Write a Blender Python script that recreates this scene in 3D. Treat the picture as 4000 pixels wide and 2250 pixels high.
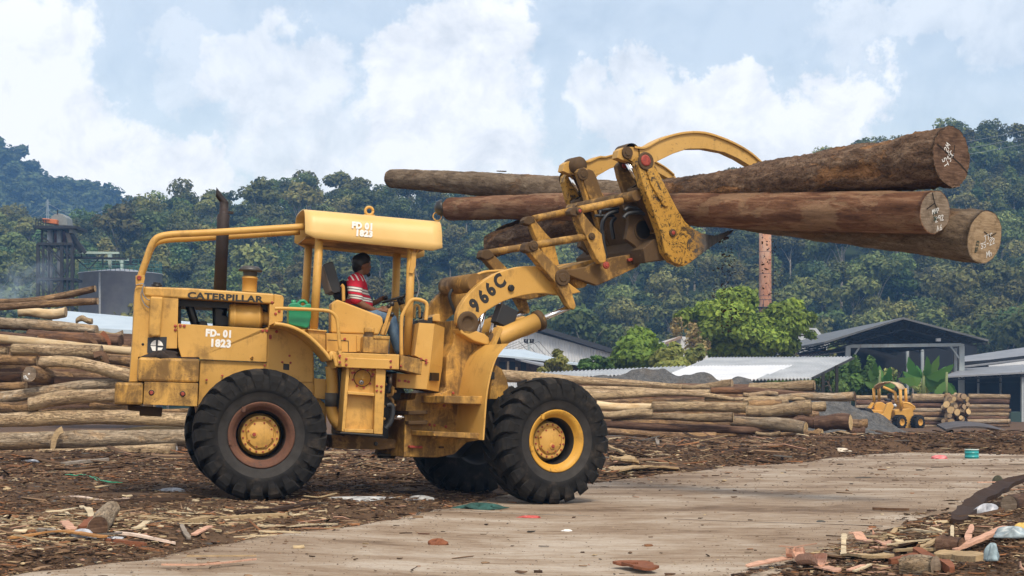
import bpy, bmesh, math, random
import numpy as np
from mathutils import Vector, Matrix, noise as mnoise

for _o in list(bpy.data.objects):
    bpy.data.objects.remove(_o, do_unlink=True)
SC = bpy.context.scene
COL = SC.collection
R = math.radians
rnd = random.Random(7)

# ------------------------------------------------------------------ camera
F, CX, HY, CAMZ = 6211.0, 2000.0, 1553.0, 1.24      # focal (photo px), centre column, horizon row, eye height
cam_d = bpy.data.cameras.new('camera')
cam = bpy.data.objects.new('camera', cam_d)
COL.objects.link(cam)
cam.location = (0, 0, CAMZ)
cam.rotation_euler = (R(90), 0, 0)
cam_d.sensor_width = 36.0
cam_d.lens = F / 4000.0 * 36.0
cam_d.shift_y = (HY - 1125.0) / 4000.0
cam_d.clip_start = 0.1
cam_d.clip_end = 5000
SC.camera = cam

# ------------------------------------------------------------------ world: physical sky with cloud cover
SUN_EL, SUN_AZ = R(54), R(162)          # azimuth clockwise from +Y (the view direction)
world = bpy.data.worlds.new("World")
SC.world = world
world.use_nodes = True
def build_world():
    nt = world.node_tree
    N, L = nt.nodes, nt.links
    N.clear()
    out = N.new('ShaderNodeOutputWorld'); bg = N.new('ShaderNodeBackground')
    L.new(bg.outputs[0], out.inputs[0])
    bg.inputs['Strength'].default_value = 0.113
    sky = N.new('ShaderNodeTexSky'); sky.sky_type = 'NISHITA'; sky.sun_disc = False
    sky.sun_elevation = SUN_EL; sky.sun_rotation = SUN_AZ
    sky.air_density = 1.0; sky.dust_density = 2.0; sky.ozone_density = 1.0
    tc = N.new('ShaderNodeTexCoord')
    def math_(op, a, b=None, c=None, clamp=False):
        n = N.new('ShaderNodeMath'); n.operation = op; n.use_clamp = clamp
        for i, v in enumerate((a, b, c)):
            if v is None: continue
            if hasattr(v, 'is_linked') or hasattr(v, 'links'): L.new(v, n.inputs[i])
            else: n.inputs[i].default_value = v
        return n.outputs[0]
    def noise_(vec, scale, detail=6, rough=.55, dist=0):
        n = N.new('ShaderNodeTexNoise'); L.new(vec, n.inputs['Vector'])
        n.inputs['Scale'].default_value = scale; n.inputs['Detail'].default_value = detail
        n.inputs['Roughness'].default_value = rough; n.inputs['Distortion'].default_value = dist
        return n.outputs['Fac'], n.outputs['Color']
    def sstep(v, a, b):
        n = N.new('ShaderNodeMapRange'); n.interpolation_type = 'SMOOTHSTEP'
        L.new(v, n.inputs['Value']); n.inputs['From Min'].default_value = a; n.inputs['From Max'].default_value = b
        return n.outputs['Result']
    vec = tc.outputs['Generated']
    sep = N.new('ShaderNodeSeparateXYZ'); L.new(vec, sep.inputs[0])
    az = math_('ARCTAN2', sep.outputs[0], sep.outputs[1])      # 0 along +Y
    el = math_('ARCSINE', sep.outputs[2])
    f1, c1 = noise_(vec, 15, 10, .66)
    f2, c2 = noise_(vec, 5, 4, .5)
    # turbulence of the cloud outlines
    t_az = math_('MULTIPLY_ADD', math_('SUBTRACT', f1, .5), .15, math_('MULTIPLY_ADD', math_('SUBTRACT', f2, .5), .08, az))
    sx = N.new('ShaderNodeSeparateXYZ'); L.new(c1, sx.inputs[0])
    t_el = math_('MULTIPLY_ADD', math_('SUBTRACT', sx.outputs[1], .5), .14, el)
    cmb = N.new('ShaderNodeCombineXYZ'); L.new(t_az, cmb.inputs[0]); L.new(t_el, cmb.inputs[1])
    P = cmb.outputs[0]
    def to_ang(dx, dy):     # overview pixels (2576 wide) -> azimuth, elevation
        X, Z = (dx - 1288) / 4000.0, (1000 - dy) / 4000.0
        return math.atan2(X, 1), math.atan2(Z, math.hypot(X, 1))
    clouds = [  # centre x,y, half size x,y, strength
        (20, 170, 250, 200, 1.0), (150, 330, 260, 170, 1.0), (60, 480, 420, 180, .95), (430, 400, 160, 130, .95),
        (520, 120, 200, 130, .55), (700, 190, 270, 170, .85), (780, 330, 330, 160, .75), (1080, 140, 190, 180, 1.0), (1230, 130, 200, 150, 1.0),
        (1180, 320, 320, 190, .95), (1000, 420, 420, 130, .85), (1620, 250, 150, 120, .9), (1840, 270, 200, 120, 1.0), (2080, 260, 170, 150, 1.0),
        (1860, 400, 470, 140, .95), (2300, 60, 330, 110, .62), (2520, 30, 260, 160, .6), (2480, 250, 200, 80, .35), (1400, 430, 350, 120, .8), (350, 480, 300, 120, .8),
        (60, 640, 500, 120, .8), (2300, 480, 400, 120, .6), (620, 20, 180, 40, .35),
        (-700, 200, 500, 250, .9), (3300, 150, 500, 260, .8), (1000, -350, 900, 170, .7), (2700, -500, 700, 200, .7), (-300, -600, 700, 230, .8)]
    acc = None
    for (dx, dy, hx, hy, s) in clouds:
        a0, e0 = to_ang(dx, dy)
        m = N.new('ShaderNodeVectorMath'); m.operation = 'MULTIPLY_ADD'
        L.new(P, m.inputs[0])
        ix, iy = 4000.0 / hx, 4000.0 / hy
        m.inputs[1].default_value = (ix, iy, 0); m.inputs[2].default_value = (-a0 * ix, -e0 * iy, 0)
        ln = N.new('ShaderNodeVectorMath'); ln.operation = 'LENGTH'; L.new(m.outputs[0], ln.inputs[0])
        k = N.new('ShaderNodeMapRange'); k.interpolation_type = 'SMOOTHSTEP'
        L.new(ln.outputs['Value'], k.inputs['Value'])
        k.inputs['From Min'].default_value = 1.06; k.inputs['From Max'].default_value = .60
        k.inputs['To Min'].default_value = 0; k.inputs['To Max'].default_value = s
        acc = k.outputs['Result'] if acc is None else math_('MAXIMUM', acc, k.outputs['Result'])
    # elsewhere on the dome: broken cloud from noise
    away = sstep(math_('ABSOLUTE', az), .45, .8)
    hi = sstep(el, .40, .6)
    gen = math_('MULTIPLY', math_('MAXIMUM', away, hi), sstep(noise_(vec, 2.6, 8, .6)[0], .42, .58))
    mask = math_('MAXIMUM', acc, gen)
    # thin veil
    veil = math_('MULTIPLY_ADD', f2, .40, .14)
    mask = math_('MAXIMUM', mask, veil)
    # cloud brightness: billows and grey bases
    off = N.new('ShaderNodeVectorMath'); off.operation = 'ADD'; L.new(vec, off.inputs[0]); off.inputs[1].default_value = (.006, 0, -.012)
    g1, _ = noise_(vec, 22, 9, .62, .35); g2, _ = noise_(off.outputs[0], 22, 9, .62, .35)
    g3, _ = noise_(vec, 6, 5, .55)
    lit = math_('MULTIPLY_ADD', math_('SUBTRACT', g1, g2), 1.7, math_('MULTIPLY_ADD', math_('SUBTRACT', g3, .45), 1.2, .60), clamp=True)
    ramp = N.new('ShaderNodeValToRGB'); L.new(lit, ramp.inputs[0])
    el0, el1 = ramp.color_ramp.elements
    el0.position = .2; el0.color = (6.2, 6.3, 6.35, 1)
    el1.position = .8; el1.color = (9.2, 8.95, 8.6, 1)
    skyc = N.new('ShaderNodeMixRGB'); skyc.blend_type = 'MULTIPLY'; skyc.inputs[0].default_value = 1
    L.new(sky.outputs[0], skyc.inputs[1]); skyc.inputs[2].default_value = (1.75, 1.50, 1.22, 1)
    mx = N.new('ShaderNodeMixRGB'); L.new(mask, mx.inputs[0]); L.new(skyc.outputs[0], mx.inputs[1]); L.new(ramp.outputs[0], mx.inputs[2])
    L.new(mx.outputs[0], bg.inputs['Color'])
build_world()

sun_d = bpy.data.lights.new('sun', 'SUN')
sun_d.energy = 2.4; sun_d.angle = R(12); sun_d.color = (1, .90, .75)
sun = bpy.data.objects.new('sun', sun_d); COL.objects.link(sun)
_sd = Vector((math.sin(SUN_AZ) * math.cos(SUN_EL), math.cos(SUN_AZ) * math.cos(SUN_EL), math.sin(SUN_EL)))
sun.rotation_euler = _sd.to_track_quat('Z', 'Y').to_euler()
sun.location = _sd * 80

SC.view_settings.view_transform = 'Standard'
SC.view_settings.look = 'None'
SC.view_settings.exposure = 0.42
SC.view_settings.gamma = 1.0
SC.cycles.max_bounces = 6
SC.cycles.diffuse_bounces = 3
SC.cycles.glossy_bounces = 2
SC.cycles.transparent_max_bounces = 8
SC.cycles.volume_bounces = 1
SC.cycles.sample_clamp_indirect = 6
SC.cycles.use_denoising = True

# ------------------------------------------------------------------ helpers
def crop(x0, y0, s):
    return lambda pts: [(x0 + x / s, y0 + y / s) for x, y in pts]
K1 = crop(400, 700, 2.07); K2 = crop(1100, 750, 2.229); K3 = crop(1500, 450, 2.07); K4 = crop(2000, 450, 2.07)
K5 = crop(400, 1250, 1.932); K6 = crop(1200, 1250, 2.07); K7 = crop(1600, 1250, 1.932); K8 = crop(0, 1000, 1.61)
KR = crop(1900, 1250, 2.229); KS = crop(3000, 1200, 2.07); KA = crop(2600, 400, 1.8114); KT = crop(0, 500, 2.07)
KG = crop(2500, 1050, 3.22); KD = crop(0, 0, .644); KL = crop(0, 1700, 1.84); KM = crop(1300, 1750, 1.84); KN = crop(2600, 1750, 1.84)

def W(p, Y):
    x, y = p
    return Vector(((x - CX) / F * Y, Y, CAMZ + (HY - y) / F * Y))

def tag(o, label=None, cat=None, group=None, kind=None):
    if label: o['label'] = label
    if cat: o['category'] = cat
    if group: o['group'] = group
    if kind: o['kind'] = kind
    return o

def empty(name, M=None, label=None, cat=None, group=None):
    o = bpy.data.objects.new(name, None); COL.objects.link(o)
    o.empty_display_size = .2
    if M is not None: o.matrix_world = M
    return tag(o, label, cat, group)

def link(name, me, mats, parent=None, M=None, smooth=False, bevel=0, seg=2):
    o = bpy.data.objects.new(name, me); COL.objects.link(o)
    if not isinstance(mats, (list, tuple)): mats = [mats]
    if not me.materials:
        for m in mats: me.materials.append(m)
    if parent is not None: o.parent = parent
    if M is not None: o.matrix_local = M
    if smooth:
        me.polygons.foreach_set('use_smooth', [True] * len(me.polygons))
    if bevel:
        b = o.modifiers.new('bevel', 'BEVEL'); b.width = bevel; b.segments = seg; b.limit_method = 'ANGLE'; b.angle_limit = R(35)
        b.harden_normals = False
    return o

def np_mesh(name, V, Q, mi=None, col=None, smooth=False):
    V = np.asarray(V, dtype=np.float32); Q = np.asarray(Q, dtype=np.int32)
    n = Q.shape[1]
    me = bpy.data.meshes.new(name)
    me.vertices.add(len(V)); me.vertices.foreach_set('co', V.ravel())
    me.loops.add(Q.size); me.loops.foreach_set('vertex_index', Q.ravel())
    me.polygons.add(len(Q)); me.polygons.foreach_set('loop_start', np.arange(0, Q.size, n, dtype=np.int32))
    if mi is not None: me.polygons.foreach_set('material_index', np.asarray(mi, dtype=np.int32))
    if smooth: me.polygons.foreach_set('use_smooth', np.ones(len(Q), dtype=bool))
    if col is not None:
        a = me.color_attributes.new('Col', 'FLOAT_COLOR', 'POINT')
        c = np.ones((len(V), 4), dtype=np.float32); c[:, :3] = col
        a.data.foreach_set('color', c.ravel())
    me.update(calc_edges=True); me.validate()
    return me

class MB:
    """collects shapes in one mesh"""
    def __init__(s): s.v = []; s.f = []; s.m = []; s.sm = []
    def add(s, vs, fs, mi=0, smooth=False):
        k = len(s.v); s.v += [tuple(v) for v in vs]
        for f in fs: s.f.append(tuple(k + i for i in f)); s.m.append(mi); s.sm.append(smooth)
        return s
    def box(s, lo, hi, mi=0, M=None):
        x0, y0, z0 = lo; x1, y1, z1 = hi
        vs = [Vector(p) for p in ((x0,y0,z0),(x1,y0,z0),(x1,y1,z0),(x0,y1,z0),(x0,y0,z1),(x1,y0,z1),(x1,y1,z1),(x0,y1,z1))]
        if M is not None: vs = [M @ v for v in vs]
        return s.add(vs, [(0,3,2,1),(4,5,6,7),(0,1,5,4),(1,2,6,5),(2,3,7,6),(3,0,4,7)], mi)
    def prism(s, xz, y0, y1, mi=0):
        """outline in the x-z plane, extruded from y0 to y1"""
        n = len(xz)
        ar = sum(xz[i][0] * xz[(i + 1) % n][1] - xz[(i + 1) % n][0] * xz[i][1] for i in range(n))
        if ar < 0: xz = xz[::-1]
        vs = [(x, y0, z) for x, z in xz] + [(x, y1, z) for x, z in xz]
        fs = [tuple(range(n)), tuple(range(2 * n - 1, n - 1, -1))]
        fs += [(i, n + i, n + (i + 1) % n, (i + 1) % n) for i in range(n)]
        return s.add(vs, fs, mi)
    def tube(s, path, r, n=10, mi=0, cap=True, smooth=True):
        P = [Vector(p) for p in path]
        rr = r if isinstance(r, (list, tuple)) else [r] * len(P)
        vs = []; up = None
        for i, p in enumerate(P):
            t = (P[min(i + 1, len(P) - 1)] - P[max(i - 1, 0)]).normalized()
            if up is None:
                up = t.orthogonal().normalized()
            up = (up - t * up.dot(t))
            if up.length < 1e-6: up = t.orthogonal()
            up.normalize(); b = t.cross(up)
            vs += [p + (up * math.cos(2 * math.pi * k / n) + b * math.sin(2 * math.pi * k / n)) * rr[i] for k in range(n)]
        fs = [(i * n + k, i * n + (k + 1) % n, (i + 1) * n + (k + 1) % n, (i + 1) * n + k) for i in range(len(P) - 1) for k in range(n)]
        s.add(vs, fs, mi, smooth)
        if cap:
            k0 = len(s.v) - len(vs)
            s.f.append(tuple(k0 + k for k in range(n - 1, -1, -1))); s.m.append(mi); s.sm.append(False)
            s.f.append(tuple(k0 + (len(P) - 1) * n + k for k in range(n))); s.m.append(mi); s.sm.append(False)
        return s
    def bar(s, a, b, w, h, mi=0, up=(0, 0, 1)):
        a, b = Vector(a), Vector(b); t = (b - a).normalized(); u = Vector(up); sd = t.cross(u)
        if sd.length < 1e-5: sd = t.orthogonal()
        sd.normalize(); u = sd.cross(t)
        vs = [p + sd * (w / 2 * i) + u * (h / 2 * j) for p in (a, b) for i, j in ((-1, -1), (1, -1), (1, 1), (-1, 1))]
        return s.add(vs, [(3,2,1,0),(4,5,6,7),(0,1,5,4),(1,2,6,5),(2,3,7,6),(3,0,4,7)], mi)
    def lathe(s, prof, axis0, axis, n=48, mi=0, smooth=True, closed=False):
        """profile (along axis, radius) turned about axis through axis0; mi may be a list per band"""
        a = Vector(axis).normalized(); u = a.orthogonal().normalized(); b = a.cross(u); o = Vector(axis0)
        vs = [o + a * d + (u * math.cos(2 * math.pi * k / n) + b * math.sin(2 * math.pi * k / n)) * max(r, 1e-4) for d, r in prof for k in range(n)]
        m = len(prof); rng = range(m if closed else m - 1)
        k0 = len(s.v); s.v += [tuple(v) for v in vs]
        for i in rng:
            j = (i + 1) % m
            for k in range(n):
                s.f.append((k0 + i * n + k, k0 + i * n + (k + 1) % n, k0 + j * n + (k + 1) % n, k0 + j * n + k))
                s.m.append(mi[i] if isinstance(mi, list) else mi); s.sm.append(smooth)
        return s
    def ball(s, c, r, n=12, m=8, mi=0):
        c = Vector(c); r = Vector((r, r, r)) if not hasattr(r, '__len__') else Vector(r)
        vs = []
        for i in range(m + 1):
            th = math.pi * i / m
            for k in range(n):
                ph = 2 * math.pi * k / n
                vs.append((c.x + r.x * math.sin(th) * math.cos(ph), c.y + r.y * math.sin(th) * math.sin(ph), c.z + r.z * math.cos(th)))
        fs = [(i * n + k, (i + 1) * n + k, (i + 1) * n + (k + 1) % n, i * n + (k + 1) % n) for i in range(m) for k in range(n)]
        return s.add(vs, fs, mi, True)
    def build(s, name, mats, parent=None, M=None, bevel=0, seg=2, fix=True):
        me = bpy.data.meshes.new(name)
        me.from_pydata([tuple(v) for v in s.v], [], s.f)
        me.polygons.foreach_set('material_index', s.m); me.polygons.foreach_set('use_smooth', s.sm)
        if fix:
            bm = bmesh.new(); bm.from_mesh(me)
            bmesh.ops.remove_doubles(bm, verts=bm.verts, dist=1e-5)
            bmesh.ops.recalc_face_normals(bm, faces=bm.faces); bm.to_mesh(me); bm.free()
        me.update()
        return link(name, me, mats, parent, M, bevel=bevel, seg=seg)

def smooth_path(pts, n=6):
    """Catmull-Rom through 2D/3D points"""
    P = [Vector(p) for p in pts]; out = []
    for i in range(len(P) - 1):
        p0, p1, p2, p3 = P[max(i - 1, 0)], P[i], P[i + 1], P[min(i + 2, len(P) - 1)]
        for k in range(n):
            t = k / n
            out.append(.5 * ((2 * p1) + (p2 - p0) * t + (2 * p0 - 5 * p1 + 4 * p2 - p3) * t * t + (3 * p1 - p0 - 3 * p2 + p3) * t ** 3))
    out.append(P[-1]); return out

# ------------------------------------------------------------------ materials
class NT:
    def __init__(s, name):
        s.mat = bpy.data.materials.new(name); s.mat.use_nodes = True
        s.N = s.mat.node_tree.nodes; s.L = s.mat.node_tree.links
        s.N.clear()
        s.out = s.N.new('ShaderNodeOutputMaterial'); s.b = s.N.new('ShaderNodeBsdfPrincipled')
        s.L.new(s.b.outputs[0], s.out.inputs[0])
        s.tc = s.N.new('ShaderNodeTexCoord')
    def put(s, sock, v):
        if hasattr(v, 'node'): s.L.new(v, sock)
        else: sock.default_value = v
    def map(s, scale=(1,1,1), src='Object', loc=(0,0,0)):
        n = s.N.new('ShaderNodeMapping'); s.L.new(s.tc.outputs[src], n.inputs[0])
        n.inputs['Scale'].default_value = scale; n.inputs['Location'].default_value = loc
        return n.outputs[0]
    def noise(s, vec, scale, detail=5, rough=.55, dist=0, color=False):
        n = s.N.new('ShaderNodeTexNoise'); s.put(n.inputs['Vector'], vec)
        n.inputs['Scale'].default_value = scale; n.inputs['Detail'].default_value = detail
        n.inputs['Roughness'].default_value = rough; n.inputs['Distortion'].default_value = dist
        return n.outputs['Color' if color else 'Fac']
    def voro(s, vec, scale, feat='F1', out='Distance', rand=1):
        n = s.N.new('ShaderNodeTexVoronoi'); s.put(n.inputs['Vector'], vec); n.feature = feat
        n.inputs['Scale'].default_value = scale; n.inputs['Randomness'].default_value = rand
        return n.outputs[out]
    def ramp(s, fac, stops):
        n = s.N.new('ShaderNodeValToRGB'); s.put(n.inputs[0], fac)
        e = n.color_ramp.elements
        while len(e) < len(stops): e.new(.5)
        for el, (p, c) in zip(e, stops):
            el.position = p; el.color = (*c, 1) if hasattr(c, '__len__') else (c, c, c, 1)
        return n.outputs[0]
    def mix(s, fac, a, b, mode='MIX'):
        n = s.N.new('ShaderNodeMixRGB'); n.blend_type = mode
        s.put(n.inputs[0], fac)
        for i, v in ((1, a), (2, b)):
            if hasattr(v, 'node'): s.L.new(v, n.inputs[i])
            else: n.inputs[i].default_value = (*v, 1) if hasattr(v, '__len__') else (v, v, v, 1)
        return n.outputs[0]
    def math(s, op, a, b=0, clamp=False):
        n = s.N.new('ShaderNodeMath'); n.operation = op; n.use_clamp = clamp
        s.put(n.inputs[0], a); s.put(n.inputs[1], b)
        return n.outputs[0]
    def bump(s, h, strength=.3, dist=.02):
        n = s.N.new('ShaderNodeBump'); n.inputs['Strength'].default_value = strength; n.inputs['Distance'].default_value = dist
        s.put(n.inputs['Height'], h); s.L.new(n.outputs[0], s.b.inputs['Normal'])
    def attr(s, name='Col'):
        n = s.N.new('ShaderNodeVertexColor'); n.layer_name = name; return n.outputs[0]
    def info(s, out='Random'):
        n = s.N.new('ShaderNodeObjectInfo'); return n.outputs[out]
    def done(s, color, rough=.6, metal=0, spec=None):
        if hasattr(color, 'node'): s.L.new(color, s.b.inputs['Base Color'])
        else: s.b.inputs['Base Color'].default_value = (*color, 1)
        s.put(s.b.inputs['Roughness'], rough); s.put(s.b.inputs['Metallic'], metal)
        if spec is not None: s.b.inputs['Specular IOR Level'].default_value = spec
        return s.mat

def plain(name, c, rough=.6, metal=0, var=.12, scale=6, bump=0):
    t = NT(name); v = t.map()
    n = t.noise(v, scale, 5, .6)
    lo = tuple(x * (1 - var * 2) for x in c); hi = tuple(min(1, x * (1 + var)) for x in c)
    col = t.ramp(n, [(.3, lo), (.7, hi)])
    if bump: t.bump(t.noise(v, scale * 5, 4), bump, .01)
    return t.done(col, rough, metal)

# ------------------------------------------------------------------ ground height
def sst(a, b, x):
    t = np.clip((np.asarray(x, float) - a) / (b - a), 0, 1); return t * t * (3 - 2 * t)
def base_h(X, Y):
    X = np.asarray(X, float); Y = np.asarray(Y, float)
    h = -.117 * sst(-3.2, .8, X) * sst(40, 26, Y)
    h = h - .117 * sst(26, 40, Y) * .6 - .5 * sst(45, 100, Y)
    return h
def unproj(p):
    """photo pixel on the bare ground -> X, Y"""
    x, y = p; Y = 20.
    for _ in range(25):
        z = float(base_h((x - CX) / F * Y, Y)); Y = (CAMZ - z) * F / (y - HY)
    return (x - CX) / F * Y, Y
# ================================================================== SETTING
# ---- road outline on the ground (near to far)
_edgeA = [(-700, 2420), (0, 2250), (272, 2205), (489, 2178), (706, 2140), (924, 2105), (1180, 2075), (1400, 2045), (1600, 2000), (1762, 1967),
          (1950, 1930), (2150, 1900), (2360, 1873), (2663, 1842), (2887, 1817), (3145, 1800), (3338, 1776), (3531, 1764), (3773, 1770), (4000, 1775), (4500, 1782)]
_edgeB = [(2300, 2700), (2600, 2420), (2926, 2250), (3078, 2212), (3252, 2158), (3361, 2098), (3551, 2033), (3741, 1989), (4000, 1913), (4300, 1860), (4650, 1830)]
def _resample(P, n):
    P = np.array(P); d = np.r_[0, np.cumsum(np.hypot(*np.diff(P, axis=0).T))]
    t = np.linspace(0, d[-1], n); return np.c_[np.interp(t, d, P[:, 0]), np.interp(t, d, P[:, 1])]
roadA = _resample([(-9., 5.), (-6.5, 8.)] + [unproj(p) for p in _edgeA[1:]], 160)
roadB = _resample([(2.2, 5.), (2.6, 8.)] + [unproj(p) for p in _edgeB[1:]], 160)
_rg = np.random.default_rng(3)
def _jit(A, s):
    n = len(A); k = np.convolve(_rg.normal(0, 1, n + 8), np.ones(4) / 4, 'same')[4:n + 4]
    T = np.gradient(A, axis=0); T /= np.linalg.norm(T, axis=1)[:, None] + 1e-9
    return A + np.c_[-T[:, 1], T[:, 0]] * (k * s)[:, None]
roadA = _jit(roadA, .16); roadB = _jit(roadB, .12)
road_poly = np.vstack([roadA, roadB[::-1]])
def in_road(X, Y):
    X = np.asarray(X, float).ravel(); Y = np.asarray(Y, float).ravel(); c = np.zeros(len(X), bool)
    P = road_poly; n = len(P)
    for i in range(n):
        x0, y0 = P[i]; x1, y1 = P[i - 1]
        if y0 == y1: continue
        m = ((y0 > Y) != (y1 > Y)) & (X < (x1 - x0) * (Y - y0) / (y1 - y0) + x0)
        c ^= m
    return c
def road_dist(X, Y):
    """distance to the road outline, negative on the road"""
    X = np.asarray(X, float).ravel(); Y = np.asarray(Y, float).ravel()
    d = np.full(len(X), 1e9)
    for P in (roadA[::2], roadB[::2]):
        for i in range(len(P) - 1):
            a, b = P[i], P[i + 1]; ab = b - a; L2 = (ab ** 2).sum() + 1e-12
            t = np.clip(((X - a[0]) * ab[0] + (Y - a[1]) * ab[1]) / L2, 0, 1)
            d = np.minimum(d, np.hypot(X - a[0] - t * ab[0], Y - a[1] - t * ab[1]))
    return np.where(in_road(X, Y), -d, d)
def vnoise(X, Y, s, seed=0):
    """smooth value noise"""
    X = np.asarray(X, float) / s; Y = np.asarray(Y, float) / s
    xi = np.floor(X).astype(int); yi = np.floor(Y).astype(int); fx = X - xi; fy = Y - yi
    fx = fx * fx * (3 - 2 * fx); fy = fy * fy * (3 - 2 * fy)
    def h(a, b):
        v = np.sin(a * 127.1 + b * 311.7 + seed * 74.7) * 43758.5453; return v - np.floor(v)
    return (h(xi, yi) * (1 - fx) + h(xi + 1, yi) * fx) * (1 - fy) + (h(xi, yi + 1) * (1 - fx) + h(xi + 1, yi + 1) * fx) * fy
heaps = [(5.1, 12.6, 1.5, 1.5, .34), (4.2, 11.2, 1.0, .7, .12), (6.0, 15.2, 1.4, 1.4, .34), (-1.0, 28, 3, 3, .12), (6.0, 36, 6, 3.5, .30), (11, 39, 5, 3, .25), (2.5, 33, 3, 3, .2),
         (-4.2, 14.0, 1.6, .7, .07), (-8.5, 30, 6, 3, .18), (13, 41, 4, 2, .2), (-2.2, 17.6, 2.2, .6, .05)]
def ground_h(X, Y, rd=None):
    X = np.asarray(X, float); Y = np.asarray(Y, float)
    shp = X.shape; x = X.ravel(); y = Y.ravel()
    if rd is None:
        rd = np.full(len(x), 60.); near = (np.abs(x) < 26) & (y > 3) & (y < 60)
        if near.any(): rd[near] = road_dist(x[near], y[near])
    h = base_h(x, y)
    k = sst(-.05, .55, rd)
    bump = .0
    for (cx, cy, sx, sy, a) in heaps: bump = bump + a * np.exp(-((x - cx) / sx) ** 2 - ((y - cy) / sy) ** 2)
    rough = (vnoise(x, y, 1.1, 1) - .4) * .07 + (vnoise(x, y, .37, 2) - .5) * .05 + .02
    fl = sst(70, 45, y) * sst(30, 20, np.abs(x))
    # wheels stand on packed ground
    wf = 1 - np.exp(-((x + 3.0) / 1.0) ** 2 - ((y - 19.2) / .7) ** 2)
    wf = wf * (1 - .8 * np.exp(-((x + .6) / 2.4) ** 2 - ((y - 21) / 1.6) ** 2))
    h = h + (bump + rough) * k * fl * wf - .035 * (1 - k) * fl
    return h.reshape(shp)
def gz(x, y): return float(ground_h(np.array([x]), np.array([y]))[0])

# ---- ground material
def mat_ground():
    t = NT('mulch_soil'); v = t.map()
    a = t.noise(v, .7, 6, .6); b = t.noise(v, 11, 9, .72); c = t.noise(t.map((16, 40, 16)), 1.4, 6, .7, 1.0)
    col = t.ramp(b, [(.28, (.038, .020, .011)), (.5, (.098, .054, .029)), (.66, (.155, .090, .05)), (.8, (.24, .155, .09))])
    col2 = t.ramp(c, [(.3, (.05, .029, .017)), (.6, (.12, .072, .041)), (.78, (.28, .185, .10))])
    col = t.mix(.5, col, col2)
    col = t.mix(t.ramp(a, [(.38, 0), (.66, 1)]), col, t.mix(.5, col, (.15, .10, .062)))
    t.bump(t.math('ADD', b, c), .8, .03)
    return t.done(col, .95, 0, .2)
def mat_road():
    t = NT('dusty_concrete'); v = t.map()
    def rot(deg, sc):
        m = t.N.new('ShaderNodeMapping'); t.L.new(t.tc.outputs['Object'], m.inputs[0]); m.inputs['Rotation'].default_value = (0, 0, R(deg)); m.inputs['Scale'].default_value = sc; return m.outputs[0]
    big = t.noise(v, .55, 7, .62, .5); tr = t.noise(rot(-50, (.10, .95, 1)), 1.0, 5, .6, .3)
    med = t.noise(rot(-50, (1.0, 2.4, 1)), 2.6, 8, .7, .4); fine = t.noise(v, 28, 6, .7); pit = t.noise(v, 70, 4, .65)
    m = t.math('ADD', t.math('MULTIPLY', big, .34), t.math('ADD', t.math('MULTIPLY', tr, .36), t.math('MULTIPLY', med, .30)))
    col = t.ramp(m, [(.42, (.135, .092, .060)), (.47, (.235, .170, .115)), (.52, (.305, .241, .178)), (.57, (.40, .34, .275))])
    col = t.mix(t.ramp(med, [(.56, 0), (.70, .6)]), col, (.165, .112, .072))
    col = t.mix(t.ramp(fine, [(.56, 0), (.68, .7)]), col, (.15, .095, .058))
    col = t.mix(t.ramp(fine, [(.30, .45), (.40, 0)]), col, (.38, .335, .275))
    col = t.mix(t.ramp(pit, [(.63, 0), (.70, .65)]), col, (.09, .055, .034))
    t.bump(t.math('ADD', t.math('MULTIPLY', med, .5), t.math('MULTIPLY', fine, .6)), .55, .02)
    return t.done(col, .92, 0, .25)
M_GROUND = mat_ground(); M_ROAD = mat_road()

def build_ground():
    xs = np.r_[-900, -500, -250, -140, -80, -55, -40, -32, -27, np.arange(-23, 23.01, .16), 27, 32, 40, 55, 80, 140, 250, 500, 900]
    ys = np.r_[-80, -30, -8, 0, 4, 7, np.arange(9, 34, .16), np.arange(34, 50, .32), 52, 55, 60, 70, 85, 100, 130, 170, 230, 320, 450, 700, 1100, 1500]
    X, Y = np.meshgrid(xs, ys); Z = ground_h(X, Y)
    V = np.c_[X.ravel(), Y.ravel(), Z.ravel()]
    nx, ny = len(xs), len(ys); i = np.arange(nx - 1)[None] + np.arange(ny - 1)[:, None] * nx
    Q = np.stack([i, i + 1, i + 1 + nx, i + nx], -1).reshape(-1, 4)
    tag(link('ground', np_mesh('ground', V, Q, smooth=True), M_GROUND), 'brown bark mulch and wood waste covering the yard', None, None, 'structure')
build_ground()
def build_road():
    n = 36; t = np.linspace(0, 1, n)
    P = roadA[:, None] * (1 - t)[None, :, None] + roadB[:, None] * t[None, :, None]
    X, Y = P[..., 0], P[..., 1]
    Z = base_h(X, Y) + .006 + (vnoise(X, Y, 2.6, 5) - .5) * .008
    Z -= (.03 * np.exp(-(t * n / .8) ** 2) + .03 * np.exp(-((1 - t) * n / .8) ** 2))[None]
    V = np.c_[X.ravel(), Y.ravel(), Z.ravel()]; m = len(roadA)
    i = np.arange(n - 1)[None] + np.arange(m - 1)[:, None] * n
    Q = np.stack([i, i + 1, i + 1 + n, i + n], -1).reshape(-1, 4)
    me = np_mesh('road', V, Q, smooth=True)
    bm = bmesh.new(); bm.from_mesh(me); bmesh.ops.recalc_face_normals(bm, faces=bm.faces); bm.to_mesh(me); bm.free()
    tag(link('road', me, M_ROAD), 'pale dusty haul road crossing the yard', None, None, 'structure')
build_road()

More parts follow.
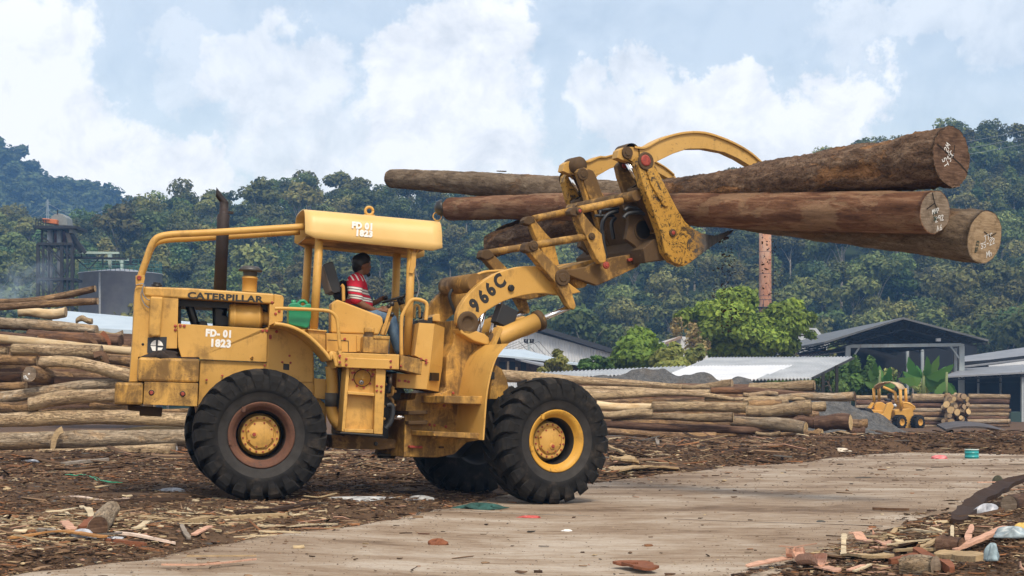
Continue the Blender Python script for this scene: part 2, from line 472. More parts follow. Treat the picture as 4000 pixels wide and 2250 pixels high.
# ---- hills
def mat_hill():
    t = NT('hillside_soil'); v = t.map()
    n = t.noise(v, .08, 6, .6)
    return t.done(t.ramp(n, [(.35, (.02, .035, .014)), (.65, (.045, .065, .025))]), 1, 0, .1)
def mat_far_hill():
    t = NT('far_hillside'); v = t.map()
    n = t.noise(v, .05, 8, .65); r = t.noise(t.map((1, 1, 2.2)), .022, 5, .6)
    col = t.ramp(n, [(.35, (.02, .04, .016)), (.65, (.06, .085, .03))])
    col = t.mix(t.ramp(r, [(.66, 0), (.70, .8)]), col, (.35, .31, .27))
    return t.done(col, 1, 0, .1)
def interp_px(P, x):
    P = np.array(P, float); return np.interp(x, P[:, 0], P[:, 1])
RIDGE_Y = 330.
# ridge line of the bare ground in the photo (crowns rise above it), source pixels
RIDGE = [(-900, 1060), (-300, 1010), (0, 975), (160, 965), (320, 940), (450, 925), (530, 850), (600, 835), (680, 845), (760, 862), (870, 848), (1000, 838), (1170, 815), (1330, 865), (1480, 820), (1700, 845),
         (2000, 850), (2400, 850), (2680, 830), (2900, 790), (3200, 725), (3500, 655), (3780, 600), (4000, 610), (4400, 570), (5200, 640)]
def hill_h(X, Y):
    """height of the near wooded hill"""
    X = np.asarray(X, float); Y = np.asarray(Y, float)
    px = CX + X / np.maximum(Y, 1) * F
    H = CAMZ + (HY - interp_px(RIDGE, px)) / F * RIDGE_Y
    foot = interp_px([(-900, 170), (500, 185), (1300, 200), (2000, 205), (3000, 200), (4000, 190), (5200, 190)], px)
    k = np.clip((Y - foot) / (RIDGE_Y - foot), 0, None)
    prof = np.where(k < 1, .16 * k + .84 * k ** 1.25, 1 - .25 * (k - 1))
    return -.62 + (H + .62) * prof + (vnoise(X, Y, 26, 9) - .5) * 7 * np.clip(k * 3, 0, 1) * np.clip(2.2 - 1.6 * k, .25, 1)
def build_hills():
    px = np.linspace(-1100, 5200, 150); ys = np.linspace(165, 430, 70)
    PX, Y = np.meshgrid(px, ys); X = (PX - CX) / F * Y; Z = hill_h(X, Y) - .9
    V = np.c_[X.ravel(), Y.ravel(), Z.ravel()]; nx, ny = len(px), len(ys)
    i = np.arange(nx - 1)[None] + np.arange(ny - 1)[:, None] * nx
    Q = np.stack([i, i + 1, i + 1 + nx, i + nx], -1).reshape(-1, 4)
    tag(link('hill', np_mesh('hill', V, Q, smooth=True), mat_hill()), 'wooded hillside behind the timber yard', None, None, 'structure')
    # far hill on the left
    ridge = [(-2500, 300), (-900, 330), (-200, 530), (0, 605), (40, 632), (90, 685), (200, 725), (330, 752), (450, 785), (540, 815), (700, 860), (1000, 960), (1400, 1100)]
    px = np.linspace(-1400, 1500, 130); ys = np.linspace(520, 860, 50)
    PX, Y = np.meshgrid(px, ys); X = (PX - CX) / F * Y
    H = CAMZ + (HY - interp_px(ridge, PX)) / F * 760
    k = (Y - 520) / 240.
    Z = np.where(k < 1, H * k ** .9, H * (1 - .3 * (k - 1))) + (vnoise(X, Y, 60, 4) - .5) * 26 * np.clip(k * 2, 0, 1) * np.clip(1.3 - k, .12, 1) + (vnoise(X, Y, 20, 6) - .5) * 6 - 3
    V = np.c_[X.ravel(), Y.ravel(), Z.ravel()]; nx, ny = len(px), len(ys)
    i = np.arange(nx - 1)[None] + np.arange(ny - 1)[:, None] * nx
    Q = np.stack([i, i + 1, i + 1 + nx, i + nx], -1).reshape(-1, 4)
    o = tag(link('distant_hill', np_mesh('distant_hill', V, Q, smooth=True), mat_far_hill()), 'hazy blue mountain slope with pale rock patches on the left', None, None, 'structure')
    return V.reshape(ny, nx, 3)
FARV = build_hills()

# ---- foliage
def mat_leaf(name, base, trans=.25, var=.25):
    t = NT(name)
    a = t.attr('Col'); r = t.info('Random')
    hs = t.N.new('ShaderNodeHueSaturation'); t.L.new(t.mix(1, a, base, 'MULTIPLY'), hs.inputs['Color'])
    hs.inputs['Hue'].default_value = .5
    t.L.new(t.math('ADD', t.math('MULTIPLY', r, .085 * min(1, var * 2)), .5 - .048 * min(1, var * 2)), hs.inputs['Hue'])
    t.L.new(t.math('ADD', t.math('MULTIPLY', t.math('FRACT', t.math('MULTIPLY', r, 17.3)), var), 1 - var / 2), hs.inputs['Value'])
    t.done(hs.outputs[0], .7, 0, .25)
    tr = t.N.new('ShaderNodeBsdfTranslucent'); t.L.new(hs.outputs[0], tr.inputs[0])
    ms = t.N.new('ShaderNodeMixShader'); ms.inputs[0].default_value = trans
    t.L.new(t.b.outputs[0], ms.inputs[1]); t.L.new(tr.outputs[0], ms.inputs[2]); t.L.new(ms.outputs[0], t.out.inputs[0])
    return t.mat
M_FOREST = mat_leaf('forest_leaves', (.125, .16, .052), .3, .9)
M_GREEN = mat_leaf('bright_leaves', (.13, .235, .035))
M_BUSH = mat_leaf('bush_leaves', (.19, .23, .06))
M_DARKLEAF = mat_leaf('dark_shrub_leaves', (.07, .13, .03))
M_TRUNK = plain('tree_bark', (.16, .13, .10), .9, 0, .3, 5, .3)
M_PALETRUNK = plain('pale_tree_bark', (.30, .27, .22), .9, 0, .3, 5, .3)

def leaf_cloud(rg, lobes, n, size, flat=.0, shell=.55):
    """leaf quads through a set of lobes: (cx,cy,cz,rx,ry,rz); returns V,Q,col"""
    lobes = np.array(lobes, float); vol = lobes[:, 3] * lobes[:, 4] * lobes[:, 5]
    w = vol ** .67; k = rg.choice(len(lobes), n, p=w / w.sum())
    d = rg.normal(0, 1, (n, 3)); d /= np.linalg.norm(d, axis=1)[:, None]
    rad = shell + (1 - shell) * rg.random(n) ** .6
    rad *= 1 + .16 * np.sin(d[:, 0] * 7 + k) * np.sin(d[:, 1] * 6 + 2 * k) * np.cos(d[:, 2] * 8)
    C = lobes[k, :3] + d * lobes[k, 3:] * rad[:, None]
    nrm = d + rg.normal(0, .55, (n, 3)); nrm[:, 2] += flat; nrm /= np.linalg.norm(nrm, axis=1)[:, None]
    u = np.cross(nrm, rg.normal(0, 1, (n, 3))); u /= np.linalg.norm(u, axis=1)[:, None] + 1e-9; v = np.cross(nrm, u)
    s = size * (.55 + .9 * rg.random(n))[:, None]; asp = (.5 + .5 * rg.random(n))[:, None]
    a, b = u * s, v * s * asp
    V = np.stack([C - a, C - b * .8 + a * .1, C + a, C + b * .8 + a * .1], 1).reshape(-1, 3)
    Q = np.arange(4 * n).reshape(-1, 4)
    tone = (.72 + .5 * rg.random(n)) * (1 + .25 * np.sin(k * 2.4))
    warm = rg.random(n)[:, None] * np.array([[.35, .12, 0]])
    col = np.repeat((np.ones((n, 3)) + warm) * tone[:, None], 4, axis=0)
    return V, Q, col
def crown_lobes(rg, h, r, kind):
    """broadleaf crown lobes, base of trunk at the origin"""
    L = []
    m = {0: 9, 1: 7, 2: 12, 3: 8}[kind]
    for i in range(m):
        a = rg.random() * 6.28; q = rg.random() ** .6
        if kind == 2: z = h * (.30 + .62 * rg.random()); rr = r * (1.05 - .8 * abs(z / h - .55)) * q * .75
        elif kind == 1: z = h * (.74 + .2 * rg.random()); rr = r * q * .95
        elif kind == 3: z = h * (.35 + .58 * rg.random()); rr = r * .5 * q
        else: z = h * (.55 + .35 * rg.random()); rr = r * q * .8
        s = r * (.34 + .22 * rg.random()) * (1 if kind != 3 else .8)
        L.append((math.cos(a) * rr, math.sin(a) * rr, z, s, s, s * (.62 if kind == 1 else .8)))
    L.append((0, 0, h * .8, r * .5, r * .5, h * .16))
    return L
def forest_protos():
    out = []
    for i in range(10):
        rg = np.random.default_rng(100 + i); kind = [0, 2, 0, 1, 2, 3, 0, 2, 1, 0][i]
        h = [10, 9, 11, 13, 8, 12, 9, 10, 12, 8][i]; r = [3.8, 3.4, 4.2, 4.0, 3.2, 2.4, 3.4, 3.9, 3.6, 3.0][i]
        V, Q, col = leaf_cloud(rg, crown_lobes(rg, h, r, kind), 1250, .35, .45, .58)
        out.append((h, r, V, Q, col))
    return out
FP = forest_protos()
def build_forest():
    rg = np.random.default_rng(42)
    pts = []
    Y = 186.
    while Y < 352:
        n = int(1.1 * 4900 / F * Y / 4.3)
        for px in np.linspace(-350, 4350, n):
            yy = Y + rg.uniform(-2.6, 2.6); x = (px + rg.uniform(-45, 45) - CX) / F * yy
            k = hill_h(x, yy)
            if k > -.3 or Y < 215: pts.append((x, yy, float(k)))
        Y += 4.2
    # clip: skip those that stand lower than the foot
    P = np.array(pts); ok = P[:, 2] > -.9; P = P[ok]
    P = P[rg.random(len(P)) < .94]
    kind = rg.integers(0, 10, len(P)); sc = rg.uniform(.48, .95, len(P)) * np.where(rg.random(len(P)) < .12, 1.3, 1); rot = rg.uniform(0, 6.28, len(P))
    ridge = P[:, 1] > 318
    sc[ridge] *= rg.uniform(.75, 1.0, ridge.sum())
    kind[ridge] = np.where(rg.random(ridge.sum()) < .82, np.array([1, 4, 7])[rg.integers(0, 3, ridge.sum())], kind[ridge])
    # what stays visible: crown tops rising above everything nearer
    px = CX + P[:, 0] / P[:, 1] * F
    top = (P[:, 2] + sc * np.array([FP[k][0] for k in kind]) - CAMZ) / P[:, 1]
    wid = np.array([FP[k][1] for k in kind]) * sc / P[:, 1] * F
    vis = np.zeros(len(P)); order = np.argsort(P[:, 1]); sky = np.full(600, -1.)
    for i in order:
        a, b = int((px[i] - wid[i] + 1000) / 10), int((px[i] + wid[i] + 1000) / 10) + 1
        a, b = max(a, 0), min(b, 600)
        if b <= a: continue
        seg = sky[a:b]; vis[i] = np.clip(top[i] - seg, 0, .03).mean() * F * wid[i]
        sky[a:b] = np.maximum(seg, top[i] - .002)
    inframe = (px > -40) & (px < 4040)
    cand = np.argsort(-(vis * inframe))[:290]
    ind = np.zeros(len(P), bool); ind[cand] = True; ind &= vis > 0
    crown_me = []; trunk_me = []
    for i, (h, r, V, Q, col) in enumerate(FP):
        crown_me.append(np_mesh('forest_crown', V, Q, col=col))
        mb = MB(); mb.tube([(0, 0, -1), (.1, 0, h * .4), (.0, .1, h * .75)], [.22, .17, .07], 6)
        for q in range(4):
            a = q * 1.6 + i; mb.tube([(.05, 0, h * (.42 + .06 * q)), (math.cos(a) * r * .3, math.sin(a) * r * .3, h * (.6 + .05 * q)), (math.cos(a) * r * .6, math.sin(a) * r * .6, h * (.72 + .04 * q))], [.1, .07, .03], 5)
        me = bpy.data.meshes.new('forest_trunk'); me.from_pydata(mb.v, [], mb.f); trunk_me.append(me)
    names = {0: 'round crowned', 1: 'flat topped', 2: 'dense leafy', 3: 'tall narrow'}
    kk = [0, 2, 0, 1, 2, 3, 0, 2, 1, 0]
    for i in np.where(ind)[0]:
        k = kind[i]
        where = 'on the ridge against the sky' if ridge[i] else ('on the upper slope' if P[i, 1] > 262 else 'low on the slope')
        zone = 'left part' if px[i] < 1300 else ('middle' if px[i] < 2650 else 'right part')
        o = empty('forest_tree', Matrix.Translation((P[i, 0], P[i, 1], P[i, 2] - .6)) @ Matrix.Rotation(rot[i], 4, 'Z') @ Matrix.Scale(sc[i], 4),
                  '%s green tree %s, %s of the wooded hill' % (names[kk[k]], where, zone), 'tree', 'forest trees on the wooded hill')
        c = bpy.data.objects.new('crown', crown_me[k]); COL.objects.link(c); c.parent = o
        if not crown_me[k].materials: crown_me[k].materials.append(M_FOREST)
        tr = bpy.data.objects.new('trunk', trunk_me[k]); COL.objects.link(tr); tr.parent = o
        if not trunk_me[k].materials: trunk_me[k].materials.append(M_PALETRUNK)
    # the rest of the wood as one mass
    VV, QQ, CC = [], [], []; off = 0
    for i in np.where(~ind)[0]:
        h, r, V, Q, col = FP[kind[i]]
        sub = slice(None) if vis[i] > 0 else slice(0, len(Q) // 3)
        q = Q[sub]; v = V[:len(q) * 4]; cc = col[:len(q) * 4]
        c, s = math.cos(rot[i]), math.sin(rot[i])
        v2 = np.c_[v[:, 0] * c - v[:, 1] * s, v[:, 0] * s + v[:, 1] * c, v[:, 2]] * sc[i] + P[i] - (0, 0, .6)
        VV.append(v2); QQ.append(q + off); CC.append(cc * rg.uniform(.5, 1.45) * (rg.uniform(.8, 1.3), 1, rg.uniform(.7, 1.5))); off += len(v2)
    if VV:
        tag(link('forest', np_mesh('forest', np.vstack(VV), np.vstack(QQ), col=np.vstack(CC)), M_FOREST), 'dense green forest covering the hillside', 'forest', None, 'stuff')
    # far hill wood
    ny, nx, _ = FARV.shape; VV, QQ, CC = [], [], []; off = 0
    for j in range(2, 38):
        for i in range(nx - 1):
            if rg.random() < .86:
                p = FARV[j, i] * .5 + FARV[j + 1, i + 1] * .5 + rg.normal(0, 2.2, 3) * (1, 1, 0)
                h, r, V, Q, col = FP[rg.integers(0, 10)]
                m = 150; sel = rg.choice(len(Q), m, replace=False); v = V.reshape(-1, 4, 3)[sel]
                ctr = v.mean(1, keepdims=True); v = (ctr + (v - ctr) * 2.6).reshape(-1, 3) * rg.uniform(.8, 1.7) * (1, 1, .75)
                VV.append(v + p - (0, 0, 2)); QQ.append(np.arange(m * 4).reshape(-1, 4) + off); off += m * 4
                CC.append(col.reshape(-1, 4, 3)[sel].reshape(-1, 3) * rg.uniform(.6, 1.2))
    tag(link('distant_forest', np_mesh('distant_forest', np.vstack(VV), np.vstack(QQ), col=np.vstack(CC)), M_FOREST), 'distant forest on the hazy mountain slope at the left', 'forest', None, 'stuff')
build_forest()

# ---- haze
def build_haze():
    mb = MB(); mb.box((-460, -70, -7), (520, 870, 190))
    t = NT('haze_air'); t.N.remove(t.b)
    v = t.N.new('ShaderNodeVolumePrincipled'); v.inputs['Color'].default_value = (.24, .52, 1.0, 1)
    v.inputs['Density'].default_value = .00052; v.inputs['Anisotropy'].default_value = .1
    t.L.new(v.outputs[0], t.out.inputs['Volume'])
    tag(mb.build('haze', t.mat), 'blue haze in the air in front of the hills', 'haze', None, 'stuff')
build_haze()
# ================================================================== LOADER MATERIALS
def yellow(name, dirt=.4, scr=.3, base=((.47, .255, .052), (.57, .325, .085)), rough=.5, dark=(.055, .03, .012)):
    t = NT(name); v = t.map()
    col = t.ramp(t.noise(v, 1.6, 5, .6), [(.3, base[0]), (.7, base[1])])
    st = t.noise(t.map((7, 7, 1.1) if dirt < .8 else (3.2, 3.2, 2.2)), 1.6, 9, .72, .6)
    big = t.noise(v, 1.1, 4, .6)
    iso = t.noise(v, 4.5, 9, .74, .5)
    d = t.math('ADD', t.math('MULTIPLY', st, .26), t.math('ADD', t.math('MULTIPLY', big, .36), t.math('MULTIPLY', iso, .38)))
    lo = .66 - .32 * dirt
    lo = lo - .015; f = t.ramp(d, [(lo, 0), (lo + .10, 1)])
    col = t.mix(t.math('MULTIPLY', f, min(1, .35 + dirt * .6)), col, t.mix(t.noise(v, 18, 4, .7), dark, tuple(3.2 * x for x in dark)))
    s1 = t.noise(v, 13, 8, .75, 1.2); th = .76 - .16 * scr
    col = t.mix(t.ramp(s1, [(th, 0), (th + .03, .9)]), col, (.075, .042, .03))
    s2 = t.noise(t.map((1, 1, 1), loc=(3, 1, 2)), 34, 5, .7); 
    col = t.mix(t.ramp(s2, [(.70 - .06 * scr, 0), (.74 - .06 * scr, .7)]), col, (.10, .05, .03))
    t.bump(t.math('ADD', t.math('MULTIPLY', big, .4), t.math('MULTIPLY', s1, .5)), .12, .01)
    return t.done(col, t.ramp(d, [(lo, rough), (lo + .15, .8)]), 0, .4)
Y0 = yellow('faded_sunlit_yellow_paint', .10, .05, ((.60, .385, .125), (.68, .455, .17)), .42)  # paler canopy yellow: slight fading, plus sun on the curved top as colour
Y1 = yellow('worn_yellow_paint', .38, .40, ((.50, .275, .055), (.60, .35, .092)))
Y1D = yellow('oil_stained_yellow_paint', .66, .95, ((.49, .265, .048), (.58, .33, .08)), dark=(.026, .014, .007))
Y2 = yellow('greasy_yellow_paint', .80, .9, rough=.45, dark=(.020, .011, .006))
YC = yellow('chipped_yellow_paint', .30, .95, ((.46, .26, .055), (.55, .335, .10)))
YB = yellow('black_grease_over_yellow_paint', 1.0, .5, rough=.42, dark=(.026, .0155, .008))
M_BLK = plain('oily_black_metal', (.008, .0065, .0055), .45, 0, .3, 8)
M_BLKP = plain('black_plastic', (.02, .02, .022), .4)
M_RED = plain('red_painted_bolt', (.34, .05, .03), .5, 0, .25, 30)
M_CHR = plain('chrome_rod', (.75, .75, .76), .14, 1, .03)
M_STEEL = plain('bare_steel', (.30, .29, .28), .4, .8, .2, 10)
M_HOSE = plain('rubber_hose', (.02, .024, .03), .5)
M_CABLE = plain('grey_cable', (.2, .21, .23), .5)
M_DECAL = plain('black_lettering_paint', (.018, .017, .016), .6)
M_WHITEP = plain('white_hand_painted_lettering', (.78, .78, .76), .6, 0, .05)
M_GLASSL = plain('headlamp_lens', (.5, .52, .55), .1, .3)
def mat_rubber():
    t = NT('dusty_tyre_rubber'); v = t.map()
    n = t.noise(v, 5, 6, .65); m = t.noise(v, 30, 4, .6)
    col = t.ramp(n, [(.3, (.007, .007, .0075)), (.55, (.016, .015, .0145)), (.74, (.055, .043, .033))])
    t.bump(m, .15, .006)
    return t.done(col, .82, 0, .2)
M_RUB = mat_rubber()
M_RUBD = plain('dust_grey_sidewall_rubber', (.026, .023, .021), .8, 0, .3, 6)
M_RIMR = yellow('rusty_wheel_rim', .9, 1.2, ((.16, .07, .035), (.24, .11, .05)), .75, (.05, .022, .014))
M_RIMY = yellow('worn_wheel_rim', .35, .9, ((.52, .26, .03), (.60, .33, .045)))
def mat_exhaust():
    t = NT('sooty_exhaust_pipe'); v = t.map()
    sp = t.N.new('ShaderNodeSeparateXYZ'); t.L.new(t.tc.outputs['Object'], sp.inputs[0])
    rust = t.noise(t.map((14, 14, 2)), 1.0, 5, .6)
    zz = t.N.new('ShaderNodeMapRange'); t.L.new(sp.outputs[2], zz.inputs[0])
    zz.inputs[1].default_value = 2.55; zz.inputs[2].default_value = 2.2
    f = t.math('MULTIPLY', zz.outputs[0], t.ramp(rust, [(.45, 0), (.62, 1)]))
    col = t.mix(f, t.ramp(t.noise(v, 6, 5), [(.3, (.012, .009, .009)), (.7, (.035, .022, .02))]), (.33, .09, .025))
    return t.done(col, .65, .2)
M_EXH = mat_exhaust()
M_SEATV = plain('black_vinyl', (.018, .018, .02), .38)
M_SEATG = plain('grey_brown_vinyl_side', (.10, .08, .065), .5)
M_JERRY = plain('green_plastic', (.01, .22, .10), .35, 0, .08)
M_RAG = plain('oily_brown_rag', (.028, .018, .013), .95, 0, .3, 14)

# ================================================================== LOADER FRAMES
class Frame:
    def __init__(s, wheel_px, Y, head, pitch, rad):
        h, p = R(head), R(pitch)
        s.ex = Vector((math.cos(h) * math.cos(p), math.sin(h) * math.cos(p), -math.sin(p)))
        s.ey = Vector((-math.sin(h), math.cos(h), 0)); s.ez = s.ex.cross(s.ey)
        w = W(wheel_px, Y); s.O = w + s.ey * 1.375 - s.ez * rad
        s.M = Matrix(((s.ex.x, s.ey.x, s.ez.x, s.O.x), (s.ex.y, s.ey.y, s.ez.y, s.O.y), (s.ex.z, s.ey.z, s.ez.z, s.O.z), (0, 0, 0, 1)))
        s.Mi = s.M.inverted()
    def at(s, p, yl):
        """photo pixel met with the frame's own plane y = yl -> (x, z) in the frame"""
        o = s.Mi @ Vector((0, 0, CAMZ)); d = s.Mi.to_3x3() @ Vector(((p[0] - CX) / F, 1, (HY - p[1]) / F))
        k = (yl - o.y) / d.y; q = o + d * k
        return (q.x, q.z)
    def q(s, pts, yl): return [s.at(p, yl) for p in pts]
    def v(s, p, yl): x, z = s.at(p, yl); return Vector((x, yl, z))
    def vs(s, pts, yl): return [s.v(p, yl) for p in pts]
RF = Frame((1022, 1700), 18.96, 14, 1.9, .80)
FF = Frame((2178, 1723), 20.1, 29, 1.9, .81)
loader = empty('wheel_loader', RF.M, 'big yellow articulated wheel loader lifting logs in its raised grapple, driver aboard', 'wheel loader')
MREL = RF.Mi @ FF.M

def bolts(mb, fr, pts, y, r=.02, mi=1, h=.014):
    for p in pts:
        x, z = fr.at(p, y)
        mb.lathe([(0, r), (h, r * .95), (h, .0)], (x, y, z), (0, -1, 0), 7, mi, False)
def rear(mb, name, mats, bevel=0, parent=None, seg=2): return mb.build(name, mats, parent or loader, None, bevel, seg)
def front(mb, name, mats, bevel=0, parent=None, seg=2):
    return mb.build(name, mats, parent or loader, None if parent else MREL, bevel, seg)

def text(body, size, mats, parent, M, bold=0., sx=1., name='lettering', ext=.001, space=1., align='CENTER'):
    cu = bpy.data.curves.new(name, 'FONT'); cu.body = body; cu.size = size; cu.extrude = ext; cu.offset = bold
    cu.align_x = align; cu.align_y = 'CENTER'; cu.space_character = space; cu.resolution_u = 3
    cu.materials.append(mats)
    tmp = bpy.data.objects.new('tmp_text', cu); COL.objects.link(tmp)
    me = bpy.data.meshes.new_from_object(tmp.evaluated_get(bpy.context.evaluated_depsgraph_get()))
    bpy.data.objects.remove(tmp); me.name = name
    o = bpy.data.objects.new(name, me); COL.objects.link(o); o.parent = parent
    o.matrix_local = M @ Matrix.Diagonal((sx, 1, 1, 1))
    return o
def side_M(fr, p, y, p2=None, up=None):
    """matrix for lettering that lies on the plane y, reading along p -> p2"""
    a = fr.v(p, y); b = fr.v(p2, y) if p2 else a + Vector((1, 0, 0))
    ex = (b - a).normalized(); ey = Vector((-ex.z, 0, ex.x)); ez = ex.cross(ey)
    m = Matrix((ex, ey, ez)).transposed().to_4x4(); m.translation = a
    return m

# ---- tyres and wheels
def wheel(fr, near, rim_mat, rot=0., parent=None, Mloc=None, rad=.80):
    """wheel with its centre at the origin of the frame's axle; outer face towards -y for near, +y for far"""
    sg = -1 if near else 1
    yo, yi = 1.375, .78; yc = (yo + yi) / 2; hw = (yo - yi) / 2
    Rt = rad - .055
    # carcass: (axial from centre line outward, radius)
    prof = [(-hw * .93, .37), (-hw * .99, .46), (-hw, .56), (-hw * .97, .65), (-hw * .86, Rt - .035), (-hw * .5, Rt - .005), (0, Rt), (hw * .5, Rt - .005), (hw * .86, Rt - .035),
            (hw * .97, .65), (hw, .57), (hw * 1.0, .52), (hw * .975, .515), (hw * .97, .43), (hw * .90, .40), (hw * .84, .37)]
    mats_i = [0] * (len(prof) - 1)
    mats_i[9] = 0; mats_i[12] = 1; mats_i[13] = 1; mats_i[14] = 1
    c = (0, sg * yc, rad)
    mb = MB(); mb.lathe(prof, c, (0, sg, 0), 72, mats_i)
    NL = 21
    def pt(ax, r, th):
        return (c[0] + r * math.cos(th), c[1] + sg * ax, c[2] + r * math.sin(th))
    for side in (-1, 1):
        for k in range(NL):
            th0 = 2 * math.pi * (k + (.5 if side > 0 else 0)) / NL + rot
            rows = []
            # (axial fraction, sweep, radius top, half angle)
            for af, sw, rt, ha in ((-.06, .22, rad - .006, .070), (.25, .155, rad - .002, .078), (.5, .08, rad, .086), (.72, .03, rad - .006, .094), (.9, .0, rad - .03, .098), (1.0, -.01, rad - .075, .095), (1.035, -.015, rad - .15, .07), (1.015, -.02, rad - .205, .05)):
                ax = side * hw * af; th = th0 + sw * 1.0
                base = Rt - .03 if af < .8 else rt - .05
                rows.append([pt(ax, base, th - ha * 1.12), pt(ax, rt, th - ha), pt(ax, rt, th + ha), pt(ax, base, th + ha * 1.12)])
            vs = [p for r in rows for p in r]; fs = []
            for i in range(len(rows) - 1):
                for j in range(3): fs.append((i * 4 + j, i * 4 + j + 1, i * 4 + j + 5, i * 4 + j + 4))
            fs.append((0, 3, 2, 1)); n = len(vs); fs.append((n - 4, n - 3, n - 2, n - 1))
            mb.add(vs, fs, 0)
    # rim as the wheel part
    rp = [(hw * .80, .385), (hw * .93, .40), (hw * .95, .385), (hw * .88, .365), (hw * .88, .345), (hw * .72, .335), (hw * .68, .30), (hw * .05, .285), (-hw * .1, .27), (-hw * .12, .05)]
    rb = MB(); rb.lathe(rp, c, (0, sg, 0), 56, [0, 0, 0, 0, 0, 0, 2, 2, 2])
    for a in (2.2, 3.4): rb.box((-.02, -.02, -.03), (.02, .02, .03), 0, Matrix.Translation(pt(hw * .93, .375, a)))
    inner = [(-hw * .93, .385), (-hw * .95, .36), (-hw * .5, .30), (-hw * .3, .05)]
    rb.lathe(inner, c, (0, sg, 0), 40, 2)
    w = rb.build('wheel', [rim_mat, M_RED, M_BLK], parent, Mloc)
    t = mb.build('tyre', [M_RUB, M_RUBD], w, None, 0)
    hb = MB()
    d0 = hw * .30
    hp = [(-hw * .1, .26), (d0 - .03, .235), (d0, .232), (d0 + .008, .228), (d0 + .008, .185), (d0 - .006, .183), (d0 - .006, .165), (d0 + .03, .16), (d0 + .035, .15), (d0 + .037, .0)]
    hb.lathe(hp, c, (0, sg, 0), 48, 0)
    for k in range(16):
        a = 2 * math.pi * k / 16 + .2
        hb.lathe([(0, .013), (.016, .012), (.016, 0)], pt(d0 + .006, .207, a), (0, sg, 0), 7, 1, False)
    for k in range(8):
        a = 2 * math.pi * k / 8 + .5
        hb.lathe([(0, .026), (.012, .024), (.012, 0)], pt(d0 + .018, .150, a), (0, sg, 0), 10, 0, False)
        hb.lathe([(0, .012), (.016, .011), (.016, 0)], pt(d0 + .03, .150, a), (0, sg, 0), 7, 1, False)
    hb.lathe([(0, .042), (.014, .038), (.014, .02)], pt(d0 + .036, .075, 3.1 if near and fr is RF else -1.2), (0, sg, 0), 14, 0, False)
    hb.lathe([(0, .026), (.026, .024), (.026, 0)], pt(d0 + .036, .075, 3.1 if near and fr is RF else -1.2), (0, sg, 0), 6, 1, False)
    hb.build('hub', [YC if not near else Y1, M_RED], w, None, .003, 1)
    return w
wheel(RF, True, M_RIMR, .03, loader, None, .80)
wheel(RF, False, M_RIMR, .1, loader, None, .80)
wheel(FF, True, M_RIMY, .07, loader, MREL, .81)
wheel(FF, False, M_RIMR, .0, loader, MREL, .81)

# ================================================================== REAR FRAME
HY0 = -.52       # hood side
# engine housing: radiator guard
mb = MB()
mb.prism(RF.q(K1([(262, 885), (285, 868), (340, 866), (385, 905), (385, 1370)]) + K5([(340, 270), (270, 280), (270, 465), (203, 465), (228, 135)]), HY0), HY0, .52)
for k in range(5): bolts(mb, RF, K1([(327, 1335)]), HY0 - .002, .018, 1, .004)
rg_ = rear(mb, 'radiator_guard', [Y1, M_BLK], .025)
# top hood slab
mb = MB(); mb.prism(RF.q(K1([(340, 868), (700, 880), (1388, 926), (1388, 1008), (340, 944)]), HY0 - .02), HY0 - .02, .52)
hood = rear(mb, 'hood', [Y1], .02)
text('CATERPILLAR', .108, M_DECAL, hood, side_M(RF, K1([(993, 957)])[0], HY0 - .0225, K1([(1320, 976)])[0]), .0045, 1.36, space=1.03)
# hood end column
mb = MB(); mb.prism(RF.q(K1([(1388, 928), (1455, 938), (1467, 960), (1458, 1150), (1400, 1160), (1345, 1215), (1352, 1010), (1388, 1008)]), HY0 - .01), HY0 - .01, .52)
bolts(mb, RF, K1([(1372, 996), (1400, 1088), (1430, 1066)]), HY0 - .012)
rear(mb, 'hood_column', [Y1, M_RED], .012)
# side panels
mb = MB(); mb.prism(RF.q(K1([(385, 946), (430, 946), (615, 962), (605, 1370), (385, 1370)]), HY0 - .005), HY0 - .005, HY0 + .03)
bolts(mb, RF, K1([(590, 1186), (590, 1218)]), HY0 - .007)
rear(mb, 'rear_side_panel', [Y1, M_RED], .008)
mb = MB(); mb.prism(RF.q(K1([(388, 946), (492, 952), (468, 1270), (400, 1276), (374, 1255)]), HY0 - .10), HY0 - .10, HY0 + .02)
rear(mb, 'oil_cooler_cover', [Y1], .03, seg=3)
mb = MB(); mb.prism(RF.q(K1([(615, 1168), (1345, 1212)]) + K5([(1244, 60), (1240, 318), (735, 297), (730, 282), (596, 280), (572, 200), (568, 30)]), HY0 - .03), HY0 - .03, HY0 + .03)
bolts(mb, RF, K1([(630, 1184), (662, 1186), (1297, 1224), (1328, 1226)]), HY0 - .032)
mb.lathe([(0, .02), (.03, .016)], (RF.v(K5([(1125, 288)])[0], HY0 - .03)), (.3, -1, .2), 8, 0)
pan = rear(mb, 'engine_side_panel', [Y1, M_RED], .008)
LS = side_M(RF, K1([(942, 1250)])[0], HY0 - .0325, K1([(1300, 1272)])[0])
text('FD- 01', .118, M_WHITEP, pan, LS, .0075, .88, space=1.12)
text('1823', .125, M_WHITEP, pan, side_M(RF, K1([(955, 1330)])[0], HY0 - .0325, K1([(1300, 1350)])[0]), .0075, .95, space=1.12)
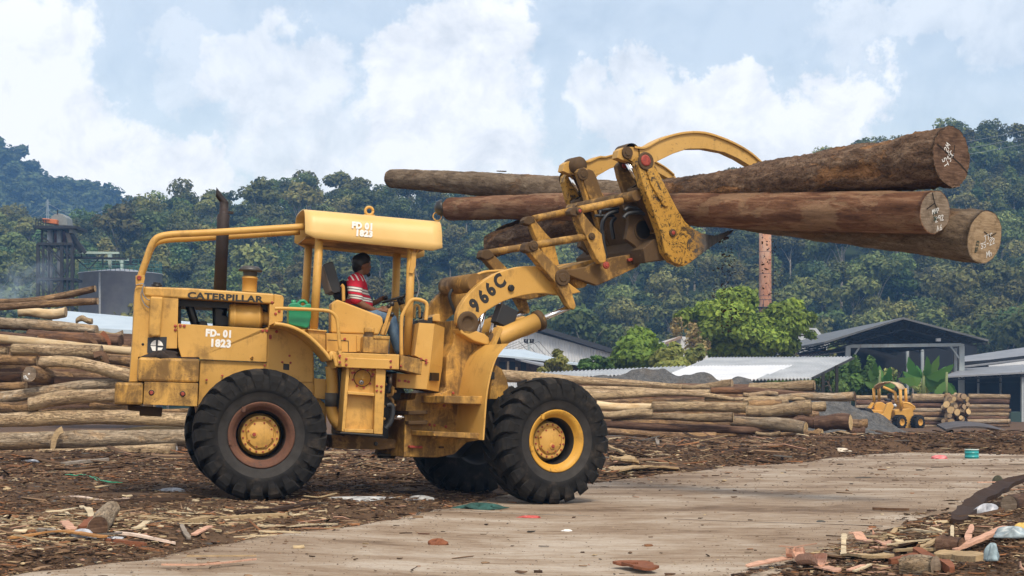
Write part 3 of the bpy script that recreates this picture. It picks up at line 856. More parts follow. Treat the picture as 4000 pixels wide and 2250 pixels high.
# emblem plate: dark square with a white disc split by bars
mb = MB(); mb.prism(RF.q(K1([(366, 1280), (522, 1274), (515, 1400), (362, 1405)]), HY0 - .012), HY0 - .012, HY0)
emb = rear(mb, 'emblem_plate', [plain('emblem_blue_black', (.02, .025, .035), .5)])
mb = MB()
ex_, ez_ = RF.at(K1([(440, 1352)])[0], HY0 - .014)
rr = .075
for a0, a1 in ((100, 175), (5, 80)):
    pts = [(ex_ + (-.012 if a0 > 90 else .012), ez_ + .012)] + [(ex_ + rr * math.cos(R(a)) , ez_ + rr * math.sin(R(a)) + .004) for a in np.linspace(a0, a1, 10)]
    mb.prism(pts, HY0 - .0145, HY0 - .0125)
mb.prism([(ex_ + .012, ez_ - .055), (ex_ + .012, ez_ - .012), (ex_ + rr, ez_ - .012), (ex_ + .05, ez_ - .055)], HY0 - .0145, HY0 - .0125)
mb.prism([(ex_ - .012, ez_ - .055), (ex_ - .012, ez_ + .002), (ex_ - rr, ez_ + .002), (ex_ - .05, ez_ - .055)], HY0 - .0145, HY0 - .0125)
rear(mb, 'emblem', [M_WHITEP], 0, emb)
# far side: outer skin so that the bay looks through like the photograph
mb = MB(); mb.prism(RF.q(K1([(385, 950), (615, 962), (615, 1168), (1345, 1212), (1385, 1450), (385, 1400)]), HY0), .46, .52)
mb.prism(RF.q(K1([(385, 946), (1388, 1008), (1388, 1050), (620, 1018), (385, 1010)]), HY0), -.3, .40, 1)
rear(mb, 'far_side_panel', [Y1D, M_BLK])
# engine bay
mb = MB()
mb.prism(RF.q(K1([(600, 1172), (1345, 1210), (1345, 1300), (600, 1280)]), -.3), -.35, .35)
mb.tube(RF.vs(K1([(695, 1000), (755, 1190)]), -.2), .055, 10)
mb.tube(RF.vs(K1([(950, 990), (945, 1190)]), -.05), [.10, .085], 12)
mb.prism(RF.q(K1([(905, 1030), (985, 1060), (965, 1100), (1030, 1120), (1040, 1190), (910, 1190)]), -.1), -.2, .2)
mb.prism(RF.q(K1([(615, 1010), (640, 1015), (640, 1190), (615, 1185)]), -.3), -.2, .45)
mb.prism(RF.q(K1([(1290, 1085), (1345, 1050), (1350, 1205), (1290, 1200)]), -.3), -.3, .3)
mb.prism(RF.q(K1([(780, 1150), (840, 1150), (850, 1190), (780, 1190)]), -.2), -.3, .2)
rear(mb, 'engine', [M_BLK], .01)
mb = MB()
a, b = RF.v(K1([(1022, 1112)])[0], -.28), RF.v(K1([(1290, 1122)])[0], -.28)
L_ = (b - a).length
mb.lathe([(0, .0), (0, .14), (.02, .165), (.05, .168), (.055, .175), (.075, .175), (.08, .167), (L_ * .86, .167), (L_ * .87, .175), (L_ * .92, .175), (L_ * .94, .15), (L_, .13), (L_, 0)], a, b - a, 28)
mb.tube([b - (b - a) * .03, b + Vector((.18, 0, -.03))], .085, 14)
rear(mb, 'air_filter_canister', [Y1])
# exhaust stack
mb = MB()
p0, p1 = RF.v(K1([(950, 900)])[0], -.05), RF.v(K1([(979, 292)])[0], -.05)
ax = (p1 - p0).normalized(); r0 = .079
mb.tube([p0, p1, p1 + ax * .012], [r0, r0, r0 * .9], 20)
q0, q1 = RF.v(K1([(982, 292)])[0], -.05), RF.v(K1([(985, 185)])[0], -.05)
rs = .057
mb.lathe([(0, rs * 1.08), (.05, rs * 1.08), (.05, rs), ((q1 - q0).length, rs)], q0, q1 - q0, 18)
# mitred tip
tip = RF.v(K1([(942, 105)])[0], -.05); d = (tip - q1).normalized(); n = 18
up = d.cross(Vector((0, 1, 0))).normalized()
ring0, ring1 = [], []; dd = Vector((-.66, 0, .75)); xcut = RF.at(K1([(921, 110)])[0], -.05)[0]; up = Vector((1, 0, 0))
for k in range(n):
    c_, s_ = math.cos(2 * math.pi * k / n), math.sin(2 * math.pi * k / n)
    off = up * (c_ * rs) + Vector((0, 1, 0)) * (s_ * rs)
    ring0.append(q1 + off * 1.0 - d * .0); ring1.append(q1 + off + dd * max(.01, (xcut - (q1 + off).x) / dd.x))
mb.add(ring0 + ring1, [(k, (k + 1) % n, n + (k + 1) % n, n + k) for k in range(n)], 0, True)
mb.box((-.02, -.02, -.015), (.05, .02, .015), 0, Matrix.Translation(RF.v(K1([(1028, 270)])[0], -.05)))
rear(mb, 'exhaust_stack', [M_EXH])
# pre-cleaner
mb = MB(); a, b = RF.v(K1([(1188, 912)])[0], -.1), RF.v(K1([(1196, 742)])[0], -.1); H_ = (b - a).length
mb.lathe([(0, .093), (H_ * .62, .093), (H_ * .62, .100), (H_ * .70, .100), (H_ * .70, .094), (H_ * .74, .092), (H_ * .74, .086), (H_, .09)], a, b - a, 24, [0, 0, 0, 0, 0, 1, 1])
mb.lathe([(H_ - .005, .09), (H_ - .005, .15), (H_ + .015, .152), (H_ + .045, .115), (H_ + .06, .10), (H_ + .062, 0)], a, b - a, 28, 2)
rear(mb, 'air_precleaner', [Y1, plain('rubber_sleeve', (.10, .085, .065), .7), plain('grey_cap', (.055, .055, .055), .45)])
# fuel cap on the radiator top
mb = MB(); mb.lathe([(0, .07), (.02, .07), (.02, .05), (.045, .05), (.045, 0)], RF.v(K1([(440, 866)])[0], -.2), (0, 0, 1), 14); rear(mb, 'filler_cap', [M_BLK])
# ROPS bars
def tube_obj(name, paths, r, mat, parent=None, fr='r', n=12):
    m = MB()
    for P in paths: m.tube(P, r, n)
    return (rear if fr == 'r' else front)(m, name, [mat], 0, parent)
def px_path(fr, pts, y, n=6): return smooth_path(fr.vs(pts, y), n)
bar_px = K1([(300, 862), (305, 800), (325, 735), (358, 640), (392, 545), (428, 487), (480, 460), (570, 446), (700, 440), (1000, 424), (1640, 383)])
tube_obj('roll_bar', [px_path(RF, bar_px, -.36)], .043, Y1)
xs_ = [Vector((v.x, .27, v.z - .0)) for v in px_path(RF, bar_px, -.36)]
tube_obj('roll_bar', [xs_], .043, Y1)
mb = MB(); mb.prism(RF.q(K1([(268, 780), (340, 775), (345, 800), (330, 860), (268, 862)]), -.42), -.44, -.40); bolts(mb, RF, K1([(297, 796)]), -.445, .03); rear(mb, 'roll_bar_bracket', [Y1, M_RED], .005)
tube_obj('wire_loop', [px_path(RF, K1([(268, 858), (330, 845), (322, 890), (312, 940), (340, 1010), (378, 1040)]), HY0 - .04), px_path(RF, K1([(345, 855), (325, 880), (330, 930), (360, 970), (385, 978)]), HY0 - .05)], .006, M_CABLE)
# counterweights
mb = MB(); mb.prism(RF.q(K5([(272, 280), (735, 293), (728, 475), (262, 462)]), -.92), -.92, .92); rear(mb, 'counterweight', [Y1D], .03)
mb = MB(); mb.prism(RF.q(K5([(318, 466), (722, 478), (716, 652), (308, 638)]), -.98), -.98, .98)
for p in K5([(370, 548), (606, 558)]):
    x, z = RF.at(p, -.985); mb.lathe([(0, .035), (.004, .035), (.004, 0)], (x, -.98, z), (0, -1, 0), 16, 2, False); mb.lathe([(0, .026), (.016, .024), (.016, 0)], (x, -.983, z), (0, -1, 0), 6, 1, False)
rear(mb, 'counterweight', [Y1D, M_RED, M_BLK], .03)
mb = MB(); mb.prism(RF.q(K5([(95, 470), (310, 474), (304, 640), (88, 640)]), -1.0), -1.0, 1.0); rear(mb, 'rear_bumper', [Y1D], .03)
mb = MB(); mb.prism(RF.q(K5([(195, 640), (290, 645), (290, 690), (195, 682)]), -.6), -.6, .6); mb.prism(RF.q(K5([(285, 650), (455, 660), (447, 730), (282, 722)]), -.6), -.6, -.2); rear(mb, 'tow_hitch', [YB], .01)
# lower chassis side (behind the rear wheel)
mb = MB(); mb.prism(RF.q(K5([(740, 300), (1240, 322), (1246, 60), (1590, 75), (1600, 560), (1690, 640), (1690, 900), (760, 900), (722, 640)]), HY0 + .01), HY0 + .01, .5)
mb.prism(RF.q(K5([(1245, 64), (1590, 82), (1590, 470), (1240, 470)]), HY0 - .01), HY0 - .01, HY0 + .03, 0)
mb.prism(RF.q(K5([(1365, 328), (1412, 332), (1410, 380), (1363, 376)]), HY0 - .012), HY0 - .0125, HY0, 2)
bolts(mb, RF, K5([(1266, 118), (1266, 135), (786, 452), (1412, 270), (905, 420), (1357, 318), (1420, 322), (1225, 343)]), HY0 - .012, .016)
mb.prism(RF.q(K5([(1600, 440), (1692, 448), (1690, 600), (1600, 590)]), HY0 - .08), HY0 - .08, HY0 + .1)
rear(mb, 'engine_frame', [Y1, M_RED, M_BLK], .008)
mb = MB(); mb.prism(RF.q(K6([(200, 930), (380, 930), (640, 960), (790, 965), (790, 1030), (600, 1050), (200, 1035)]), -.42), -.42, .42)
mb.prism(RF.q(K6([(580, 1080), (1045, 1100), (1045, 1115), (580, 1100)]), -.3), -.3, .3, 1)
mb.lathe([(-.02, .12), (.02, .12), (.02, 0)], RF.v(K6([(640, 1105)])[0], -.1), (0, 0, 1), 16, 1)
bolts(mb, RF, K6([(555, 1000)]), -.425, .03)
rear(mb, 'rear_chassis_beam', [Y2, M_BLK], .01)
# dark driveline between the frames
mb = MB(); mb.prism(RF.q(K6([(240, 380), (720, 420), (800, 600), (800, 1000), (240, 960)]), -.2), -.2, .35)
mb.tube(RF.vs(K6([(440, 700), (820, 720)]), -.05), .12, 12); mb.tube(RF.vs(K6([(640, 990), (820, 1000)]), -.1), .1, 12)
mb.prism(RF.q(K6([(255, 385), (345, 385), (300, 940), (255, 920)]), -.75), -.75, -.3)
rear(mb, 'driveline', [M_BLK], .01)
# axle housings
mb = MB(); mb.tube([(0, -.9, .80), (0, -.35, .80), (0, 0, .80), (0, .35, .80), (0, .9, .80)], [.17, .17, .30, .17, .17], 16); rear(mb, 'rear_axle', [M_BLK])
mb = MB(); mb.tube([(0, -.9, .81), (0, -.35, .81), (0, 0, .81), (0, .35, .81), (0, .9, .81)], [.17, .17, .30, .17, .17], 16); front(mb, 'front_axle', [M_BLK])
# yellow pipe with clamp
mb = MB(); mb.tube(px_path(RF, K6([(195, 375), (200, 450), (205, 560), (195, 700), (215, 790), (262, 850)]), -.7), .075, 14)
mb.tube(RF.vs(K6([(198, 590), (196, 700)]), -.7), .082, 14, 1)
rear(mb, 'air_pipe', [Y1, plain('pipe_sleeve', (.09, .085, .075), .6)])
# fender over the rear wheel
FEN = K1([(1392, 1162), (1450, 1168), (1520, 1185), (1585, 1212), (1650, 1250), (1710, 1300), (1765, 1355), (1810, 1405), (1845, 1449)]) + K5([(1725, 240), (1752, 285), (1768, 345)])
P = smooth_path([Vector((x, 0, z)) for x, z in RF.q(FEN, -1.22)], 4)
mb = MB(); nP = len(P); th = .03
outl = [(p.x, p.z) for p in P] + [(p.x - .012, p.z - th) for p in reversed(P)]
vs = [(x, y, z) for y in (-1.22, -.5) for x, z in outl]; n = len(outl)
fs = []
for i in range(nP - 1):
    j, k = n - 1 - i, n - 2 - i
    fs += [(i, i + 1, k, j), (n + i, n + j, n + k, n + i + 1), (i, n + i, n + i + 1, i + 1), (j, k, n + k, n + j)]
mb.add(vs, fs, 0, False)
mb.tube([(p.x, -1.22, p.z - .012) for p in P], .024, 8)
bolts(mb, RF, K1([(1408, 1232), (1357, 1268), (1357, 1282)]), HY0 - .02)
rear(mb, 'rear_fender', [Y1, M_RED])
# platform
mb = MB()
mb.prism(RF.q(K6([(190, 248), (240, 262), (745, 280), (742, 400), (240, 378), (215, 330)]), -1.22), -1.22, -.5)
mb.prism(RF.q(K6([(310, 303), (685, 320), (684, 398), (308, 385)]), -1.235), -1.235, -1.22)
bolts(mb, RF, K6([(316, 316), (316, 362), (676, 333), (676, 380), (263, 292), (263, 342)]), -1.24, .018)
rear(mb, 'platform', [Y1, M_RED], .008)
mb = MB(); mb.prism(RF.q(K6([(755, 285), (928, 318), (922, 442), (748, 400)]), -1.15), -1.15, -.5); bolts(mb, RF, K6([(922, 315), (758, 372)]), -1.152, .016); rear(mb, 'platform_step', [Y1D, M_RED], .008)
# ladder tank unit
mb = MB()
mb.prism(RF.q(K6([(342, 382), (560, 392), (545, 925), (305, 905)]), -1.06), -1.06, -.6)
mb.prism(RF.q(K6([(318, 380), (345, 382), (305, 905), (278, 900)]), -1.16), -1.16, -.6)
mb.prism(RF.q(K6([(556, 392), (636, 400), (610, 925), (538, 920)]), -1.18), -1.18, -.6)
mb.prism(RF.q(K6([(330, 575), (545, 592), (545, 616), (328, 600)]), -1.19), -1.19, -.9)
mb.prism(RF.q(K6([(303, 880), (535, 885), (535, 918), (300, 905)]), -1.19), -1.19, -.9)
mb.prism(RF.q(K6([(265, 905), (615, 930), (612, 945), (265, 920)]), -1.2), -1.2, -.6, 2)
mb.prism(RF.q(K6([(345, 385), (385, 388), (345, 470)]), -1.12), -1.12, -1.05); mb.prism(RF.q(K6([(520, 390), (556, 392), (552, 470)]), -1.12), -1.12, -1.05)
bolts(mb, RF, K6([(366, 390), (366, 427), (536, 402), (533, 438)]), -1.125, .018)
bolts(mb, RF, K6([(565, 532), (600, 537), (563, 572), (597, 577)]), -1.185, .016)
tank = rear(mb, 'hydraulic_tank', [Y1, M_RED, M_BLK], .006)
mb = MB(); c_ = RF.v(K6([(445, 470)])[0], -1.06)
mb.lathe([(0, .108), (.012, .108), (.012, .098)], c_, (0, -1, 0), 28, 2); mb.lathe([(.0, .1), (.022, .1), (.022, .02), (.03, .02), (.03, 0)], c_, (0, -1, 0), 28, 0)
for k in range(8):
    a = k * math.pi / 4 + .2; p = c_ + Vector((.118 * math.cos(a), 0, .118 * math.sin(a))); mb.lathe([(0, .015), (.014, .014), (.014, 0)], p, (0, -1, 0), 7, 1, False)
mb.lathe([(0, .03), (.035, .03), (.035, .012)], c_ + Vector((-.015, -.02, -.055)), (0, -1, 0), 12, 3)
rear(mb, 'round_cover', [Y1, M_RED, M_BLK, M_STEEL], 0, tank)
# hoses and fittings by the tank
mb = MB()
mb.tube(px_path(RF, K6([(672, 470), (670, 520), (655, 580)]), -.9), .026, 10, 0)
mb.tube(px_path(RF, K6([(640, 610), (685, 600), (690, 545), (680, 560)]), -.9), .024, 10, 1)
mb.tube(px_path(RF, K6([(640, 690), (685, 690), (690, 760), (670, 830), (630, 880)]), -.9), .034, 10, 0)
mb.tube(px_path(RF, K6([(660, 625), (690, 650), (690, 700)]), -.85), .02, 10, 1)
mb.tube(RF.vs(K6([(672, 440), (672, 515)]), -.92), .022, 10, 2); mb.tube(RF.vs(K6([(645, 445), (685, 447)]), -.92), .014, 8, 2)
for p in K6([(620, 700), (622, 800), (636, 520), (712, 578), (708, 690)]): mb.ball(RF.v(p, -.9), .02, 8, 6, 1)
rear(mb, 'hydraulic_hoses', [M_HOSE, Y1D, M_STEEL])
# cab base panels
mb = MB(); mb.prism(RF.q(K2([(390, 1228), (660, 1240), (712, 1240), (708, 1395), (392, 1390)]), -.85), -.85, -.5)
bolts(mb, RF, K2([(550, 1280), (685, 1262)]), -.852, .018)
mb.prism(RF.q(K2([(655, 1250), (700, 1255), (695, 1390), (655, 1388)]), -.88), -.88, -.85)
mb.prism(RF.q(K2([(400, 1285), (582, 1294), (582, 1300), (400, 1291)]), -.852), -.855, -.85, 2); mb.prism(RF.q(K2([(578, 1296), (584, 1296), (584, 1390), (578, 1390)]), -.852), -.855, -.85, 2)
rear(mb, 'cab_side_panel', [Y1, M_RED, M_BLK], .006)
mb = MB(); mb.prism(RF.q(K2([(232, 1195), (385, 1210), (385, 1395), (300, 1300), (230, 1230)]), -.8), -.8, -.5)
mb.prism(RF.q(K2([(225, 1190), (392, 1205), (392, 1218), (225, 1203)]), -.83), -.83, -.5); rear(mb, 'post_pedestal', [Y1], .006)
mb = MB(); mb.prism(RF.q(K2([(715, 1260), (938, 1265), (928, 1407), (708, 1395)]), -1.12), -1.12, -.88)
mb.prism(RF.q(K2([(800, 1250), (943, 1255), (942, 1282), (800, 1275)]), -1.135), -1.135, -.87)
a, b = RF.v(K2([(760, 1270)])[0], -1.0), RF.v(K2([(762, 1182)])[0], -1.0); H_ = (b - a).length
mb.lathe([(-.02, .078), (H_ * .12, .078), (H_ * .12, .06), (H_ * .55, .06), (H_ * .55, .068), (H_, .066), (H_, 0)], a, b - a, 20, [1, 1, 1, 0, 0, 0])
rear(mb, 'oil_filler_box', [Y1D, YB], .01)
# seat console
mb = MB(); mb.prism(RF.q(K2([(432, 972), (482, 934), (505, 942), (862, 1078), (880, 1100), (885, 1150), (845, 1243), (430, 1224)]), -.55), -.55, -.30); rear(mb, 'seat_console', [Y1], .02)
# seat
mb = MB(); mb.prism(RF.q(K2([(358, 640), (372, 625), (438, 604), (450, 612), (522, 850), (515, 872), (455, 882), (425, 865)]), -.24), -.24, .24, 0)
for i, f in enumerate(mb.f): pass
seat = rear(mb, 'seat_back', [M_SEATV], .04, seg=3)
mb = MB(); mb.prism(RF.q(K2([(354, 648), (368, 640), (440, 862), (424, 872)]), -.26), -.255, .255); rear(mb, 'seat_shell', [M_SEATG], .01, seat)
mb = MB(); mb.prism(RF.q(K2([(480, 1010), (760, 1090), (760, 1150), (470, 1130)]), -.2), -.22, .22); rear(mb, 'seat_cushion', [M_SEATV], .03)
tube_obj('seat_hoop', [px_path(RF, K2([(540, 950), (538, 870), (535, 825), (520, 808)]), -.28), ], .022, Y1)
# canopy posts
for nm, a, b, y in (('canopy_post', (328, 410), (280, 1200), -.48), ('canopy_post', (1130, 480), (1096, 1420), -.48)):
    pa, pb = RF.v(K2([a])[0], y), RF.v(K2([b])[0], y)
    m = MB(); m.tube([pb, pa + (pa - pb) * .06], .053 if nm else 0, 18)
    o = rear(m, nm, [Y1])
    m = MB(); off = Vector((-.02, .96, 0)); m.tube([pb + off, pa + off + (pa - pb) * .10], .053, 18); rear(m, nm, [Y1])
mb = MB(); pa = RF.v(K2([(1150, 500)])[0], -.53); mb.prism(RF.q(K2([(1133, 528), (1172, 528), (1165, 650), (1142, 712), (1108, 705), (1125, 600)]), -.54), -.56, -.52)
for k in range(1):
    ring = [pa + Vector((.058 * math.cos(a), -.01, .058 * math.sin(a))) for a in np.linspace(0, 2 * math.pi, 20)]
    mb.tube(ring, .007, 6)
rear(mb, 'lamp_bracket', [Y1], .003)
tube_obj('cable', [px_path(RF, K2([(1168, 560), (1165, 690), (1195, 800), (1190, 870), (1170, 930)]), -.5), px_path(RF, K2([(1140, 940), (1130, 1200), (1120, 1400), (1095, 1425)]), -.5)], .007, M_CABLE)
# canopy roof
CY = -.62
c0 = RF.at(K2([(205, 395)])[0], CY); c1 = RF.at(K2([(1400, 520)])[0], CY); t0 = RF.at(K2([(200, 145)])[0], CY + .10); t1 = RF.at(K2([(1388, 252)])[0], CY + .10)
def canopy_section(b, t):
    """points from the near lower edge over the top to the far lower edge"""
    h = t[1] - b[1]; out = []
    half = [(-1, 0), (-.975, .25), (-.945, .5), (-.90, .72), (-.83, .88), (-.70, .985), (-.42, 1.03)]
    for y, z in half + [(0, 1.045)] + [(-y, z) for y, z in reversed(half)]:
        out.append((b[0] + (t[0] - b[0]) * min(z, 1), -CY * y, b[1] + z * h))
    return out
NS = 14; secs = []
for k in range(NS + 1):
    u = k / NS; e = 1 if 0 < k < NS else .93
    b = (c0[0] + (c1[0] - c0[0]) * u, c0[1] + (c1[1] - c0[1]) * u); t = (t0[0] + (t1[0] - t0[0]) * u, t0[1] + (t1[1] - t0[1]) * u)
    S = canopy_section(b, t)
    if k in (0, NS):   # rounded lower corners
        S[0] = (S[0][0], S[0][1], S[0][2] + .05); S[-1] = (S[-1][0], S[-1][1], S[-1][2] + .05)
    secs.append(S)
me = bpy.data.meshes.new('canopy_roof'); n = len(secs[0])
me.from_pydata([p for S in secs for p in S], [], [(i * n + j, (i + 1) * n + j, (i + 1) * n + j + 1, i * n + j + 1) for i in range(NS) for j in range(n - 1)])
roof = link('canopy_roof', me, [Y0], loader, smooth=True); so = roof.modifiers.new('thick', 'SOLIDIFY'); so.thickness = .014; so.offset = 0
text('FD 01', .108, M_WHITEP, roof, side_M(RF, K2([(705, 297)])[0], CY + .018, K2([(905, 315)])[0]) @ Matrix.Rotation(R(-7), 4, 'X'), .0075, .92, space=1.12)
text('1823', .106, M_WHITEP, roof, side_M(RF, K2([(718, 363)])[0], CY + .0, K2([(918, 381)])[0]) @ Matrix.Rotation(R(-5), 4, 'X'), .0075, .95, space=1.12)
mb = MB()
for px_, rr_ in ((K2([(763, 165)])[0], .05),):
    c_ = RF.v(px_, -.1); mb.tube([c_ + Vector((rr_ * math.cos(a), 0, rr_ * math.sin(a))) for a in np.linspace(0, 2 * math.pi, 20)], .018, 8)
mb.box((-.07, -.02, -.012), (.07, .02, .012), 0, Matrix.Translation(c_ + Vector((0, 0, -.06)))); rear(mb, 'lifting_eye', [Y1], 0, roof)
mb = MB(); c_ = RF.v(K2([(1355, 213)])[0], -.3); mb.tube([c_ + Vector((.055 * math.cos(a), 0, .055 * math.sin(a))) for a in np.linspace(0, 2 * math.pi, 20)], .007, 6, 0)
c2 = RF.v(K2([(1385, 138)])[0], -.3); dv = Vector((.85, -.2, .1)).normalized()
mb.lathe([(-.085, .0), (-.08, .03), (-.05, .085), (0, .105), (.02, .108), (.025, .10)], c2, dv, 20, 1); mb.lathe([(.02, .10), (.012, 0)], c2, dv, 20, 2)
mb.bar(c_ + Vector((0, 0, .04)), c2 - Vector((.03, 0, .06)), .02, .02, 1)
rear(mb, 'work_lamp', [Y1, M_BLKP, M_GLASSL], 0, roof)
mb = MB(); mb.prism(RF.q(K2([(215, 385), (1250, 490), (1250, 500), (215, 396)]), -.45), -.45, .5); rear(mb, 'canopy_frame', [Y1D], 0)
# steering wheel and column
mb = MB(); ca, cb = RF.v(K2([(882, 962)])[0], -.02), RF.v(K2([(1178, 872)])[0], -.02); cc = (ca + cb) / 2; ux = (cb - ca) / 2; rad_ = ux.length; ux.normalize(); uy = Vector((0, 1, 0)); nz = ux.cross(uy)
rim = [cc + (ux * math.cos(a) + uy * math.sin(a)) * rad_ for a in np.linspace(0, 2 * math.pi, 32)]
mb.tube(rim, .015, 8)
for a in (.5, 2.6, 4.7): mb.bar(cc + (ux * math.cos(a) + uy * math.sin(a)) * rad_, cc - nz * .05 if (nz.z > 0) else cc + nz * .05, .03, .01)
mb.tube([cc - Vector((0, 0, .01)), RF.v(K2([(1050, 990)])[0], -.02)], [.05, .04], 12); mb.tube([RF.v(K2([(1050, 980)])[0], -.02), RF.v(K2([(1075, 1060)])[0], -.02)], .05, 12, 1)
mb.ball(RF.v(K2([(908, 918)])[0], .12), .03, 10, 6, 0)
rear(mb, 'steering_wheel', [M_BLKP, Y1])
# levers
mb = MB(); 
for a, b, c, y in (((868, 1240), (905, 1150), (955, 985), -.42), ((890, 1243), (930, 1130), (965, 1060), -.36)):
    A, B, C_ = [RF.v(p, y) for p in K2([a, b, c])]; mb.bar(A, B, .05, .035, 0, (0, 1, 0)); mb.bar(B, C_, .04, .03, 0, (0, 1, 0))
for p, r_ in (((960, 975), .035), ((935, 995), .03), ((962, 1066), .032)): mb.ball(RF.v(K2([p])[0], -.42), r_, 10, 8, 1)
rear(mb, 'control_levers', [Y1, M_BLKP], .004)
# hand rails
tube_obj('handrail', [px_path(RF, K1([(1395, 1048), (1440, 1045), (1640, 1052), (1800, 1062), (1850, 1075), (1885, 1108), (1902, 1160), (1912, 1280), (1922, 1385)]), -1.1)], .022, Y1)
mb = MB(); mb.prism(RF.q(K1([(1905, 1385), (1935, 1388)]) + K6([(280, 362), (246, 358), (248, 240), (275, 240)]), -1.24), -1.24, -1.22); bolts(mb, RF, K6([(263, 292), (263, 342)]), -1.245, .018); rear(mb, 'rail_bracket', [Y1, M_RED], .004)
tube_obj('handrail', [px_path(RF, K2([(1044, 1425), (1042, 1300), (1045, 1110), (1062, 1050), (1110, 965), (1140, 938), (1180, 935), (1235, 950), (1262, 975), (1264, 1030), (1255, 1115)]), -.66)], .024, Y1)
tube_obj('handrail', [px_path(RF, K2([(1155, 1100), (1160, 1000), (1180, 985), (1200, 1010), (1200, 1095)]), .2)], .018, Y1)
# dashboard cowl, with facets
def hexa(mb, fr, quad_near, y0, quad_far, y1, mi=0):
    A = fr.vs(quad_near, y0); B = fr.vs(quad_far, y1)
    mb.add(A + B, [(0, 1, 2, 3), (7, 6, 5, 4), (0, 4, 5, 1), (1, 5, 6, 2), (2, 6, 7, 3), (3, 7, 4, 0)], mi)
mb = MB()
mb.prism(RF.q(K6([(905, 22), (1030, 30), (995, 350), (868, 285)]), -.80), -.80, -.3)
pts_n = RF.vs(K6([(1030, 30), (995, 350), (1092, 380), (1110, 60)]), -.80); pts_n[2].y = pts_n[3].y = -.55
A = [RF.v(K6([(1030, 30)])[0], -.80), RF.v(K6([(995, 350)])[0], -.80), RF.v(K6([(1092, 380)])[0], -.5), RF.v(K6([(1110, 60)])[0], -.5)]
mb.add(A + [a + Vector((-.1, .5, 0)) for a in A], [(0, 1, 2, 3), (7, 6, 5, 4), (0, 4, 5, 1), (1, 5, 6, 2), (2, 6, 7, 3), (3, 7, 4, 0)])
mb.prism(RF.q(K6([(725, 430), (920, 445), (930, 330), (995, 350), (965, 560), (720, 545)]), -.82), -.82, -.3)
A = [RF.v(K6([(995, 350)])[0], -.82), RF.v(K6([(965, 562)])[0], -.82), RF.v(K6([(1062, 580)])[0], -.52), RF.v(K6([(1092, 382)])[0], -.52)]
mb.add(A + [a + Vector((-.1, .5, 0)) for a in A], [(0, 1, 2, 3), (7, 6, 5, 4), (0, 4, 5, 1), (1, 5, 6, 2), (2, 6, 7, 3), (3, 7, 4, 0)])
g = [RF.v(K6([(985, 425)])[0], -.79), RF.v(K6([(982, 490)])[0], -.79), RF.v(K6([(1045, 492)])[0], -.60), RF.v(K6([(1048, 428)])[0], -.60)]
nn = (g[1] - g[0]).cross(g[3] - g[0]).normalized(); nn = nn if nn.y < 0 else -nn
g = [p + nn * .035 for p in g]
mb.add(g + [p - nn * .06 for p in g], [(0, 1, 2, 3), (7, 6, 5, 4), (0, 4, 5, 1), (1, 5, 6, 2), (2, 6, 7, 3), (3, 7, 4, 0)], 2)
bolts(mb, RF, K6([(962, 325), (962, 348), (745, 490), (792, 492), (820, 500), (920, 315)]), -.825, .018)
cowl = rear(mb, 'dashboard_cowl', [Y1, M_RED, M_BLK], .015)
mb = MB(); mb.prism(RF.q(K2([(1275, 1110), (1340, 1060), (1378, 1062), (1385, 1130), (1280, 1120)]), -.3), -.3, .3); mb.prism(RF.q(K2([(1155, 1120), (1290, 1090), (1290, 1180), (1150, 1200)]), -.2), -.4, .4, 1); mb.prism(RF.q(K2([(1130, 1150), (1200, 1150), (1160, 1440), (1110, 1440)]), -.3), -.4, .4, 1)
rear(mb, 'dashboard', [Y1, M_BLK], .01)
mb = MB(); mb.box((RF.at(K2([(430, 1250)])[0], 0)[0], -.5, RF.at(K2([(430, 1400)])[0], 0)[1] - .05), (RF.at(K2([(1180, 1250)])[0], 0)[0], .6, RF.at(K2([(430, 1400)])[0], 0)[1])); rear(mb, 'cab_floor', [Y1D])

# ================================================================== FRONT FRAME
KE = crop(1650, 950, 3.45); KZ = crop(2050, 760, 5.175); KQ = crop(2350, 480, 5.175); KF_ = crop(2400, 760, 4.14)
TY = -.45
mb = MB()
mb.prism(FF.q(KE([(455, 1035), (520, 1140), (600, 1180)]) + K6([(1440, 110), (1440, 300), (1500, 400), (1450, 600), (1440, 640), (1440, 960), (1290, 990), (1190, 1085), (1050, 1112), (782, 1106), (790, 850), (800, 700), (805, 650), (870, 640), (880, 590), (1075, 592), (1118, 545), (1128, 300), (1180, 190)]), TY), TY, .45)
mb.prism(FF.q(K6([(765, 735), (920, 730), (920, 760), (765, 765)]), -.35), -.55, -.1, 2); mb.prism(FF.q(K6([(765, 815), (920, 810), (920, 842), (765, 845)]), -.35), -.55, -.1, 2)
mb.prism(FF.q(K6([(1010, 840), (1060, 840), (1160, 900), (1160, 970), (1010, 962)]), TY - .02), TY - .02, TY + .02)
mb.prism(FF.q(K6([(1070, 600), (1160, 560), (1180, 720), (1060, 705)]), TY - .02), TY - .02, TY + .02)
bolts(mb, FF, K6([(1180, 590), (1072, 660), (1107, 692), (1028, 852), (1120, 862), (990, 846)]), TY - .022, .02)
mb.prism(FF.q(K6([(830, 1015), (935, 1018), (935, 1040), (830, 1035)]), TY - .06), TY - .06, TY + .02, 1)
mb.prism(FF.q(K6([(1075, 1022), (1110, 1022), (1108, 1038), (1075, 1038)]), TY - .04), TY - .04, TY + .02, 2)
front(mb, 'front_chassis', [Y1D, M_RED, YB], .015)
tube_obj('steering_rod', [FF.vs(K6([(690, 785), (830, 787)]), -.4)], .035, M_CHR, None, 'f')
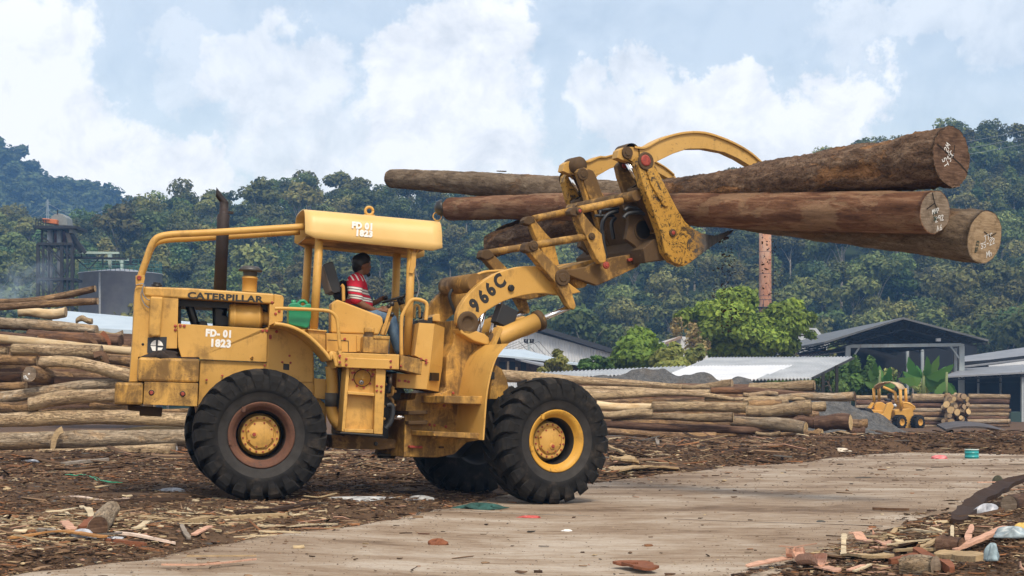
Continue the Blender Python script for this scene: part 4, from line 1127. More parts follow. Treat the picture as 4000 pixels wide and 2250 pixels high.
# front fender: curved sheet
FEN = K6([(1620, 190), (1570, 238), (1525, 300), (1492, 385), (1470, 470), (1452, 560), (1440, 660), (1430, 800), (1418, 970)])
P = smooth_path([Vector((x, 0, z)) for x, z in FF.q(FEN, -1.2)], 4); mb = MB(); n = len(P)
th = .022
outl = [(p.x, p.z) for p in P] + [(p.x + th, p.z + .0) for p in reversed(P)]
N_ = len(outl); vs = [(x, y, z) for y in (-1.2, -.45) for x, z in outl]; fs = []
for i in range(n - 1):
    j, k = N_ - 1 - i, N_ - 2 - i
    fs += [(i, i + 1, k, j), (N_ + i, N_ + j, N_ + k, N_ + i + 1), (i, N_ + i, N_ + i + 1, i + 1), (j, k, N_ + k, N_ + j)]
mb.add(vs, fs)
front(mb, 'front_fender', [Y1])
mb = MB(); mb.prism(FF.q(K6([(1110, 612), (1420, 615), (1412, 682), (1108, 672)]), -1.1), -1.1, -.42); front(mb, 'mudguard_brace', [Y1D], .01)
mb = MB(); mb.prism(FF.q(K6([(1022, 900), (1415, 915), (1415, 965), (1022, 940)]), -1.1), -1.1, -.42); front(mb, 'mounting_step', [Y1D], .01)
mb = MB(); mb.prism(FF.q(K6([(1480, 470), (1515, 365), (1560, 400), (1600, 480), (1615, 540), (1590, 590), (1520, 640), (1460, 640)]), -.45), -.5, .5); x, z = FF.at(K6([(1505, 450)])[0], -.52)
mb.box((x - .03, -.505, z - .05), (x + .03, -.49, z + .05), 2); front(mb, 'axle_bracket', [Y1D, M_RED, M_BLK], .01)
mb = MB(); mb.prism(FF.q(K7([(440, 880), (560, 900), (600, 760), (600, 550), (700, 500), (800, 600), (800, 900), (300, 1035)]), .3), .0, .4); front(mb, 'axle_support', [M_BLK])
# pivot bracket (horn)
def both(mb, fn):
    """build the near piece and its far twin"""
    fn(mb, 1)
def twin(name, build, mats, bevel=0):
    """near part traced from the photograph, far part mirrored about the loader's middle"""
    m = MB(); build(m); o = front(m, name, mats, bevel)
    m2 = MB(); build(m2); m2.v = [(x, -y, z) for x, y, z in m2.v]; m2.f = [tuple(reversed(f)) for f in m2.f]
    o2 = front(m2, name, mats, bevel)
    return o, o2
def b_horn(m):
    m.prism(FF.q(KE([(505, 1145), (560, 1165), (740, 1185), (850, 1230), (905, 1275), (930, 1340), (880, 1375), (700, 1320), (520, 1215)]), -.62), -.62, -.40)
    x, z = FF.at(KE([(612, 1078)])[0], -.60); m.lathe([(0, .155), (.02, .15), (.02, .085), (-.01, .08), (-.01, 0)], (x, -.60, z), (0, -1, 0), 24, 1)
twin('boom_pivot_bracket', b_horn, [Y1, YB], .02)
# boom arm
BOOM = KE([(470, 1080), (468, 1000), (480, 930), (510, 850), (575, 745), (650, 660), (740, 570), (850, 485), (980, 410), (1130, 355), (1270, 320), (1400, 305), (1530, 308), (1620, 335)]) + \
    K4([(300, 1235), (400, 1250), (500, 1245), (600, 1225), (700, 1180), (830, 1145), (1030, 1112), (1110, 1050), (1170, 1100), (1160, 1160), (1050, 1192), (1020, 1225), (800, 1330), (690, 1378), (560, 1430), (430, 1460)]) + \
    KE([(1640, 675), (1500, 680), (1350, 705), (1200, 745), (1080, 790), (980, 845), (880, 905), (800, 970), (735, 1040), (700, 1110), (640, 1165), (560, 1165)])
def b_boom(m):
    m.prism(FF.q(BOOM, -.53), -.53, -.43)
    bolts(m, FF, KE([(1192, 605)]), -.535, .045, 1, .03)
    m.tube(smooth_path(FF.vs(KE([(1090, 372), (960, 378), (850, 388), (740, 425), (640, 500), (545, 560)]), -.38), 4), .017, 8, 0)
def b_boom_far(m): m.prism(FF.q(BOOM, -.53), -.53, -.43)
m = MB(); m.prism(FF.q(BOOM[:15] + BOOM[-14:], -.53), -.53, -.43)
bolts(m, FF, KE([(1192, 605)]), -.535, .05, 1, .03)
boom = front(m, 'boom_arm', [Y1, M_BLK], .012)
m = MB(); m.prism(FF.q(BOOM[14:-14], -.53), -.528, -.432); x, z = FF.at(K4([(1100, 1140)])[0], -.55); m.lathe([(0, .075), (.03, .07), (.03, .03)], (x, -.53, z), (0, -1, 0), 18, 2)
m.prism(FF.q(K4([(930, 1160), (990, 1150), (998, 1175), (935, 1185)]), -.55), -.58, -.53, 1)
front(m, 'boom_nose', [Y2, M_RED, YB], .012, boom)
m = MB(); m.prism(FF.q(BOOM, -.53), -.53, -.43); m.v = [(x, -y, z) for x, y, z in m.v]; m.f = [tuple(reversed(f)) for f in m.f]
boom2 = front(m, 'boom_arm', [Y1D], .012)
m = MB(); a = FF.v(KE([(720, 530)])[0], -.43); m.tube([a, a + Vector((0, .86, 0))], .12, 18); front(m, 'boom_cross_tube', [Y1D]); m = MB(); a = FF.v(K4([(560, 1330)])[0], -.43); m.tube([a, a + Vector((0, .86, 0))], .11, 18)
m.prism(FF.q(K4([(450, 1230), (640, 1170), (690, 1190), (690, 1240), (450, 1300)]), -.43), -.43, .43)
front(m, 'boom_cross_tube', [Y1D])
for p_, w_ in ((KE([(735, 830)])[0], '9'), (KE([(825, 730)])[0], '6'), (KE([(920, 630)])[0], '6'), (KE([(1042, 520)])[0], 'C')):
    i_ = ['9', '6', '6', 'C'].index(w_)
    e_ = (p_[0] + 30, p_[1] - 30 * (1.05 if w_ != 'C' else .85))
    if w_ == '9': p_ = KE([(712, 845)])[0]
    text(w_, .245, M_DECAL, boom, side_M(FF, p_, -.532, e_), .013, .86)
tube_obj('boom_hose', [px_path(FF, KE([(545, 560), (470, 600), (400, 630), (368, 690), (372, 760), (410, 870), (460, 1000)]), .05)], .022, M_HOSE, None, 'f')
tube_obj('boom_pipe', [px_path(FF, KE([(1090, 372), (960, 378), (850, 388), (740, 425), (640, 500), (545, 560), (500, 585)]), .05)], .02, Y1, None, 'f')
# bellcranks
def pin(m, fr, p, y, r=.06, mi=2, mr=1, red=True):
    x, z = fr.at(p, y); m.lathe([(0, r), (.025, r * .95), (.025, r * .55)], (x, y, z), (0, -1, 0), 18, mi, False); m.lathe([(.0, r * .6), (.035, r * .55), (.035, 0)], (x, y, z), (0, -1, 0), 8, mr if red else mi, False)
def b_bell(m):
    m.prism(FF.q(KE([(1395, 20), (1420, -15), (1500, -18), (1550, 25), (1570, 60), (1870, 365), (1930, 440), (1960, 520), (2010, 640), (2075, 850), (2050, 895), (1990, 880), (1880, 680), (1800, 540), (1440, 120), (1380, 90)]), -.68), -.68, -.55)
    pin(m, FF, KE([(1495, 35)])[0], -.682, .07, 2, 2); pin(m, FF, KE([(1885, 465)])[0], -.682, .115, 2, 2)
twin('bellcrank', b_bell, [Y1D, M_RED, YB], .012)
def b_blk(m): m.prism(FF.q(KE([(1395, 20), (1420, -18), (1500, -20), (1550, 25), (1575, 80), (1480, 130), (1440, 125), (1380, 95)]), -.69), -.685, -.53)
twin('bellcrank_clevis', b_blk, [YB], .015)
# tilt cylinders
def b_tilt(m):
    a, b = FF.v(KE([(1000, 1290)])[0], -.6), FF.v(KE([(1570, 1040)])[0], -.6); L = (b - a).length
    m.lathe([(-.12, .05), (-.06, .09), (0, .10), (.04, .115), (L * .93, .115), (L * .93, .135), (L * 1.05, .135), (L * 1.06, .07), (L * 1.06, 0)], a, b - a, 22, [2, 2, 0, 0, 2, 2, 2, 2])
    m.tube([b, FF.v(KE([(2000, 855)])[0], -.6)], .037, 14, 1)
    x = FF.vs(KE([(1130, 1310), (1400, 1230), (1590, 1150)]), -.55); m.tube(x, .022, 8, 0)
    m.prism(FF.q(KE([(1020, 1130), (1075, 1150), (980, 1380), (930, 1370)]), -.7), -.72, -.58, 0)
twin('tilt_cylinder', b_tilt, [Y1, M_CHR, YB], 0)
def b_lift(m):
    a, b = FF.v(KE([(870, 1500)])[0], -.2), FF.v(KE([(1045, 770)])[0], -.2); m.tube([a, b], .04, 14, 0); m.tube([a - (b - a) * .5, a + (b - a) * .38], .085, 16, 1)
twin('lift_cylinder', b_lift, [M_CHR, Y1D])
m = MB(); c_ = FF.v(KE([(1105, 990)])[0], -.5); m.box((-.13, -.08, -.13), (.13, .08, .13), 0, Matrix.Translation(c_) @ Matrix.Rotation(R(20), 4, 'Y')); m.bar(c_ - Vector((0, 0, .1)), c_ - Vector((.08, 0, .35)), .03, .03, 1)
m.prism(FF.q(KE([(1000, 1110), (1145, 1130), (1140, 1195), (1085, 1190), (1080, 1150), (1000, 1150)]), -.6), -.62, -.58, 1)
m.prism(FF.q(KE([(1160, 1040), (1330, 985), (1335, 1000), (1185, 1085)]), -.4), -.5, -.4, 1)
front(m, 'headlamp', [M_BLKP, Y1], .03)
# levers that carry the links
def b_lever(m):
    m.prism(FF.q(KZ([(915, 330), (985, 255), (1070, 250), (1130, 285), (1180, 370), (1400, 640), (1560, 795), (1580, 960), (1650, 1250), (1640, 1360), (1540, 1400), (1450, 1300), (1290, 960), (1150, 660), (1060, 430), (930, 400)]), -.68), -.68, -.56)
    pin(m, FF, KZ([(1350, 845)])[0], -.682, .05, 2, 2); pin(m, FF, KZ([(1640, 1430)])[0], -.682, .05, 1, 1)
twin('link_lever', b_lever, [Y1D, M_RED, YB], .012)
def b_lblk(m):
    m.prism(FF.q(KZ([(915, 330), (985, 253), (1075, 250), (1130, 285), (1165, 370), (1080, 410), (1050, 440), (930, 405)]), -.69), -.685, -.55); pin(m, FF, KZ([(1095, 335)])[0], -.692, .045, 0, 1)
twin('lever_clevis', b_lblk, [YB, M_RED], .015)
def b_link1(m): m.tube(FF.vs(KZ([(150, 1030), (1300, 845)]), -.62), .05, 14)
twin('tilt_link', b_link1, [Y1D])
def b_link2(m): m.tube(FF.vs(KZ([(1100, 310), (1960, 130)]), -.62), .052, 14)
twin('grapple_link', b_link2, [Y1D])

# ---- grapple
def mat_fork():
    t = NT('chipped_fork_paint_worn_to_steel'); v = t.map()
    col = t.ramp(t.noise(v, 2, 5, .6), [(.3, (.46, .24, .035)), (.7, (.56, .32, .06))])
    a = t.noise(v, 6, 9, .78, 1.4); col = t.mix(t.ramp(a, [(.53, 0), (.57, .95)]), col, (.035, .022, .014))
    b = t.noise(t.map((1, 1, 1), loc=(5, 2, 1)), 22, 6, .75, .8); col = t.mix(t.ramp(b, [(.54, 0), (.60, .9)]), col, (.03, .02, .013))
    sp = t.N.new('ShaderNodeSeparateXYZ'); t.L.new(t.tc.outputs['Object'], sp.inputs[0])
    x0, z0 = FF.at(K4([(1430, 1010)])[0], -1.02); x1, z1 = FF.at(K4([(1560, 1060)])[0], -1.02)
    w = t.math('SUBTRACT', t.math('ADD', sp.outputs[0], t.math('MULTIPLY', t.math('SUBTRACT', a, .5), .8)), x0)
    f = t.math('DIVIDE', w, x1 - x0, True)
    st = t.ramp(t.noise(t.map((8, 8, 2)), 2, 5, .6), [(.3, (.035, .033, .033)), (.7, (.15, .145, .145))])
    return t.done(t.mix(f, col, st), .45, .15)
LF = [  # outer L-shaped fork, outline of its near face (K4)
    (1020, 400), (1022, 355), (1050, 322), (1095, 317), (1130, 340), (1190, 470), (1330, 745), (1400, 860), (1450, 905), (1530, 950), (1620, 972), (1680, 968), (1800, 925), (1770, 960), (1640, 1045), (1420, 1208), (1385, 1222), (1300, 1185), (1240, 1110), (1205, 950), (1130, 740), (1060, 560)]
def b_fork(m):
    m.prism(FF.q(K4(LF), -1.02), -1.02, -.87)
    m.prism(FF.q(K4([(1080, 430), (1125, 420), (1265, 735), (1230, 748), (1120, 560)]), -1.03), -1.045, -1.02)
    pin(m, FF, K4([(1080, 372)])[0], -1.022, .125, 2, 1)
    x, z = FF.at(K4([(1080, 365)])[0], -1.05); m.lathe([(0, .075), (.012, .07), (.012, 0)], (x, -1.05, z), (0, -1, 0), 16, 1, False)
    pin(m, FF, K4([(1297, 952)])[0], -1.022, .055, 2, 1)
twin('grapple_fork', b_fork, [mat_fork(), M_RED, YB], .015)
UP = [(860, 400), (875, 375), (905, 362), (945, 375), (970, 420), (1000, 520), (1090, 780), (1140, 920), (1190, 1040), (1160, 1120), (1060, 1080), (985, 820), (925, 640), (880, 500)]
def b_up(m):
    m.prism(FF.q(K4([(850, 410), (875, 378), (905, 368), (940, 380), (965, 425), (1010, 560), (1100, 830), (1180, 1000), (1100, 1060), (1000, 900), (925, 650), (870, 500)]), -.5), -.5, -.40)
    pin(m, FF, K4([(905, 405)])[0], -.502, .09, 1, 2)
twin('grapple_upright', b_up, [Y2, YB, M_RED], .012)
def b_plate(m):
    m.prism(FF.q(KF_([(75, 70), (130, 20), (215, 10), (290, 60), (330, 160), (420, 330), (640, 560), (760, 800), (760, 980), (560, 1085), (460, 1060), (340, 830), (190, 720), (235, 500), (230, 320), (150, 230)]), -.64), -.64, -.56)
    pin(m, FF, KF_([(230, 95)])[0], -.642, .06, 0, 1); pin(m, FF, KF_([(540, 985)])[0], -.642, .08, 0, 0)
    x, z = FF.at(KF_([(470, 570)])[0], -.645); m.lathe([(0, .15), (.012, .15), (.012, .125)], (x, -.64, z), (0, -1, 0), 26, 0, False); m.lathe([(0.002, .126), (.004, .125), (.004, 0)], (x, -.64, z), (0, -1, 0), 26, 2, False)  # black disc gives the dark of an open hole by colour
twin('grapple_carrier_plate', b_plate, [YB, M_RED, M_BLK], .01)
m = MB()
m.prism(FF.q(K4([(1060, 1080), (1150, 1000), (1240, 1010), (1300, 1165), (1180, 1175), (1080, 1192)]), -.87), -.87, .87)
a = FF.v(K4([(1010, 650)])[0], -.87); m.tube([a, a + Vector((0, 1.74, 0))], .075, 18, 1)
m.prism(FF.q(K4([(1000, 700), (1060, 690), (1190, 1040), (1130, 1060)]), -.6), -.55, .87)
front(m, 'grapple_crossbeam', [YB, Y2], .01)
# clamps
CLAMP = [(850, 345), (862, 285), (895, 262), (960, 255), (1065, 265), (1115, 245), (1180, 208), (1290, 165), (1420, 140), (1560, 143), (1700, 185), (1830, 243), (1940, 312), (2025, 388), (2060, 430), (2040, 460), (1985, 440), (1915, 402), (1830, 350), (1720, 300), (1560, 270), (1420, 272), (1300, 312), (1150, 385), (1120, 420), (1060, 420), (1000, 400), (955, 375), (900, 365)]
CIN = [(1180, 224), (1290, 182), (1420, 158), (1560, 160), (1700, 202), (1830, 262), (1930, 325)]
def b_clamp(m):
    C = K4(CLAMP)
    m.prism(FF.q(C, -.78), -.78, -.64)
    # proud flange along the back of the claw
    top = FF.q(K4([(990, 255), (1065, 262), (1115, 243), (1180, 205), (1290, 162), (1420, 137), (1560, 140), (1700, 182), (1830, 240), (1940, 309), (2025, 385)]), -.80)
    P = smooth_path([Vector((x, 0, z)) for x, z in top], 3)
    for i in range(len(P) - 1):
        a, b = P[i], P[i + 1]; m.add([(a.x, -.81, a.z - .02), (b.x, -.81, b.z - .02), (b.x, -.61, b.z - .02), (a.x, -.61, a.z - .02), (a.x, -.81, a.z + .012), (b.x, -.81, b.z + .012), (b.x, -.61, b.z + .012), (a.x, -.61, a.z + .012)], [(0, 3, 2, 1), (4, 5, 6, 7), (0, 1, 5, 4), (2, 3, 7, 6)])
    pin(m, FF, K4([(930, 305)])[0], -.785, .085, 2, 2)
cl, cl2 = twin('grapple_clamp', b_clamp, [YC, M_RED, YB], .006)
px0, pz0 = FF.at(K4([(1080, 370)])[0], -.71)      # the far claw is the smaller of the two
for v in cl2.data.vertices:
    k = min(1, max(0, (v.co.x - px0) / .3)); k = 1 - .27 * k * k * (3 - 2 * k)
    v.co.x = px0 + (v.co.x - px0) * k; v.co.z = pz0 + (v.co.z - pz0) * k
def b_croll(m):
    x, z = FF.at(K4([(930, 305)])[0], -.71); m.lathe([(-.20, 0), (-.20, .12), (.0, .125), (.07, .12)], (x + .02, -.74, z), (0, -1, 0), 20, 0)
    m.prism(FF.q(K4([(935, 370), (1060, 330), (1120, 400), (1140, 560), (1060, 540), (990, 460)]), -.74), -.74, -.68)
twin('clamp_knuckle', b_croll, [YB])
def b_cyl(m):
    a, b = FF.v(K4([(935, 385)])[0], -.74), FF.v(K4([(1040, 580)])[0], -.74); m.tube([a, b], .036, 14, 1)
    c, d = FF.v(K4([(1010, 600)])[0], -.74), FF.v(K4([(1165, 925)])[0], -.74); L = (d - c).length
    m.lathe([(-.05, .05), (-.05, .12), (.04, .12), (.04, .105), (.10, .105), (.10, .08), (L, .08), (L + .02, .0)], c, d - c, 20, [2, 2, 0, 0, 0, 0, 0])
    m.box((-.06, -.06, -.06), (.06, .06, .06), 0, Matrix.Translation(d))
twin('clamp_cylinder', b_cyl, [Y2, M_CHR, YB])
# hoses in the grapple
m = MB()
for P_, y in ((KF_([(160, 260), (230, 215), (330, 220), (460, 290), (560, 330)]), -.72), (KF_([(150, 380), (200, 320), (320, 285), (450, 300), (560, 360), (610, 430)]), -.75), (KZ([(1640, 1300), (1600, 1000), (1560, 650), (1620, 470), (1720, 380), (1880, 340)]), -.4), (KZ([(1800, 900), (1760, 700), (1760, 560), (1830, 470)]), -.2)):
    m.tube(px_path(FF, P_, y), .026, 10)
m.tube(FF.vs(KZ([(1420, 430), (1800, 430)]), -.35), .02, 8); m.tube(FF.vs(KZ([(1525, 310), (1525, 460)]), -.35), .02, 8); m.tube(FF.vs(KZ([(1560, 320), (1900, 270)]), -.35), .02, 8)
front(m, 'grapple_hoses', [M_HOSE])
# flanged inner plates in the middle of the grapple (bright yellow in the photograph)
m = MB(); m.prism(FF.q(K4([(520, 460), (545, 432), (580, 425), (610, 440), (640, 510), (740, 660), (600, 710), (590, 660)]), .45), .42, .52)
m.add([tuple(FF.v(K4([p])[0], y)) for p, y in (((610, 440), .45), ((740, 655), .45), ((740, 655), .60), ((610, 440), .60))], [(0, 1, 2, 3)])
pin(m, FF, K4([(570, 478)])[0], .418, .09, 1, 1); front(m, 'grapple_inner_plate', [Y1D, YB], .008)
# ================================================================== LOGS
def bark(name, dark, mid, light, bare, bare_amt=.35, crack=.5, bmp=.5, grain=(1.2, 9, 9)):
    t = NT(name); r = t.info('Random')
    off = t.N.new('ShaderNodeVectorMath'); off.operation = 'ADD'; t.L.new(t.tc.outputs['Object'], off.inputs[0])
    cm = t.N.new('ShaderNodeCombineXYZ')
    for i in range(3): t.L.new(t.math('MULTIPLY', r, 37 + i * 11), cm.inputs[i])
    t.L.new(cm.outputs[0], off.inputs[1])
    mp = t.N.new('ShaderNodeMapping'); t.L.new(off.outputs[0], mp.inputs[0]); mp.inputs['Scale'].default_value = grain
    a = t.noise(mp.outputs[0], 1.6, 8, .68, .4)
    mp2 = t.N.new('ShaderNodeMapping'); t.L.new(off.outputs[0], mp2.inputs[0]); mp2.inputs['Scale'].default_value = (.8, 2.2, 2.2)
    b = t.noise(mp2.outputs[0], 1.5, 5, .6, .5)
    c = t.noise(off.outputs[0], 24, 6, .7)
    col = t.ramp(a, [(.28, dark), (.48, mid), (.68, light)])
    th = .66 - bare_amt * .35
    pm = t.ramp(b, [(th, 0), (th + .05, 1)])
    col = t.mix(t.math('MULTIPLY', pm, .85), col, t.mix(t.ramp(a, [(.35, 0), (.65, 1)]), tuple(.62 * x for x in bare), bare))
    col = t.mix(t.ramp(c, [(.60, 0), (.70, crack)]), col, tuple(.35 * x for x in dark))
    cr = t.noise(mp.outputs[0], 3.2, 3, .5, 1.6)
    ck = t.ramp(cr, [(.47, 0), (.5, 1), (.53, 0)])
    col = t.mix(t.math('MULTIPLY', ck, crack * .55), col, tuple(.4 * x for x in dark))
    hs = t.N.new('ShaderNodeHueSaturation'); t.L.new(col, hs.inputs['Color'])
    t.L.new(t.math('ADD', t.math('MULTIPLY', r, .5), .75), hs.inputs['Value'])
    h = t.math('ADD', t.math('MULTIPLY', a, .7), t.math('SUBTRACT', t.math('MULTIPLY', c, .5), t.math('MULTIPLY', ck, .4)))
    h = t.math('ADD', h, t.math('MULTIPLY', pm, -.35))
    t.bump(h, bmp, .035)
    return t.done(hs.outputs[0], .85, 0, .25)
B_TAN = bark('weathered_tan_bark', (.12, .076, .042), (.34, .24, .142), (.55, .425, .285), (.57, .42, .25), .5, .95, 1.0)
B_GREY = bark('grey_weathered_bark', (.11, .08, .053), (.31, .24, .165), (.50, .415, .31), (.46, .32, .19), .4, .95, 1.0)
B_BROWN = bark('brown_bark', (.07, .04, .022), (.21, .128, .072), (.38, .265, .165), (.44, .27, .13), .45, .95, 1.0)
B_DARK = bark('dark_reddish_bark', (.035, .018, .012), (.10, .055, .036), (.20, .125, .085), (.24, .12, .06), .25)
B_PALE = bark('peeled_pale_wood', (.28, .18, .09), (.50, .36, .20), (.62, .48, .30), (.66, .52, .33), .6, .25, .3)
B_ROUGH = bark('flaky_rough_bark', (.035, .021, .014), (.115, .068, .042), (.22, .15, .10), (.29, .145, .06), .32, .9, .9, (2.2, 6, 6))
B_SMOOTH = bark('smooth_reddish_brown_bark', (.045, .019, .010), (.125, .056, .028), (.25, .145, .085), (.25, .15, .085), .36, .6, .5, (.9, 7, 7))
B_GREYROUGH = bark('rough_grey_brown_bark', (.05, .034, .023), (.155, .11, .072), (.28, .215, .15), (.22, .13, .07), .3, .8, .7, (1.8, 6, 6))
def cut_end(name, c0, c1, c2):
    t = NT(name); r = t.info('Random')
    sp = t.N.new('ShaderNodeSeparateXYZ'); t.L.new(t.tc.outputs['Object'], sp.inputs[0])
    n1 = t.noise(t.map((1, 5, 5)), 1.2, 4, .6)
    d = t.math('SQRT', t.math('ADD', t.math('POWER', sp.outputs[1], 2), t.math('POWER', sp.outputs[2], 2)))
    d = t.math('ADD', d, t.math('MULTIPLY', n1, .07))
    ring = t.math('SINE', t.math('MULTIPLY', d, 210)); 
    saw = t.noise(t.map((1, 3, 26)), 2.0, 4, .6)
    col = t.ramp(saw, [(.3, c0), (.5, c1), (.72, c2)])
    col = t.mix(t.math('MULTIPLY', t.math('ADD', ring, 1), .10), col, c0)
    st = t.noise(t.map((1, 4, 4), loc=(3, 1, 7)), 1.3, 5, .65)
    col = t.mix(t.ramp(st, [(.5, 0), (.68, .75)]), col, tuple(.45 * x for x in c0))
    t.bump(saw, .25, .01)
    return t.done(col, .85, 0, .2)
E_TAN = cut_end('weathered_cut_end', (.22, .15, .085), (.36, .26, .16), (.48, .36, .23))
E_PALE = cut_end('fresh_cut_end', (.38, .25, .11), (.55, .39, .20), (.64, .48, .27))
E_DARK = cut_end('dark_cut_end', (.055, .03, .02), (.12, .07, .045), (.20, .125, .085))
E_GREY = cut_end('grey_cut_end', (.14, .105, .075), (.24, .185, .135), (.34, .27, .205))

def make_log(label, P0, P1, r0, r1, mats, seed=0, bend=0., bend2=0., nl=36, ns=18, lump=.06, group=None, fine=.0, flare=0., name='log'):
    """round timber from P0 to P1 with its own bends, bumps and sawn ends"""
    P0, P1 = Vector(P0), Vector(P1); L = (P1 - P0).length
    ex = (P1 - P0).normalized(); ey = Vector((0, 0, 1)).cross(ex).normalized(); ez = ex.cross(ey)
    M = Matrix((ex, ey, ez)).transposed().to_4x4(); M.translation = P0
    rg = np.random.default_rng(seed)
    u = np.linspace(0, 1, nl + 1); th = np.linspace(0, 2 * np.pi, ns, endpoint=False)
    U, T = np.meshgrid(u, th, indexing='ij')
    r = r0 + (r1 - r0) * U
    if flare: r = r * (1 + flare * np.exp(-((1 - U) / .08) ** 2)) if flare > 0 else r * (1 - flare * np.exp(-(U / .08) ** 2))
    ph = rg.uniform(0, 6.28, 12)
    d = np.zeros_like(r)
    for k, (fu, ft, a) in enumerate(((1.3, 1, .5), (2.1, 2, .6), (3.7, 3, .35), (5.3, 2, .3), (9.1, 1, .25), (7.7, 4, .2), (15, 3, .14), (22, 5, .1))):
        d += a * np.sin(fu * 6.28 * U * max(L / 6, .5) + ph[k] + 1.5 * np.sin(ft * T + ph[(k + 3) % 12])) * np.cos(ft * T + ph[k + 2])
    for _ in range(int(2 + L * .6)):    # knots
        u0, t0 = rg.random(), rg.uniform(0, 6.28); dt = np.angle(np.exp(1j * (T - t0)))
        d += rg.uniform(.4, 1.5) * np.exp(-((U - u0) * L / (r0 * .8)) ** 2 - (dt / .45) ** 2)
    r = r * (1 + lump * d)
    if fine:
        r = r + rg.normal(0, fine, r.shape) * r0
        for _ in range(int(L * 5)):     # torn bark edges
            u0, t0, w, l = rg.random(), rg.uniform(0, 6.28), rg.uniform(.15, .6), rg.uniform(.05, .5)
            dt = np.angle(np.exp(1j * (T - t0))); r = r - np.where((np.abs(U - u0) * L < l) & (np.abs(dt) < w), r0 * .05, 0)
    cz = bend * np.sin(np.pi * U) + bend2 * np.sin(2 * np.pi * U); cy = .4 * bend * np.sin(np.pi * U + ph[0]) * np.sin(np.pi * U)
    V = np.stack([U * L, cy + r * np.cos(T), cz + r * np.sin(T)], -1).reshape(-1, 3)
    i = np.arange(nl)[:, None] * ns; j = np.arange(ns)[None]; j2 = (j + 1) % ns
    Q = np.stack([i + j, i + ns + j, i + ns + j2, i + j2], -1).reshape(-1, 4)
    V = list(map(tuple, V)); faces = [tuple(int(x) for x in q) for q in Q]; mi = [0] * len(faces)
    for e, base in ((0, 0), (1, nl * ns)):
        ring = np.array(V[base:base + ns]); c = ring.mean(0)
        k0 = len(V)
        for f, dx in ((.96, .004), (.5, .006)):
            V += [tuple(c + (p - c) * f + np.array([dx if e else -dx, 0, 0])) for p in ring]
        V.append(tuple(c + np.array([.006 if e else -.006, 0, 0]))); cc = len(V) - 1
        rings = [base, k0, k0 + ns]
        for q in range(2):
            for s in range(ns):
                a, b, c_, d_ = rings[q] + s, rings[q] + (s + 1) % ns, rings[q + 1] + (s + 1) % ns, rings[q + 1] + s
                faces.append((a, b, c_, d_) if e else (d_, c_, b, a)); mi.append(1 if q else 0)
        for s in range(ns):
            a, b = rings[2] + s, rings[2] + (s + 1) % ns
            faces.append((a, b, cc) if e else (cc, b, a)); mi.append(1)
    me = bpy.data.meshes.new(name); me.from_pydata(V, [], faces); me.polygons.foreach_set('material_index', mi)
    me.polygons.foreach_set('use_smooth', [m == 0 for m in mi]); me.update()
    o = link(name, me, mats); o.matrix_world = M
    tag(o, label, 'log', group)
    o['len'] = L
    return o
def end_marks(o, end, strokes, col=None, name='painted_mark', w=.012):
    """hand-painted strokes on a sawn end; coordinates relative to the end's radius, (y, z)"""
    mb = MB(); me = o.data
    L = o['len']; x = L + .010 if end else -.010
    ring = [v.co for v in me.vertices if abs(v.co.x - (L if end else 0)) < 1e-4]
    c = sum(ring, Vector()) / len(ring); r = sum((v - c).length for v in ring) / len(ring)
    for S in strokes:
        pts = [Vector((x, c.y + p[0] * r, c.z + p[1] * r)) for p in S]
        for a, b in zip(pts[:-1], pts[1:]):
            d = (b - a).normalized(); n = Vector((0, -d.z, d.y)) * w
            a2, b2 = a - d * w * .5, b + d * w * .5
            mb.add([a2 - n, b2 - n * .8, b2 + n * .8, a2 + n], [(0, 1, 2, 3)])
    return mb.build(name, [col or M_WHITEP], o, None, fix=False)
def scribble(rg, n, cy, cz, sp=.5):
    out = []
    for k in range(n):
        a, b = cy + rg.uniform(-sp, sp), cz + rg.uniform(-sp, sp); P = [(a, b)]
        for q in range(rg.integers(1, 4)): a += rg.uniform(-.22, .22); b += rg.uniform(-.22, .22); P.append((a, b))
        out.append(P)
    return out
GLY = {'2': [[(0, .8), (.3, 1), (.6, .8), (0, 0), (.6, 0)]], '9': [[(.6, .6), (.1, .6), (.1, 1), (.6, 1), (.6, .6), (.5, 0)]], '3': [[(0, 1), (.6, 1), (.25, .55), (.6, .3), (.3, 0), (0, .1)]], '5': [[(.6, 1), (.1, 1), (.05, .6), (.5, .55), (.5, .1), (0, 0)]],
       'A': [[(0, 0), (.3, 1), (.6, 0)], [(.1, .4), (.5, .4)]], '6': [[(.5, 1), (.1, .5), (.1, .05), (.5, .05), (.5, .45), (.1, .45)]], 'M': [[(0, 0), (.1, 1), (.35, .3), (.6, 1), (.7, 0)]], 'T': [[(0, 1), (.6, 1)], [(.3, 1), (.3, 0)]], 'C': [[(.6, .9), (.2, 1), (0, .5), (.2, 0), (.6, .1)]],
       'S': [[(.6, .9), (.2, 1), (.1, .6), (.5, .45), (.45, .05), (0, .1)]], 'L': [[(0, 1), (0, 0), (.5, 0)]], '-': [[(.1, .5), (.5, .5)]], 'P': [[(0, 0), (0, 1), (.55, .9), (.5, .5), (0, .5)]], 'h': [[(0, 1), (0, 0)], [(0, .5), (.4, .55), (.45, 0)]]}
def word(s, cy, cz, h, ang, sgn=-1):
    """strokes of a painted word at (cy, cz), height h, turned by ang degrees, read from outside the end"""
    out = []; x = 0; ca, sa = math.cos(R(ang)), math.sin(R(ang))
    for ch in s:
        for st in GLY.get(ch, []):
            P = []
            for a, b in st:
                px_, pz_ = (x + a) * h, b * h; P.append((cy + sgn * -1 * (px_ * ca - pz_ * sa), cz + px_ * sa + pz_ * ca))
            out.append(P)
        x += .85
    return out

